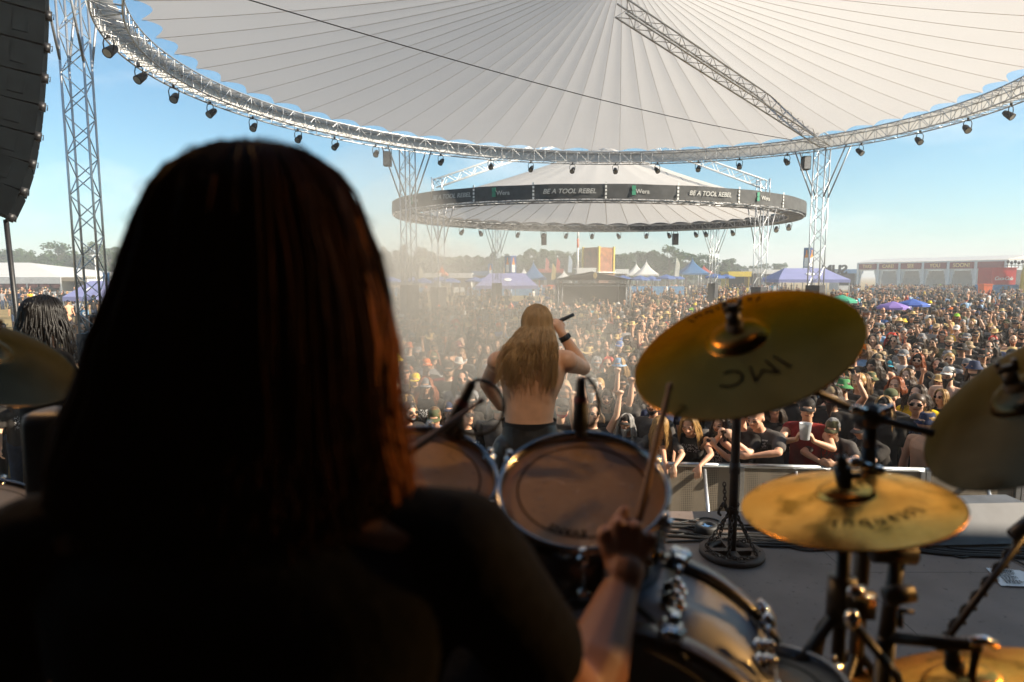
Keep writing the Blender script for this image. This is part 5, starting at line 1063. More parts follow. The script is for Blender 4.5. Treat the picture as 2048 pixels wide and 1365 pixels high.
def hand(b, W, d, side, pn, curl=.6, fingers=None, s=1.0, thumb=.5):
    """palm and five fingers: d along the hand, side towards the thumb, pn towards the palm"""
    d = Vector(d).normalized(); side = Vector(side); side = (side - d*side.dot(d)).normalized(); pn0 = Vector(pn); pn = d.cross(side); pn = pn if pn.dot(pn0) > 0 else -pn
    W = Vector(W); b.cap(W, W + d*.02*s, .024*s, .028*s, 10, .75, side); b.cap(W + d*.02*s + side*.016*s, W + d*.078*s + side*.022*s, .020*s, .017*s, 8); b.cap(W + d*.02*s - side*.012*s, W + d*.074*s - side*.024*s, .020*s, .016*s, 8); b.cap(W + d*.03*s, W + d*.08*s, .021*s, .018*s, 8)
    for i, ln in enumerate((.072, .080, .074, .058)):
        c = curl if fingers is None else fingers[i]; p = W + d*(.086 - .004*abs(i-1))*s + side*(.032 - .0205*i)*s; a = 0; rr = (.0098, .0100, .0095, .0085)[i]*s
        for k, f in enumerate((.46, .31, .23)):
            a += c*(1.15 if k else .9); dd = d*cos(a) + pn*sin(a) + side*(.12 - .07*i)*(1-c*.5); q = p + dd.normalized()*ln*f*s; b.cap(p, q, rr*(1 - .08*k), rr*(.94 - .1*k), 8); p = q
    p = W + d*.022*s + side*.026*s; q = p + (d*.62 + side*.75 + pn*.35*thumb).normalized()*.042*s; b.cap(p, q, .0145*s, .0115*s, 8); b.cap(q, q + (d*.9 + side*(.35 - .6*thumb) + pn*.7*thumb).normalized()*.034*s, .0112*s, .009*s, 8)
def head_prims(b, T):
    """head at the origin (centre of the skull), facing -Y; T maps to place"""
    t = MB(); t.ball((0, .008, .022), (.075, .094, .096), 20, 14); t.ball((0, -.03, -.02), (.064, .072, .088), 16, 12); t.cap((0, -.052, -.088), (0, -.060, -.092), .034, .030, 12)
    t.cap((-.040, -.03, -.065), (-.018, -.06, -.09), .028, .024, 10); t.cap((.040, -.03, -.065), (.018, -.06, -.09), .028, .024, 10); t.cap((-.035, -.083, .020), (.035, -.083, .020), .015, n=10)
    t.cap((0, -.098, .010), (0, -.117, -.022), .010, .0135, 10); t.ball((-.012, -.105, -.026), .0095, 8, 6); t.ball((.012, -.105, -.026), .0095, 8, 6); t.cap((-.020, -.092, -.055), (.020, -.092, -.055), .0105, n=8)
    for s in (-1, 1): t.ball((s*.044, -.072, -.022), (.022, .02, .022), 10, 8); t.ball((s*.078, .004, -.008), (.010, .020, .031), 10, 8)
    b.add([T @ Vector(v) for v in t.v], t.f)
def face_mats(me, Ti, has=True):
    if not has: return
    mi = [0]*len(me.polygons)
    for i, p in enumerate(me.polygons):
        c = Ti @ p.center
        if c.y > -.06 or abs(c.z) > .08: continue
        if .016 < abs(c.x) < .048 and -.009 < c.z < .007: mi[i] = 1
        elif .012 < abs(c.x) < .052 and .018 < c.z < .029: mi[i] = 1
        elif abs(c.x) < .024 and -.061 < c.z < -.048: mi[i] = 2
    me.polygons.foreach_set('material_index', mi)
I4 = Matrix.Identity(4)
def body_spec(lean=0, hp=0, hz=0, slim=False, arms=None, nod=None):
    """all the meshes of one crowd pose; person 1.76 m tall facing -Y, feet at the origin"""
    k = .86 if slim else 1.0
    piv = Matrix.Translation((0, 0, .95)) @ Matrix.Rotation(radians(lean), 4, 'X') @ Matrix.Translation((0, 0, -.95))
    HM = piv @ Matrix.Translation((0, -.015, 1.565)) @ Matrix.Rotation(radians(hp - lean), 4, 'X') @ Matrix.Rotation(radians(hz), 4, 'Z') @ Matrix.Translation((0, -.008, .085))
    def torso(b, g, z0=.84, neck=True):
        t = MB(); rg = [(0, 0, z0, .155*k+g, .108+g), (0, 0, .95, (.165 if not slim else .172)*k+g, .112+g), (0, .0, 1.08, .148*k*(.92 if slim else 1.05)+g, .108+g), (0, -.004, 1.20, .160*k+g, .116+g), (0, -.004, 1.31, .176*k+g, .120+g), (0, .006, 1.39, .165*k+g, .102+g), (0, .012, 1.435, .115*k+g, .078+g), (0, .014, 1.462, .068+g*.7, .060+g*.5)]
        t.rings(rg, 22, 2.4)
        if slim:
            for s in (-1, 1): t.ball((s*.07, -.085, 1.27), (.062+g, .05+g, .062+g), 12, 8)
        for s in (-1, 1): t.cap((s*.09*k, .012, 1.41), (s*.185*k, .008, 1.385), .052+g, .062+g, 12)
        if neck: t.cap((0, .018, 1.42), (0, -.008, 1.56), .056 if not slim else .047, .052 if not slim else .044, 14)
        b.add([piv @ Vector(v) for v in t.v], t.f)
    sh = {s: piv @ Vector((s*.195*k, .008, 1.375)) for s in (-1, 1)}; limbs = {}
    for s in (-1, 1):
        a = arms[s]; W = Vector(a['w']); E, W = ik(sh[s], W, a.get('e', (s*.6, .5, -.6)), .285*(.95 if slim else 1), .25*(.95 if slim else 1)); limbs[s] = (sh[s], E, W, a)
    B = MB(); torso(B, 0); head_prims(B, HM)
    for s in (-1, 1):
        S, E, W, a = limbs[s]; q = .86 if slim else 1
        B.cap(S, S.lerp(E, .55), .056*q, .049*q); B.cap(S.lerp(E, .45), E, .048*q, .039*q); B.cap(E, E.lerp(W, .35), .040*q, .041*q); B.cap(E.lerp(W, .3), W, .041*q, .027*q)
        hd = Vector(a['h']) if 'h' in a else (W - E); hand(B, W, hd, a.get('t', (-s, 0, 0)), a.get('p', (0, 1, 0)), a.get('curl', .5), a.get('f'))
        B.cap((s*.09, 0, .90), (s*.098, -.012, .49), .088, .058); B.cap((s*.098, -.012, .49), (s*.10, .03, .09), .058, .040); B.cap((s*.10, .045, .045), (s*.115, -.14, .035), .040, .034)
    body = remesh(B, 'person', .0105, 3, [M['skin'], M['eye'], M['lip']]); face_mats(body, HM.inverted())
    tee = MB(); torso(tee, .014, .86, False); tank = MB(); t = MB()
    for s in (-1, 1):
        S, E, W, a = limbs[s]; q = .86 if slim else 1; tee.cap(S, S.lerp(E, .62), .066*q, .070*q, 14)
    torso(tank, .012, .86, False)
    tee = remesh(tee, 'shirt', .014, 3, [M['shirt']]); tank = remesh(tank, 'vest', .014, 2, [M['shirt']])
    tr = MB()
    for s in (-1, 1): tr.cap((s*.088, 0, .90), (s*.10, -.01, .49), .102, .076); tr.cap((s*.10, -.01, .49), (s*.10, .03, .10), .076, .062)
    tr.rings([(0, 0, .80, .15, .11), (0, 0, .86, .172*k, .122), (0, 0, .97, .172*k, .122)], 20, 2.4); jeans = remesh(tr, 'trousers', .016, 3, [M['cloth']])
    for q in (tee, tank):                                       # the belly of the shirt pattern stays put when leaning
        pass
    return dict(body=body, tee=tee, tank=tank, jeans=jeans, HM=HM, limbs=limbs, lean=lean)
# ------------------------------------------------------------------ hair, hats, glasses (skull at the origin, facing -Y)
def lock_tubes(b, n, seed, path, r0=.006, seg=7, sides=5, flat=.6):
    rg = random.Random(seed)
    for i in range(n):
        pts, r = path(rg, i/n); b.tube(pts, [r*(1 - .75*(j/(len(pts)-1))**1.5) for j in range(len(pts))], sides, flat=flat)
def scalp(phi, th, g=0): return Vector(((.079+g)*sin(th)*sin(phi), .010 + (.098+g)*sin(th)*cos(phi), .024 + (.100+g)*cos(th)))
def long_path(length, wave=0, spread=1.0, front=2.35, curl=30.):
    def f(rg, u):
        phi = rg.uniform(-front, front); th0 = rg.uniform(.05, 1.1); pts = [scalp(phi, th0, .004 + rg.random()*.008)]
        for k in range(1, 4): pts.append(scalp(phi*(1 - .0*k), th0 + (1.75 - th0)*k/3, .008 + .012*k/3 + rg.random()*.006))
        p = pts[-1]; n = 6; L_ = length*rg.uniform(.75, 1.08); ph = rg.random()*6.28; o = Vector((p.x, p.y - .01, 0)).normalized()
        for k in range(1, n+1):
            s = k/n; w = wave*sin(ph + s*curl); pts.append(p + o*(.035*spread*sin(min(1, s*1.4)*pi/2)) + Vector((w, w*.6*cos(ph), -L_*s)) + Vector((rg.gauss(0, .004), rg.gauss(0, .004), 0)))
        return pts, rg.uniform(.0055, .0095)
    return f
def hair_mesh(kd):
    b = MB()
    if kd == 'short':
        t = MB(); t.ball((0, .016, .030), (.083, .097, .099), 22, 16); t.ball((0, .045, -.005), (.076, .07, .075), 18, 12); rg = random.Random(2)
        vs = [Vector(v)*(1 + rg.uniform(-.02, .03)) for v in t.v]; b.add([Vector((v.x, max(v.y, -.076 + .5*max(0, .062 - v.z)), v.z)) for v in vs], t.f); return b.mesh('hair', [M['hair']])
    if kd == 'mop':
        t = random.Random(5); b.ball((0, .02, .03), (.09, .10, .10), 18, 12)
        for _ in range(150):
            phi, th = t.uniform(-2.4, 2.4), t.uniform(.0, 1.75); p = scalp(phi, th, .004); n = (p - Vector((0, .01, .02))).normalized(); u, w, _d = basis(n); ph = t.random()*6.28; b.tube([p + n*.055*s + (u*cos(ph + s*7) + w*sin(ph + s*7))*.014 for s in (0, .25, .5, .75, 1)], [.011, .011, .010, .009, .005], 5)
        return b.mesh('hair', [M['hair']])
    L_, w, sp, fr, n = dict(long=(.30, .006, 1.0, 2.3, 190), curly=(.26, .020, 1.7, 2.3, 230), bob=(.12, .005, 1.0, 2.25, 170), verylong=(.42, .008, 1.2, 2.65, 260))[kd]
    b.ball((0, .018, .030), (.080, .094, .097), 18, 12); lock_tubes(b, n, 4, long_path(L_, w, sp, fr), sides=4); return b.mesh('hair', [M['hair']])
def beard_mesh(kd):
    b = MB(); b.cap((-.045, -.035, -.065), (-.02, -.068, -.092), .030, .030, 10); b.cap((.045, -.035, -.065), (.02, -.068, -.092), .030, .030, 10); b.cap((-.026, -.096, -.041), (.026, -.096, -.041), .009, n=8); b.cap((-.062, -.01, -.01), (-.055, -.03, -.06), .016, .022, 8); b.cap((.062, -.01, -.01), (.055, -.03, -.06), .016, .022, 8)
    if kd == 'long': b.cap((0, -.07, -.10), (0, -.085, -.20), .045, .022, 12); b.cap((0, -.075, -.18), (.004, -.08, -.26), .025, .008, 10)
    else: b.cap((0, -.066, -.10), (0, -.068, -.112), .035, .028, 10)
    return remesh(b, 'beard', .007, 2, [M['hair']])
def hat_mesh(kd):
    b = MB(); S = Matrix.Translation((0, .012, .030)) @ Matrix.Diagonal((.90, 1.10, 1, 1))
    dome = [(.001, .094), (.030, .091), (.058, .078), (.077, .055), (.086, .022), (.0885, -.004)]
    if kd == 'cap':
        b.lathe(dome + [(.085, -.006), (.001, .06)], 24, S); n = 11; vs = []
        for i in range(n):
            a = -1.05 + 2.1*i/(n-1); q = S @ Vector((.088*sin(a), -.088*cos(a), -.002)); e = q + Vector((.018*sin(a), -.072*cos(a*.95), -.016 - .014*abs(sin(a)))); vs += [q, q.lerp(e, .5) + Vector((0, 0, .004)), e, e - Vector((0, 0, .004)), q - Vector((0, 0, .004))]
        b.add(vs, [(5*i+j, 5*i+(j+1) % 5, 5*i+5+(j+1) % 5, 5*i+5+j) for i in range(n-1) for j in range(5)])
    elif kd == 'bucket': b.lathe([(.001, .090), (.062, .088), (.075, .078), (.088, .012), (.091, .0), (.135, -.040), (.134, -.043), (.089, -.006), (.085, 0)], 28, S)
    elif kd == 'wide':
        t = MB(); t.lathe([(.001, .085), (.035, .098), (.066, .095), (.078, .08), (.088, .010), (.092, .0), (.15, -.004), (.185, .004), (.184, .0), (.13, -.012), (.086, -.006)], 30, S)
        b.add([Vector((v[0], v[1], v[2] + (.9*abs(v[0])**1.6 - .35*abs(v[1])**1.5 if max(abs(v[0]), abs(v[1])) > .09 else 0))) for v in t.v], t.f)
    elif kd == 'bandana': b.lathe(dome[:-1] + [(.090, .0), (.091, -.014), (.087, -.016), (.001, .05)], 22, S); b.ball((0, .118, -.0), (.02, .015, .016), 8, 6); b.cap((.005, .12, 0), (.03, .14, -.06), .012, .006, 8)
    elif kd == 'flap':
        b.lathe(dome + [(.085, -.006), (.001, .06)], 20, S); b.add([S @ Vector((.088*sin(a), -.088*cos(a), z)) * (1 + .1*(z < -.05)) for z in (-.004, -.06, -.15) for a in np.linspace(1.2, 5.08, 14)], [(14*j+i, 14*j+i+1, 14*(j+1)+i+1, 14*(j+1)+i) for j in range(2) for i in range(13)]); n = 9
        vs = []
        for i in range(n):
            a = -1 + 2*i/(n-1); q = S @ Vector((.088*sin(a), -.088*cos(a), -.002)); vs += [q, q + Vector((.02*sin(a), -.06*cos(a), -.02))]
        b.add(vs, [(2*i, 2*i+1, 2*i+3, 2*i+2) for i in range(n-1)])
    return b.mesh('hat', [M['hat']])
def glasses_mesh(dark=True):
    b = MB()
    for s in (-1, 1): b.ball((s*.034, -.097, .002), (.028, .007, .019), 12, 8, Matrix.Rotation(-s*.22, 3, 'Z')); b.cyl((s*.060, -.088, .008), (s*.079, .0, .010), .003, n=5)
    b.cyl((-.012, -.104, .008), (.012, -.104, .008), .003, n=5); return b.mesh('sunglasses', [M['glass_dark']])
def part_obj(name, me, parent, col=None, mtx=None):
    o = put(name, me, parent)
    if col is not None: o.color = (*col, 1)
    if mtx is not None: o.matrix_local = mtx
    return o
SKIN = [(.62, .36, .235), (.68, .41, .28), (.56, .31, .19), (.65, .34, .215), (.48, .26, .16)]
# ------------------------------------------------------------------ the drummer, close to the camera, seen from behind
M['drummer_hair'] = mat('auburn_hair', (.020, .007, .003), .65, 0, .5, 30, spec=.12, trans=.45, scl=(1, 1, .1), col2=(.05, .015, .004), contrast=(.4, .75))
M['glow_lengths'] = mat('glow_tinted_hair', (.34, .11, .018), .5, 0, .4, 30, trans=.5, scl=(1, 1, .1), col2=(.62, .24, .04), spec=.25)
M['black_tee'] = mat('black_tee_cotton', (.006, .006, .0065), .95, 0, .3, 40, bump=.2, spec=.1)
dD = .75; dr = thing('person', 'long haired drummer in black t-shirt seen from behind, right hand raised with a drumstick', 'person', at(520, 1365, dD))
sil = [(292, 490, 560), (300, 440, 590), (316, 404, 622), (345, 366, 662), (385, 336, 694), (440, 308, 720), (510, 278, 746), (590, 246, 766), (680, 206, 782), (770, 168, 788), (850, 130, 796), (930, 112, 812), (1000, 108, 822), (1060, 130, 805)]
ring = []
for i, (y, xl, xr) in enumerate(sil):
    c = at((xl+xr)/2, y, dD + .02); rx = (xr-xl)/2/F*dD; ring.append((c.x, c.y, c.z, rx, min(rx*1.02, .118) if i < 9 else .100 - .006*(i-9)))
ring = ring[::-1]
hb = MB(); hb.rings([(x, y, z, rx*.975, ry*.97) for x, y, z, rx, ry in ring], 40); base_hair = remesh(hb, 'hair', .006, 4, [M['drummer_hair']]); off = dr.location
for v in base_hair.vertices: v.co -= off
hair_o = put('hair', base_hair, dr)
b = MB(); rg = random.Random(8); R0 = ring[::-1]
for i in range(1500):
    a = rg.uniform(-pi*1.02, pi*.02); j0 = rg.choice([0, 0, 1, 1, 2, 3, 4]); j1 = rg.choice([10, 11, 12, 13, 13]); pts = []; dr_ = rg.uniform(-.08, .08); g = rg.gauss(0, .012); lift = abs(rg.gauss(0, .004))
    for j in range(j0, j1+1):
        x, y, z, rx, ry = R0[j]; s = (j-j0)/max(1, j1-j0); aa = a + dr_*s; k = 1.0 + g*.5 + (lift + .03*max(0, s-.8)*rg.random())/max(rx, .03)
        pts.append(Vector((x + rx*k*cos(aa) + .003*sin(9*s + i), y + ry*k*sin(aa), z - .004*s)))
    if rg.random() < .5: pts.append(pts[-1] + Vector((rg.uniform(-.012, .012), rg.uniform(-.02, .0), -rg.uniform(.02, .05))))
    if len(pts) > 2: b.tube(pts, [.0021*(1 - .7*(q/(len(pts)-1))**2) for q in range(len(pts))], 4, cap=False)
for i in range(90):                                            # flyaway hairs at the crown and sides
    a = rg.uniform(-pi, 0); j = rg.randrange(0, 9); x, y, z, rx, ry = R0[j]; p = Vector((x + rx*cos(a), y + ry*sin(a), z)); o = Vector((cos(a), sin(a)*.5, .5)); b.tube([p, p + o*.012, p + o*.018 + Vector((rg.uniform(-.01, .01), 0, -.012)), p + o*.02 + Vector((rg.uniform(-.02, .02), 0, -.035))], .0007, 3, cap=False)
b.build('hair_strands', M['drummer_hair'], dr); b = MB()
for i in range(330):                                           # looser lengths at the right side, orange rim glow put into their colour
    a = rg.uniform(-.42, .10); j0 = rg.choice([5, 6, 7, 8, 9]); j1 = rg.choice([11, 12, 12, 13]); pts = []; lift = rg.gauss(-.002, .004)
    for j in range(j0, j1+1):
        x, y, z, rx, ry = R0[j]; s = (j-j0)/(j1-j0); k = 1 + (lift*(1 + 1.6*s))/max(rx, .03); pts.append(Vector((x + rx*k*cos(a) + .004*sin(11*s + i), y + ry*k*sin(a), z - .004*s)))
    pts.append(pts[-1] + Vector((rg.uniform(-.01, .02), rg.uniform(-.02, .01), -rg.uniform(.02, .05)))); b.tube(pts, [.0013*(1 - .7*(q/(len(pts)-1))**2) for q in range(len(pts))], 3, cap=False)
b.build('hair_lengths', M['glow_lengths'], dr)
WR = at(1243, 1172, 1.07); EL = at(1158, 1420, .90); SHR = at(925, 1092, .77); SHL = at(70, 1100, .77); ELL = at(-60, 1480, .86); WL = at(640, 1180, 1.08)
S1 = MB(); tz = at(520, 1000, .76)
sc_ = lambda py, half, ry, dx=0: (at(520 + dx, py, .78).x, at(520 + dx, py, .78).y, at(520, py, .78).z, half, ry)
pel = Vector((tz.x, tz.y + .0, 2.66))
S1.rings([(pel.x, pel.y, 2.62, .20, .15), (pel.x, pel.y, 2.75, .20, .145), (tz.x, tz.y, 2.88, .215, .14), sc_(1260, .245, .135), sc_(1130, .262, .128), sc_(1075, .235, .112), sc_(1035, .17, .09), sc_(1005, .10, .075)], 28, 2.4)
for s, Sx, Ex in ((1, SHR, EL), (-1, SHL, ELL)): S1.cap(at(520 + s*180, 1045, .78), Sx, .055, .070, 14); S1.cap(Sx, Sx.lerp(Ex, .58), .070, .070, 14)
tee = remesh(S1, 'tshirt', .010, 4, [M['black_tee']])
for v in tee.vertices: v.co -= off
put('tshirt', tee, dr)
B = MB(); hc_ = at(525, 560, .79); head_prims(B, Matrix.Translation(hc_) @ Matrix.Rotation(pi, 4, 'Z')); B.cap(hc_ + Vector((0, -.01, -.07)), at(520, 1010, .77), .055, .06, 12)
B.rings([(pel.x, pel.y, 2.64, .17, .12), (pel.x, pel.y, 2.78, .17, .12), (tz.x, tz.y, 2.9, .18, .115), sc_(1200, .20, .11), sc_(1060, .20, .09), sc_(1010, .12, .07)], 20)
for Sx, Ex, Wx in ((SHR, EL, WR), (SHL, ELL, WL)): B.cap(at(520, 1060, .77), Sx, .06, .062); B.cap(Sx, Ex, .058, .046); B.cap(Ex, Ex.lerp(Wx, .33), .050, .054); B.cap(Ex.lerp(Wx, .3), Wx, .054, .031)
tipR = at(1341, 766, 1.21); gr = at(1272, 1062, 1.115); sd_ = (tipR - gr).normalized(); stick_a = gr - sd_*.115
kn = [at(x, y, dd) for x, y, dd in ((1208, 1072, 1.085), (1236, 1052, 1.08), (1270, 1058, 1.08), (1300, 1080, 1.085))]
B.cap(WR, at(1248, 1140, 1.075), .032, .036, 10)
for K in kn: B.cap(WR.lerp(K, .18) + Vector((0, .008, .008)), K, .022, .0135, 10)
fw = Vector((.1, .9, -.35)).normalized()
for i, K in enumerate(kn):
    p1 = K + fw*.040 + Vector((0, 0, .008)); p2 = p1 + Vector((0, .012, -.030)); p3 = p2 + Vector((0, -.022, -.016)); B.ball(K + Vector((0, -.002, .003)), .0135, 10, 8); B.cap(K, p1, .0115, .0108, 8); B.cap(p1, p2, .0105, .0098, 8); B.cap(p2, p3, .0098, .0088, 8)
th0 = at(1238, 1120, 1.09); B.cap(th0, at(1222, 1065, 1.11), .019, .015, 8); B.cap(at(1222, 1065, 1.11), at(1248, 1022, 1.12), .0145, .011, 8)
hand(B, WL, (.8, .5, .05), (0, 0, 1), (.2, .6, -.6), .9)
bod = remesh(B, 'body', .0048, 3, [M['skin']])
for v in bod.vertices: v.co -= off
bo = put('body', bod, dr); bo.color = (.30, .145, .085, 1)
B = MB()
for s in (-1, 1): hp_ = Vector((pel.x + s*.10, pel.y, 2.70)); kn_ = Vector((pel.x + s*.26, pel.y + .44, 2.68)); B.cap(hp_, kn_, .10, .075); B.cap(kn_, Vector((kn_.x + .02*s, kn_.y + .08, RZ+.10)), .074, .052); B.cap(Vector((kn_.x, kn_.y + .05, RZ+.05)), Vector((kn_.x + .02*s, kn_.y + .24, RZ+.045)), .045, .04)
B.rings([(pel.x, pel.y, 2.60, .16, .14), (pel.x, pel.y, 2.66, .20, .155), (pel.x, pel.y, 2.74, .19, .14)], 20); tr = remesh(B, 'trousers', .012, 3, [M['black_tee']])
for v in tr.vertices: v.co -= off
put('trousers', tr, dr)
def stick(name_label, a, tip):
    a, tip = Vector(a), Vector(tip); r = thing('drumstick', name_label, 'drumstick', a); Mx = frame(a, tip - a); L_ = (tip-a).length
    M.setdefault('stick', mat('worn_hickory', (.16, .085, .045), .55, 0, .3, 12, scl=(1, 1, .2)))
    MB().lathe([(.001, 0), (.006, .0015), (.0073, .006), (.0075, L_*.6), (.0072, L_*.75), (.0042, L_*.955)], 14, Mx).build('shaft', M['stick'], r); MB().lathe([(.0041, L_*.952), (.0062, L_*.972), (.0058, L_*.99), (.001, L_)], 14, Mx).build('tip', M['stick'], r)
stick('brown drumstick held upright in the drummer\'s raised right hand', stick_a, tipR)
tL = at(968, 798, 1.30); aL = tL + (at(720, 975, 1.12) - tL).normalized()*.41; stick('brown drumstick pointing up from behind the drummer\'s hair towards the left drum microphone', aL, tL)
r = thing('drum_throne', 'round black drum stool under the drummer', 'stool', (pel.x, pel.y, RZ)); MB().lathe([(.001, 2.62), (.15, 2.62), (.17, 2.60), (.17, 2.56), (.15, 2.53), (.001, 2.53)], 28, Matrix.Translation((pel.x, pel.y, 0))).build('seat', M['black_plastic'], r)
MB().cyl((pel.x, pel.y, 2.54), (pel.x, pel.y, RZ+.1), .018, n=12).build('post', M['chrome'], r)
for k in range(3): a = 2*pi*k/3; MB().cyl((pel.x, pel.y, RZ+.3), (pel.x + .25*cos(a), pel.y + .25*sin(a), RZ+.01), .012, n=8).build('leg', M['chrome'], r)
# ------------------------------------------------------------------ the singer on the stage edge, bare back and long blond hair
dS = 3.9; S_ = lambda x, y, dd=0: at(x, y, dS + dd); sg = thing('person', 'shirtless singer seen from behind with very long blond hair, holding a microphone to his mouth', 'person', (S_(1062, 900).x, S_(1062, 900).y, STZ)); off = sg.location
def rg_(x, y, rx, ry, dd=0): p = S_(x, y, dd); return (p.x, p.y, p.z, rx, ry)
B = MB(); B.rings([rg_(1060, 900, .165, .125), rg_(1060, 868, .165, .12), rg_(1058, 838, .150, .112), rg_(1060, 800, .162, .112), rg_(1064, 765, .196, .122), rg_(1066, 735, .212, .124), rg_(1066, 712, .19, .108), rg_(1066, 697, .12, .085), rg_(1068, 688, .07, .065)], 30, 2.3)
hS = S_(1074, 652, .05); HS = Matrix.Translation(hS) @ Matrix.Rotation(pi, 4, 'Z') @ Matrix.Rotation(radians(6), 4, 'X'); head_prims(B, HS); B.cap(S_(1068, 700), hS + Vector((0, -.01, -.06)), .068, .06, 14)
shR, shL = S_(1130, 722, .0), S_(1000, 724, .0)
for s in (shR, shL): B.cap(S_(1066, 716), s, .062, .070, 14)
elR, wrR = S_(1167, 737, .22), S_(1124, 668, .20); B.cap(shR, shR.lerp(elR, .5), .072, .062, 14); B.cap(shR.lerp(elR, .4), elR, .060, .047, 14); B.cap(elR, elR.lerp(wrR, .35), .048, .047, 12); B.cap(elR.lerp(wrR, .3), wrR, .047, .030, 12)
B.ball(shR + Vector((.01, -.02, .0)), (.075, .07, .07), 14, 10); B.ball(shL + Vector((-.01, -.02, .0)), (.072, .07, .07), 14, 10)
elL, wrL = S_(974, 768, .16), S_(1000, 815, .42); B.cap(shL, elL, .068, .050, 14); B.cap(elL, elL.lerp(wrL, .4), .049, .046, 12); B.cap(elL.lerp(wrL, .35), wrL, .045, .029, 12)
for x in (1034, 1096): q = S_(x, 738, -.095); B.ball(q, (.070, .040, .085), 14, 10); q2 = S_(x + (8 if x < 1060 else -8), 790, -.075); B.ball(q2, (.050, .030, .12), 12, 8)
mpos = S_(1112, 650, .17); hand(B, wrR, (mpos - wrR) + Vector((0, .03, .02)), (.0, .4, .9), (-.9, .4, 0), 1.0); hand(B, wrL, (.5, .8, -.1), (0, 0, 1), (.4, -.3, -.5), .9)
me = remesh(B, 'body', .008, 4, [M['skin'], M['eye'], M['lip']])
for v in me.vertices: v.co -= off
bo = put('body', me, sg); bo.color = (.66, .36, .21, 1)
B = MB(); B.rings([rg_(1060, 905, .178, .14), rg_(1060, 868, .178, .134), rg_(1058, 842, .163, .124)], 26, 2.3)
for s, x, kx in ((-1, 1020, 985), (1, 1100, 1150)):
    hp_ = S_(x, 900); ft_ = Vector((S_(kx, 990).x, hp_.y + .05, STZ)); kn_ = hp_.lerp(ft_, .5) + Vector((s*.03, .06, 0)); B.cap(hp_, kn_, .115, .082, 14); B.cap(kn_, ft_ + Vector((0, 0, .14)), .082, .062, 14); B.cap(ft_ + Vector((0, -.05, .05)), ft_ + Vector((s*.03, .19, .045)), .05, .045, 10)
me = remesh(B, 'trousers', .010, 3, [mat('black_leather', (.016, .015, .014), .5, 0, .3, 14, bump=.3)])
for v in me.vertices: v.co -= off
put('trousers', me, sg); b = MB(); bc = S_(1058, 846); vs = []
for k in range(36): a = 2*pi*k/36; vs += [(bc.x + .171*cos(a), bc.y + .131*sin(a), bc.z - .02), (bc.x + .171*cos(a), bc.y + .131*sin(a), bc.z + .02)]
b.add(vs, [(2*k, (2*k+2) % 72, (2*k+3) % 72, 2*k+1) for k in range(36)]); b.build('belt', M['black_plastic'], sg)
b = MB(); Rg = frame(wrR.lerp(elR, .12), elR - wrR); b.lathe([(.0335, -.018), (.0365, -.015), (.0375, .015), (.0345, .018)], 18, Rg); b.box(Rg @ Vector((0, -.036, 0)), (.03, .012, .03), Rg.to_3x3()); b.build('wristband', M['black_plastic'], sg)
M['blond'] = mat('blond_hair', (.52, .33, .15), .45, 0, .4, 26, trans=.5, scl=(1, 1, .12), col2=(.82, .58, .30), contrast=(.3, .7))
b = MB(); T = HS; b.ball(T @ Vector((0, .018, .03)), (.084, .10, .10), 20, 14); rg = random.Random(3)
for i in range(1500):
    phi = rg.uniform(-2.2, 2.2); th0 = rg.uniform(.02, 1.2); gg = .005 + rg.random()*.010; pts = [T @ scalp(phi, th0, gg)]
    for k in range(1, 4): pts.append(T @ scalp(phi, th0 + (1.8-th0)*k/3, gg + .010*k/3))
    p = pts[-1]; xr = (p.x - hS.x); L_ = rg.uniform(.22, .44)*(1 - .25*abs(phi)/2.2); n = 7; skew = -.10 if xr < .02 else -.015; yb = S_(1066, 740, -.125 - rg.random()*.03).y; u = rg.random()
    for k in range(1, n+1):
        s = k/n; pts.append(Vector((p.x + xr*((.80 if xr < 0 else .30)*min(1, s*1.15) - .45*max(0, s-.6)) + skew*min(1, s*1.3)*u + .006*sin(s*8 + i), p.y + (yb - p.y)*min(1, s*2.4)*(1 if abs(phi) < 1.7 else .5) + .02*max(0, s-.5), p.z - L_*s)))
    b.tube(pts, [.0023*(1 - .75*(q/(len(pts)-1))**2) for q in range(len(pts))], 4, cap=False)
b.build('hair', M['blond'], sg)
r = thing('microphone', 'handheld microphone raised to the singer\'s mouth', 'microphone', mpos); a = wrR + Vector((-.02, .06, .075)); tip = hS + Vector((.03, .155, -.04)); e = a + (a - tip).normalized()*.12
Mx = frame(e, tip - e); L_ = (tip-e).length; MB().lathe([(.001, 0), (.012, 0), (.013, L_*.2), (.017, L_*.75), (.019, L_*.78)], 18, Mx).build('handle', M['black_plastic'], r); MB().lathe([(.019, L_*.78), (.027, L_*.83), (.028, L_*.92), (.020, L_*.99), (.001, L_)], 18, Mx).build('grille', M['alu'], r)
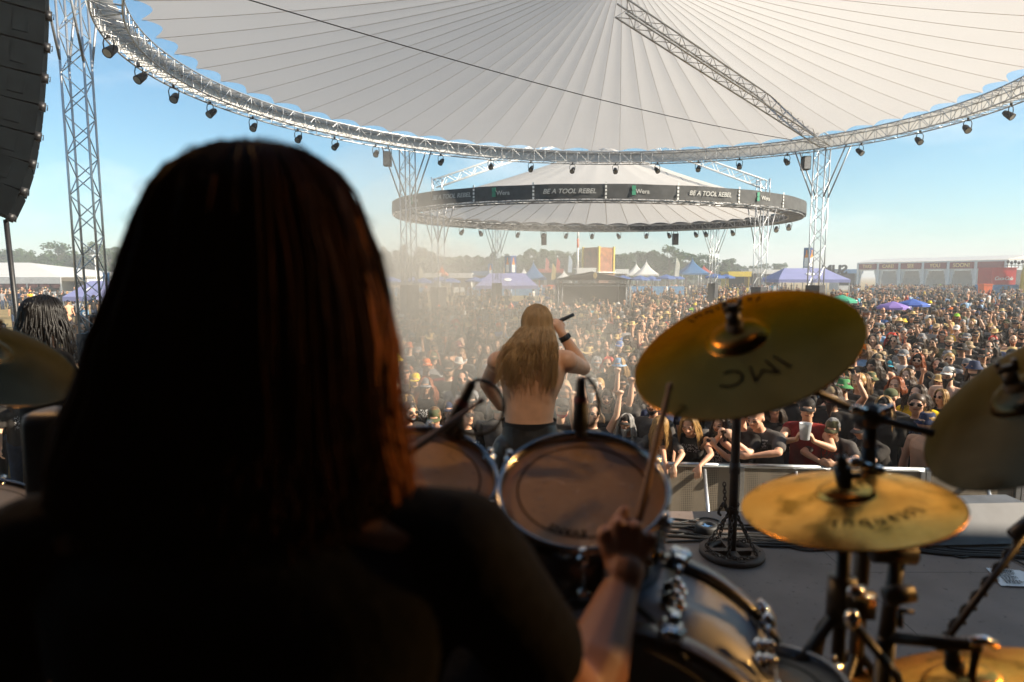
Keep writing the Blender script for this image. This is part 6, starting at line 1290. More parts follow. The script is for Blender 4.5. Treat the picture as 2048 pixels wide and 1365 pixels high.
# ------------------------------------------------------------------ the crowd
def arms(l=None, r=None, both=None):
    if both: return {s: {k: ((s*v[0], v[1], v[2]) if isinstance(v, tuple) else v) for k, v in both.items()} for s in (-1, 1)}
    f = lambda s, d: {k: ((s*v[0], v[1], v[2]) if isinstance(v, tuple) else v) for k, v in d.items()}
    return {1: f(1, l), -1: f(-1, r)}
A_DOWN = dict(w=(.27, -.06, .84), e=(1, .4, 0), curl=.45, p=(-1, 0, 0), t=(0, -1, 0)); A_UP = dict(w=(.30, -.12, 1.88), e=(1, -.2, -.4), curl=1.15, p=(0, -1, 0), t=(-1, 0, 0)); A_HORN = dict(w=(.28, -.20, 1.80), e=(1, -.1, -.5), f=[.06, 1.15, 1.15, .06], p=(0, -1, 0), t=(-1, 0, 0), h=(0, 0, 1))
A_BENT = dict(w=(.12, -.30, 1.25), e=(.8, .2, -.6), curl=.8, h=(-.5, -.4, .7), p=(0, 1, 0), t=(-1, 0, .5))
POSES = {
 'down': body_spec(arms=arms(both=A_DOWN)), 'down_slim': body_spec(arms=arms(both=A_DOWN), slim=True, hz=8),
 'clasp': body_spec(arms=arms(both=dict(w=(.06, -.24, 1.02), e=(.8, .3, -.5), h=(-.8, -.3, .1), curl=.7, p=(0, 1, 0), t=(0, 0, 1))), hp=5, hz=-10), 'crossed': body_spec(arms=arms(both=dict(w=(-.08, -.20, 1.17), e=(1, 0, -.4), h=(-1, 0, .1), curl=.5, p=(0, 1, 0), t=(0, 0, 1))), hp=-4),
 'fist': body_spec(arms=arms(l=A_DOWN, r=A_UP), hp=-8), 'horns': body_spec(arms=arms(l=A_HORN, r=A_BENT), hp=-5), 'both': body_spec(arms=arms(both=A_UP), hp=-10), 'horns_slim': body_spec(arms=arms(l=A_DOWN, r=A_HORN), slim=True, hp=-6),
 'phone': body_spec(arms=arms(both=dict(w=(.075, -.36, 1.44), e=(.7, 0, -.8), h=(-.12, -.25, 1), curl=.75, p=(-.8, .5, 0), t=(-.4, -.6, .5))), hp=-3),
 'hang_slim': body_spec(lean=24, hp=22, arms=arms(both=dict(w=(.19, -.60, 1.17), e=(1, .1, .3), h=(-.05, -.45, -.9), curl=.25, p=(0, 1, -.3), t=(-1, 0, 0))), slim=True), 'lean': body_spec(lean=26, hp=16, arms=arms(both=dict(w=(.085, -.56, 1.20), e=(1, .15, .1), h=(-.7, -.6, -.1), curl=.7, p=(0, .3, -1), t=(0, 0, 1)))),
 'cup': body_spec(lean=10, hp=4, arms=arms(both=dict(w=(.085, -.44, 1.34), e=(.8, .1, -.5), h=(-.3, -.35, .9), curl=.65, p=(-1, .2, 0), t=(-.3, -.3, .9))))}
HAIR = {k: hair_mesh(k) for k in ('short', 'mop', 'long', 'curly', 'bob', 'verylong')}; BEARD = {k: beard_mesh(k) for k in ('short', 'long')}; HATS = {k: hat_mesh(k) for k in ('cap', 'bucket', 'wide', 'bandana', 'flap')}; GLASS = glasses_mesh()
HC = {'blond': (.42, .25, .09), 'brown': (.06, .032, .015), 'dark': (.016, .011, .008), 'ginger': (.34, .09, .02), 'grey': (.30, .29, .28), 'red': (.62, .035, .012), 'fair': (.22, .12, .05)}
CC = {'black': (.030, .026, .023), 'charcoal': (.075, .068, .064), 'white': (.62, .60, .57), 'grey': (.20, .20, .21), 'olive': (.09, .085, .04), 'navy': (.02, .03, .075), 'red': (.20, .022, .02), 'yellow': (.72, .48, .02), 'light blue': (.22, .36, .55), 'orange': (.75, .16, .02), 'lime green': (.28, .60, .04), 'green': (.06, .22, .08), 'straw': (.55, .38, .16), 'camo green': (.10, .11, .055), 'blue': (.05, .13, .36), 'teal': (.04, .30, .40), 'maroon': (.14, .02, .035), 'tan': (.34, .25, .15)}
PLURAL = {'cap': 'cap', 'bucket': 'bucket hat', 'wide': 'wide brimmed hat', 'bandana': 'bandana', 'flap': 'neck-flap cap'}
def make_person(p, a):
    """a: pose, sex, hair, hairc, beard, hat, hatc, shades, outfit, shirtc, skin, h, rz"""
    P = POSES[a['pose']]; r = thing('person', '', 'person', p); r.rotation_euler = (0, 0, a['rz']); h = a['h']; r.scale = (h*a.get('w', 1),)*2 + (h,)
    part_obj('body', P['body'], r, a['skin'])
    if a['outfit'] != 'bare': part_obj('shirt' if a['outfit'] == 'tee' else 'vest', P['tee'] if a['outfit'] == 'tee' else P['tank'], r, CC[a['shirtc']])
    part_obj('trousers', P['jeans'], r, a.get('jeans', (.02, .02, .024)))
    if a['hair'] != 'none': part_obj('hair', HAIR[a['hair']], r, HC[a['hairc']], P['HM'])
    if a['beard']: part_obj('beard', BEARD[a['beard']], r, HC[a.get('beardc', a['hairc'])], P['HM'])
    if a['hat']: part_obj('hat', HATS[a['hat']], r, CC[a['hatc']], P['HM'])
    if a['shades']: part_obj('sunglasses', GLASS, r, None, P['HM'])
    return r
rg = random.Random(41)
def attrs(row=5):
    w = rg.random() < .22; a = dict(sex='woman' if w else 'man', skin=rg.choice(SKIN), h=rg.uniform(.90, .99) if w else rg.uniform(.97, 1.09), w=rg.uniform(.94, 1.02) if w else rg.uniform(.98, 1.14))
    a['hair'] = rg.choice(['long', 'curly', 'bob', 'verylong']) if w else rg.choices(['short', 'none', 'long', 'curly', 'mop', 'bob'], [50, 16, 18, 7, 5, 4])[0]; a['hairc'] = rg.choices(list(HC), [16, 34, 26, 8, 10, 1.5, 12])[0]
    a['beard'] = None if w else rg.choices([None, 'short', 'long'], [48, 40, 12])[0]; a['hat'] = rg.choices([None, 'cap', 'bucket', 'wide', 'bandana'], [46, 32, 9, 9, 4])[0]
    a['hatc'] = {'wide': rg.choices(['straw', 'black', 'tan', 'olive'], [5, 3, 2, 1])[0], None: 'black'}.get(a['hat']) or rg.choices(['black', 'charcoal', 'grey', 'olive', 'camo green', 'navy', 'white', 'red', 'tan', 'orange', 'lime green', 'yellow', 'blue'], [44, 16, 10, 7, 7, 6, 4, .9, 6, .5, .3, .4, 1.4])[0]
    if a['hat'] and a['hair'] == 'mop': a['hair'] = 'short'
    a['shades'] = rg.random() < .46; a['outfit'] = rg.choices(['tee', 'tank', 'bare'], [80, 12, 0 if w else 8])[0]
    a['shirtc'] = rg.choices(['black', 'charcoal', 'grey', 'white', 'navy', 'olive', 'red', 'light blue', 'maroon', 'teal', 'yellow', 'blue'], [62, 15, 6, 4, 4, 3, .9, 2, 1, .6, .3, .8])[0]
    a['pose'] = rg.choices(['down_slim', 'horns_slim'], [85, 15])[0] if w else rg.choices(['down', 'clasp', 'crossed', 'fist', 'horns', 'both', 'phone'], [58, 14, 10, 6, 5, 2.5, 3])[0]
    a['jeans'] = rg.choice([(.02, .02, .024), (.03, .045, .08), (.05, .045, .035), (.02, .02, .02)]); return a
SINGER_XY = Vector((.15, 4.2, 0))
def barrier_s(p): return (Vector(p) - BA).dot(-bn)
# places: staggered rows behind the barrier, wider and looser further out
def inside_crowd(p):
    px, py, d = to_px((p.x, p.y, 1.6))
    if (p - Vector((gx(1189, 42), 43.6, 0))).length < 3.6: return False
    for t in (tA, tB, tC):
        q = fn1(t)[0]
        if (Vector((q.x, q.y, 0)) - p).length < .9: return False
    for t, _ in tw2:
        q = fn2(t)[0]
        if (Vector((q.x, q.y, 0)) - p).length < .9: return False
    lim = 15 + 12*min(1, max(0, (px + 300)/500)) if px < 240 else 27 + 12*min(1, max(0, (px-240)/560))
    if px > 1230: lim = 39 + min(9, (px-1230)*.03)
    if px > 1690: lim = 40 - (px-1690)*.025
    return p.y < lim
slots = []; s = 1.02; row = 1
while s < 44:
    dx = .56 + .006*s; x = -40.0 + rg.random()*dx
    while x < 44:
        p = barrier_pt(x + rg.uniform(-.12, .12)*dx/.5, 0) - bn*(s + rg.uniform(-.13, .13)); x += dx*rg.uniform(.86, 1.2)
        keep = 1.0 if s < 12 else .90 if s < 22 else .74
        px, py, d = to_px((p.x, p.y, 1.6))
        if -160 < px < 2200 and inside_crowd(p) and rg.random() < keep: slots.append([p, row, px, py, d])
    s += .66 + .012*s; row += 1
def hidden(px, py):
    if px < 0 or px > 2050: return True
    el = lambda cx, cy, a, b, th: (((px-cx)*cos(radians(th)) - (py-cy)*sin(radians(th)))/a)**2 + (((px-cx)*sin(radians(th)) + (py-cy)*cos(radians(th)))/b)**2 < 1
    ys = [q[0] for q in sil]
    if py > 292 and np.interp(py, ys, [q[1] for q in sil]) - 8 < px < np.interp(py, ys, [q[2] for q in sil]) + 8: return True
    if el(1501, 711, 236, 116, 14.7) or el(2097, 815, 266, 128, 26) or el(1711, 1021, 226, 78, -2): return True
    if 1010 < px < 1110 and py > 620 or 985 < px < 1140 and py > 705: return True
    if px < 160 and py > 660: return py < 790 or px > 50
    return py > 960
SPECIAL = [  # head pixel in the photo, what sets the person apart
 ((1222, 735), dict(sex='woman', hair='bob', hairc='red', hat=None, shades=True, outfit='tank', shirtc='black', pose='down_slim', beard=None)), ((1690, 797), dict(hat='bucket', hatc='green', pose='horns', shades=False, shirtc='black', outfit='tank')), ((1790, 795), dict(sex='woman', hair='bob', hairc='ginger', hat=None, beard=None, shades=False, pose='down_slim', shirtc='black', outfit='tee')),
 ((1818, 785), dict(hat='bucket', hatc='charcoal', beard='short', shades=False, pose='down', shirtc='black', outfit='tee')), ((1820, 762), dict(hair='curly', hairc='fair', hat=None, beard=None, shades=False, pose='down', shirtc='black', outfit='tee')), ((1935, 733), dict(hat='bandana', hatc='grey', shades=True, beard=None, pose='down', shirtc='black', outfit='tee')), ((1875, 790), dict(hair='long', hairc='blond', hat=None, shades=True, beard=None, pose='down', shirtc='black', outfit='tee')),
 ((1911, 672), dict(hat='cap', hatc='white', shirtc='yellow', outfit='tee', pose='down', beard=None, shades=False)), ((1926, 652), dict(hair='short', hairc='grey', beard='long', outfit='bare', hat=None, pose='down', shades=False)), ((1909, 641), dict(hat='cap', hatc='lime green', beard='short', pose='down', shirtc='black', outfit='tee')), ((1809, 644), dict(hat='flap', hatc='yellow', pose='down', shirtc='black', outfit='tee', shades=True)), ((1833, 690), dict(hat='wide', hatc='straw', pose='fist', beard='short', shirtc='navy', outfit='tee', shades=True)),
 ((1868, 700), dict(hair='mop', hairc='fair', hat=None, pose='down', beard=None, shades=False, shirtc='black', outfit='tee')), ((1758, 700), dict(hair='none', beard='short', hairc='grey', hat=None, shades=True, shirtc='black', outfit='tee', pose='down')), ((1750, 690), dict(hat='wide', hatc='straw', pose='down', shirtc='black', outfit='tee')), ((1786, 735), dict(hat='cap', hatc='teal', shades=True, pose='down', shirtc='black', outfit='tee', beard=None)), ((1757, 733), dict(hat='cap', hatc='tan', shades=True, outfit='bare', pose='down', beard=None)), ((1842, 735), dict(hat='bandana', hatc='black', shades=True, pose='down', beard='short', shirtc='black', outfit='tee')),
 ((1983, 683), dict(sex='woman', hair='bob', hairc='red', hat=None, shades=False, pose='down_slim', beard=None, shirtc='black', outfit='tee')), ((1960, 643), dict(hat='wide', hatc='black', pose='cup', shirtc='black', outfit='tee', beard='short')), ((2012, 648), dict(hat='cap', hatc='white', pose='fist', shirtc='black', outfit='tee')), ((1730, 715), dict(hat='bandana', hatc='orange', beard='short', shades=True, shirtc='light blue', outfit='tee', pose='down')), ((820, 712), dict(hat='cap', hatc='orange', pose='down', shirtc='charcoal', outfit='tee')), ((830, 775), dict(hat='flap', hatc='yellow', pose='down', shirtc='black', outfit='tee', shades=False)),
 ((855, 755), dict(hat='cap', hatc='orange', shades=True, pose='down', shirtc='black', outfit='tee')), ((872, 740), dict(hat='cap', hatc='camo green', shades=False, beard=None, pose='down', shirtc='grey', outfit='tee')), ((890, 770), dict(hat='wide', hatc='black', beard='short', shades=True, pose='down', shirtc='black', outfit='tee')), ((918, 750), dict(hat='wide', hatc='white', shades=False, beard=None, pose='phone', shirtc='black', outfit='tee')), ((910, 715), dict(hat='cap', hatc='maroon', shades=True, outfit='bare', pose='down', beard='short')), ((922, 698), dict(hair='none', hat=None, beard='short', hairc='brown', pose='down', shirtc='black', outfit='tee', shades=False)),
 ((1237, 755), dict(hat='bucket', hatc='light blue', pose='down', shirtc='black', outfit='tee')), ((1252, 795), dict(hair='short', hairc='brown', hat=None, beard=None, pose='crossed', shirtc='black', outfit='tee', shades=False)), ((1215, 798), dict(hat='bandana', hatc='black', beard='short', pose='both', shirtc='black', outfit='tee', shades=False)), ((1138, 815), dict(hair='none', hat=None, beard='short', hairc='grey', pose='down', shirtc='black', outfit='tee', shades=False)), ((1135, 790), dict(hat='cap', hatc='tan', hair='curly', hairc='fair', shades=True, pose='down', shirtc='black', outfit='tee')), ((1190, 700), dict(hat='cap', hatc='light blue', outfit='tank', shirtc='teal', pose='down')),
 ((1722, 770), dict(hat='bandana', hatc='charcoal', hair='long', hairc='fair', beard='short', shirtc='black', outfit='tee', pose='down', shades=False)), ((1660, 845), dict(hat='cap', hatc='tan', beard='long', hairc='brown', shirtc='black', outfit='tee', pose='down', shades=False)), ((1830, 840), dict(sex='woman', hair='short', hairc='brown', shades=True, hat=None, shirtc='black', outfit='tee', pose='down_slim', beard=None)), ((1550, 845), dict(hat='wide', hatc='charcoal', hair='curly', hairc='brown', shirtc='black', outfit='tee', pose='down', beard=None)), ((1860, 620), dict(hat='bucket', hatc='yellow', pose='down'))]
people = []
for hp_, d in SPECIAL:
    best = None
    for sl in slots:
        if len(sl) > 5: continue
        e = ((sl[2]-hp_[0])/1.0)**2 + ((sl[3]-hp_[1])*1.6)**2
        if best is None or e < best[0]: best = (e, sl)
    sl = best[1]; a = attrs(); a.update(d)
    if a['sex'] == 'man' and a['pose'].endswith('slim'): a['sex'] = 'woman'
    sl.append(a); sl[0] = sl[0] + Vector(((hp_[0]-sl[2])/F*sl[4]*.7, 0, 0))
fixed = [sl for sl in slots if len(sl) > 5]; slots = [sl for sl in slots if len(sl) > 5 or all((sl[0]-f[0]).length > .36 for f in fixed)]
FRONT = [  # barrier row: pixel column, attributes
 (8, dict(pose='lean')), (70, dict(pose='down')), (150, {}), (228, {}), (306, {}), (384, {}), (462, {}), (540, {}), (618, {}), (696, {}), (772, {}),
 (848, dict(pose='lean', hat='cap', hatc='camo green', shirtc='light blue', outfit='tee', beard=None, shades=False, hair='short', sex='man')), (918, dict(pose='down', hair='none', hat=None, beard=None, shades=False, sex='man', outfit='tee', shirtc='black')), (986, dict(pose='down', hat='cap', hatc='black', beard='short', hairc='grey', shades=False, sex='man', outfit='tee', shirtc='charcoal')), (1050, dict(pose='lean')), (1122, dict(pose='down')), (1190, dict(pose='both', sex='man', hat=None, hair='bob', hairc='fair', shades=True, outfit='tank', shirtc='black', beard=None)),
 (1262, dict(pose='down', sex='man', hat='cap', hatc='black', hair='long', hairc='grey', beard='long', shades=False, outfit='tee', shirtc='charcoal')), (1338, dict(sex='woman', pose='hang_slim', hair='verylong', hairc='blond', hat=None, shades=False, outfit='tee', shirtc='charcoal', beard=None)), (1408, dict(sex='woman', pose='hang_slim', hair='long', hairc='blond', hat=None, shades=False, outfit='tank', shirtc='black', beard=None)), (1456, dict(sex='man', pose='phone', hair='long', hairc='brown', hat=None, beard='short', shades=False, outfit='tee', shirtc='black')), (1502, dict(sex='man', pose='phone', hair='short', hairc='brown', hat='bandana', hatc='navy', beard=None, shades=False, outfit='tee', shirtc='black')),
 (1562, dict(sex='man', pose='lean', hair='none', hat=None, beard=None, shades=False, outfit='tee', shirtc='charcoal', w=1.12)), (1641, dict(sex='man', pose='cup', hat='cap', hatc='black', hair='short', hairc='dark', beard=None, shades=False, outfit='tank', shirtc='red')), (1703, dict(sex='man', pose='lean', hat='cap', hatc='olive', hair='short', hairc='grey', beard=None, shades=False, outfit='tee', shirtc='charcoal')), (1800, dict(sex='man', pose='lean', hat='cap', hatc='charcoal', hair='short', hairc='grey', beard=None, shades=True, outfit='tee', shirtc='black', w=1.1)), (1875, dict(pose='down')), (1950, dict(pose='lean')), (2030, dict(pose='down'))]
for px, d in FRONT:
    a = attrs(); a['pose'] = rg.choice(['lean', 'down', 'cup', 'clasp']); a.update(d)
    if a['sex'] == 'woman' and 'slim' not in a['pose']: a['pose'] = 'hang_slim' if a['pose'] in ('lean', 'cup') else 'down_slim'
    bx = at_z(px, 930, 1.15); t = (bx - BA).dot(bd); dep = .50 if a['pose'] in ('lean', 'hang_slim', 'cup') else .40
    p = barrier_pt(t) - bn*dep; q = to_px((p.x, p.y, 1.55)); slots.append([p, 0, q[0], q[1], q[2], a])
# the nearest three hundred that can be seen are single figures; the rest becomes the crowd
for sl in slots: sl.append(not hidden(sl[2], sl[3]) ) if len(sl) == 6 else sl.extend([None, not hidden(sl[2], sl[3])])
vis = sorted([sl for sl in slots if sl[6]], key=lambda q: q[4])[:296]; ids = {id(q) for q in vis}; rest = [q for q in slots if id(q) not in ids]
ORD = ['at the barrier', 'in the second row', 'in the third row', 'in the fourth row', 'in the fifth row', 'in the sixth row', 'seven rows back', 'eight rows back', 'nine rows back', 'ten rows back', 'eleven rows back', 'twelve rows back', 'thirteen rows back', 'fourteen rows back']
def region(px, py):
    if px < 300: return 'left of the drummer'
    if px < 890: return 'beside the drummer\'s hair'
    if px < 1000: return 'left of the singer'
    if px < 1150: return 'behind the singer'
    if px < 1270: return 'between singer and tilted cymbal'
    if px < 1480: return 'left below the tilted cymbal' if py > 740 else 'beyond the tilted cymbal'
    if px < 1640: return 'right below the tilted cymbal'
    if px < 1780: return 'above the golden hi-hat'
    if px < 1900: return 'right of the tilted cymbal'
    return 'near the right edge'
def describe(a):
    w = a['sex']; bits = []
    if a['hat']: bits.append(f"in {a['hatc']} {PLURAL[a['hat']]}")
    elif a['hair'] == 'none': bits.append('with bald head')
    elif a['hair'] in ('short', 'mop'): bits.append(f"with {'short' if a['hair'] == 'short' else 'frizzy'} {a['hairc']} hair")
    else: bits.append(f"with {'long' if a['hair'] in ('long', 'verylong') else 'curly' if a['hair'] == 'curly' else 'chin-length'} {a['hairc']} hair")
    top = 'bare chest' if a['outfit'] == 'bare' else f"{a['shirtc']} {'t-shirt' if a['outfit'] == 'tee' else 'vest'}"
    ex = []
    if a['beard']: ex.append('long beard' if a['beard'] == 'long' else 'beard')
    if a['shades']: ex.append('sunglasses')
    ps = {'fist': 'fist raised', 'horns': 'horns raised', 'horns_slim': 'horns raised', 'both': 'arms up', 'phone': 'hands before face', 'crossed': 'arms crossed', 'lean': 'leaning', 'hang_slim': 'hands hanging', 'cup': 'holding up hands', 'clasp': 'hands clasped'}.get(a['pose'])
    return w + ' ' + ' '.join(bits) + ', ' + ', '.join([top] + ex[:2] + ([ps] if ps else []))
seen = {}; made = []
for sl in sorted(vis, key=lambda q: q[4]):
    p, row, px, py, d, a, _ = sl
    if a is None: a = attrs(row)
    to = SINGER_XY - p; a['rz'] = atan2(to.x, -to.y) + rg.gauss(0, .22)
    r = make_person((p.x, p.y, 0), a); lb = describe(a); made.append((r, lb, sl, a))
cnt = {}
for r, lb, sl, a in made: cnt[lb] = cnt.get(lb, 0) + 1
def cap_words(t, n=16):
    w = t.split(); return ' '.join(w[:n]).rstrip(',')
final = {}
for r, lb, sl, a in made:
    full = lb if (cnt[lb] == 1 and len(lb.split()) > 7) else lb + ', ' + ORD[min(sl[1], 13)] + ' ' + region(sl[2], sl[3])
    if len(full.split()) > 16: full = lb + ', ' + region(sl[2], sl[3])
    if len(full.split()) > 16: full = lb + ' ' + ORD[min(sl[1], 13)]
    full = cap_words(full); final.setdefault(full, []).append((r, sl))
for full, rs in final.items():
    rs.sort(key=lambda q: q[1][2])
    for i, (r, sl) in enumerate(rs):
        lab = full
        if len(rs) > 1:
            pos = ['left', 'right'] if len(rs) == 2 else ['leftmost', 'middle', 'rightmost'] if len(rs) == 3 else None
            if pos: lab = cap_words(pos[i] + ' ' + full)
        r['label'] = lab; r['group'] = 'people of the audience'
# cups in hands at the barrier
def cup(name, label, c, sz, tilt=0):
    r = thing(name, label, 'cup', c); m = M.get('cup') or M.setdefault('cup', mat('clear_plastic_cup', (.62, .64, .66), .3, 0, .06, 20, trans=.45))
    Mx = Matrix.Translation(c) @ Matrix.Rotation(tilt, 4, 'X'); b = MB().lathe([(.001, 0), (.034*sz, 0), (.036*sz, .01), (.046*sz, .13*sz), (.048*sz, .132*sz), (.044*sz, .13*sz), (.034*sz, .012)], 22, Mx); b.build('wall', m, r)
    MB().lathe([(.001, .075*sz), (.039*sz, .076*sz)], 18, Mx).build('drink', M['white_pvc'], r)
for r, lb, sl, a in made:
    if a['pose'] == 'cup' and abs(sl[2] - 1641) < 30 and sl[1] == 0: bpy.context.view_layer.update(); cup('plastic_cup', 'big clear plastic cup held up in both hands by young man in black cap', r.matrix_world @ Vector((0, -.49, 1.36)), 1.5)
    if a['pose'] == 'lean' and abs(sl[2] - 1800) < 30 and sl[1] == 0: bpy.context.view_layer.update(); cup('plastic_cup', 'white plastic cup beside the hands of the leaning man in dark glasses', r.matrix_world @ Vector((.16, -.62, 1.14)), 1.2)
    if a['pose'] == 'lean' and abs(sl[2] - 1562) < 20 and sl[1] == 0:
        bpy.context.view_layer.update(); q = r.matrix_world @ Vector((-.03, -.50, 1.20)); bt = thing('drink_bottle', 'slim silvery bottle in the hands of the bald man leaning on the barrier', 'bottle', q); Mx = frame(q, (-.25, .2, .85)); MB().lathe([(.001, -.06), (.03, -.06), (.032, .08), (.014, .15), (.014, .19), (.001, .19)], 18, Mx).build('body', M['alu'], bt); MB().lathe([(.016, .17), (.017, .20), (.001, .205)], 14, Mx).build('cap', M['black_plastic'], bt)
        text = text_mesh('VALHALLA', .062, M['white_print'], r.matrix_world @ Matrix.Translation((0, -.38, 1.235)) @ Matrix.Rotation(radians(64), 4, 'X'), None, 'shirt_lettering')
        text.parent = r; text.matrix_parent_inverse = r.matrix_world.inverted()
# the bassist at the far left
a = dict(pose='down', sex='man', skin=SKIN[2], h=1.05, w=1.08, hair='long', hairc='dark', beard=None, hat=None, hatc='black', shades=False, outfit='tee', shirtc='black', rz=pi - .55); q = at(84, 640, 4.0); r = make_person((q.x, q.y, STZ), a); [setattr(c_, 'color', (.005, .004, .0035, 1)) for c_ in r.children if c_.name.startswith(('hair', 'shirt'))]; r['label'] = 'musician with long dark wavy hair and black shirt at the left edge of the stage'
# ------------------------------------------------------------------ everyone further out: one mass
def far_template(arm, hat, longh, hi):
    b = MB(); n, m = (12, 9) if hi else (8, 7); roles = []
    def fin(role): roles.extend([role]*(len(b.f) - len(roles)))
    hc = Vector((0, -.02, 1.645)); b.ball(hc, (.080, .100, .122), n, m)
    for f in b.f:
        c = sum((Vector(b.v[i]) for i in f), Vector())/len(f) - hc
        roles.append(1 if c.z > .052 or (c.y > .012 and c.z > -.06) or (longh and abs(c.x) > .062) else 2 if (-.018 < c.z < .034 and c.y < -.03) else 3 if (c.z < -.045 and c.y < .03) else 0)
    b.cyl((0, .01, 1.44), (0, 0, 1.56), .052, n=6, cap=False); fin(0)
    b.rings([(0, 0, .80, .16, .11), (0, 0, .95, .165, .115), (0, 0, 1.12, .155, .11), (0, 0, 1.30, .19, .12), (0, .005, 1.40, .20, .10), (0, .01, 1.45, .10, .07)], 10 if hi else 8); fin(4)
    for s in (-1, 1):
        S = Vector((s*.205, .005, 1.37))
        up = arm == 'both' or (arm == 'one' and s < 0)
        E = Vector((s*.34, -.08, 1.50)) if up else Vector((s*.27, .03, 1.10)); W = Vector((s*.28, -.12, 1.80)) if up else (Vector((s*.10, -.24, 1.10)) if arm == 'bent' else Vector((s*.27, -.08, .86)))
        b.tube([S + Vector((0, 0, .02)), S.lerp(E, .6)], [.070, .062], 6); fin(4); b.tube([S.lerp(E, .55), E, W], [.045, .042, .030], 6); fin(0); b.ball(W + (W-E).normalized()*.06, (.036, .03, .05), 6, 5); fin(0)
        b.tube([(s*.09, 0, .86), (s*.10, -.01, .48), (s*.10, .02, .06)], [.105, .078, .06], 6); fin(5); b.ball((s*.105, -.05, .05), (.05, .12, .05), 6, 4); fin(5)
    if longh:
        for s in (-1, 1): b.tube([hc + Vector((s*.07, .0, .05)), hc + Vector((s*.092, .01, -.08)), hc + Vector((s*.11, -.01, -.24))], [.03, .042, .018], 6); fin(6)
        b.ball(hc + Vector((0, .06, -.1)), (.095, .06, .17), 8, 6); fin(6)
    T = Matrix.Translation(hc + Vector((0, .004, 0)))
    if hat == 'cap': b.lathe([(.001, .132), (.055, .12), (.085, .075), (.090, .045)], 9, T); b.add([hc + Vector(v) for v in ((-.07, -.075, .05), (.07, -.075, .05), (.055, -.175, .03), (-.055, -.175, .03), (0, -.10, .07), (0, -.185, .045))], [(0, 4, 5, 3), (4, 1, 2, 5)]); fin(1)
    elif hat == 'wide': b.lathe([(.001, .138), (.06, .142), (.085, .07), (.095, .05), (.19, .048 if hi else .04)], 12, T); fin(1)
    elif hat == 'bucket': b.lathe([(.001, .138), (.07, .135), (.09, .06), (.135, .015)], 10, T); fin(1)
    return np.array(b.v), b.f, np.array(roles)
TEMPL = {}
def far_person(p, rz, hi, out, a=None):
    a = a or attrs()
    if a['pose'] in ('fist', 'horns', 'horns_slim', 'both') and rg.random() < .72: a = dict(a, pose='down')
    arm = {'fist': 'one', 'horns': 'one', 'horns_slim': 'one', 'both': 'both', 'clasp': 'bent', 'crossed': 'bent', 'phone': 'bent', 'cup': 'bent'}.get(a['pose'], 'down'); hat = {'bandana': None, 'flap': 'bucket'}.get(a['hat'], a['hat']); lg = a['hair'] in ('long', 'curly', 'bob', 'verylong')
    k = (arm, hat, lg, hi)
    if k not in TEMPL: TEMPL[k] = far_template(*k)
    V, Fc, ro = TEMPL[k]; c, s = cos(rz), sin(rz); h = a['h']; w = a['w']*h
    X = np.stack([p[0] + w*(V[:, 0]*c - V[:, 1]*s), p[1] + w*(V[:, 0]*s + V[:, 1]*c), p[2] + h*V[:, 2]], 1)
    sk = np.array(a['skin']); hr = np.array(HC[a['hairc']]) if a['hair'] != 'none' else sk; sh = sk if a['outfit'] == 'bare' else np.array(CC[a['shirtc']]); hatc = np.array(CC[a['hatc']]) if a['hat'] else hr
    cols = np.array([sk, hatc, np.array((.02, .02, .022)) if a['shades'] else sk*.42, np.array(HC[a['hairc']])*.9 if a['beard'] else sk*.92, sh, np.array(a['jeans']), hr])[ro]
    out.append((X, Fc, cols))
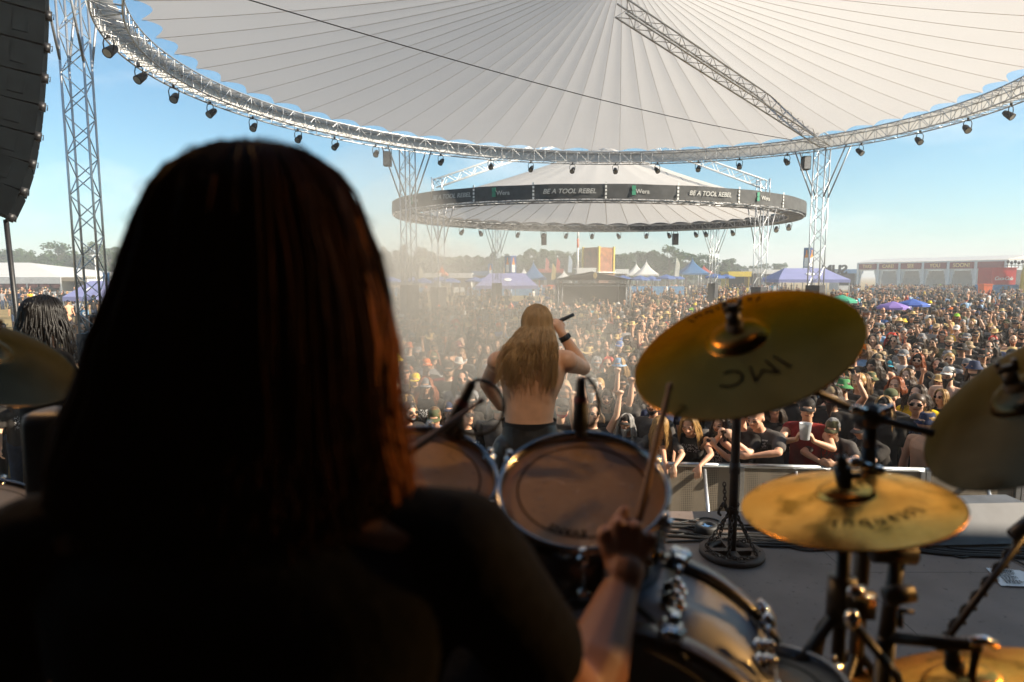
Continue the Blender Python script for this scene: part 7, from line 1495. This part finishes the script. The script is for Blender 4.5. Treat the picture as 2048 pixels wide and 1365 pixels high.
def merge(out, name, mate):
    me = bpy.data.meshes.new(name); nv = sum(len(o[0]) for o in out); V = np.concatenate([o[0] for o in out]).astype(np.float32); loops = []; starts = []; tot = []; col = []; base = 0
    for X, Fc, C in out:
        for f, c in zip(Fc, C):
            starts.append(len(loops)); tot.append(len(f)); loops.extend(i + base for i in f); col.extend([c]*len(f))
        base += len(X)
    me.vertices.add(nv); me.vertices.foreach_set('co', V.ravel()); me.loops.add(len(loops)); me.loops.foreach_set('vertex_index', np.array(loops, np.int32)); me.polygons.add(len(starts)); me.polygons.foreach_set('loop_start', np.array(starts, np.int32)); me.polygons.foreach_set('use_smooth', np.ones(len(starts), bool)); me.update(calc_edges=True)
    at_ = me.attributes.new('tint', 'FLOAT_COLOR', 'CORNER'); cc = np.ones((len(col), 4), np.float32); cc[:, :3] = np.array(col, np.float32); at_.data.foreach_set('color', cc.ravel()); me.materials.append(mate); return put(name, me)
def tint_material():
    m = bpy.data.materials.new('crowd_tint'); m.use_nodes = True; t = m.node_tree; b = t.nodes['Principled BSDF']; a = t.nodes.new('ShaderNodeAttribute'); a.attribute_name = 'tint'; tc = t.nodes.new('ShaderNodeTexCoord'); no = t.nodes.new('ShaderNodeTexNoise'); no.inputs['Scale'].default_value = 14; t.links.new(tc.outputs['Object'], no.inputs['Vector'])
    mr = t.nodes.new('ShaderNodeMapRange'); mr.inputs['To Min'].default_value = .72; mr.inputs['To Max'].default_value = 1.25; t.links.new(no.outputs['Fac'], mr.inputs['Value']); q = t.nodes.new('ShaderNodeMix'); q.data_type = 'RGBA'; q.blend_type = 'MULTIPLY'; q.inputs['Factor'].default_value = 1
    t.links.new(a.outputs['Color'], q.inputs['A']); t.links.new(mr.outputs[0], q.inputs['B']); t.links.new(q.outputs['Result'], b.inputs['Base Color']); b.inputs['Roughness'].default_value = .75; b.inputs['Specular IOR Level'].default_value = .25; return m
out = []
for sl in rest:
    p = sl[0]; to = SINGER_XY - p; far_person((p.x, p.y, 0), atan2(to.x, -to.y) + rg.gauss(0, .25), sl[4] < 27, out, sl[5] and dict(sl[5], rz=0))
def scatter(n, px0, px1, y0, y1, face=None):
    for _ in range(n):
        Y = rg.uniform(y0, y1); p = gp(rg.uniform(px0, px1), Y); far_person(p, rg.uniform(-pi, pi) if face is None else face + rg.gauss(0, .5), False, out)
scatter(200, 1660, 2060, 40, 72, 0); scatter(300, 1700, 2060, 84, 112); scatter(110, 1225, 1560, 48, 70, 0); scatter(120, 1215, 1600, 80, 128); scatter(35, 770, 1110, 42, 58, 0); scatter(70, 760, 1120, 60, 120); scatter(70, -20, 240, 60, 84); scatter(14, -10, 235, 34, 60); scatter(60, 250, 760, 45, 110)
for x in (-.7, .2, .9): far_person((c.x if False else gx(1189, 42) + x, 43.9, 0), 0, False, out)
kind(merge(out, 'crowd', tint_material()), 'stuff')
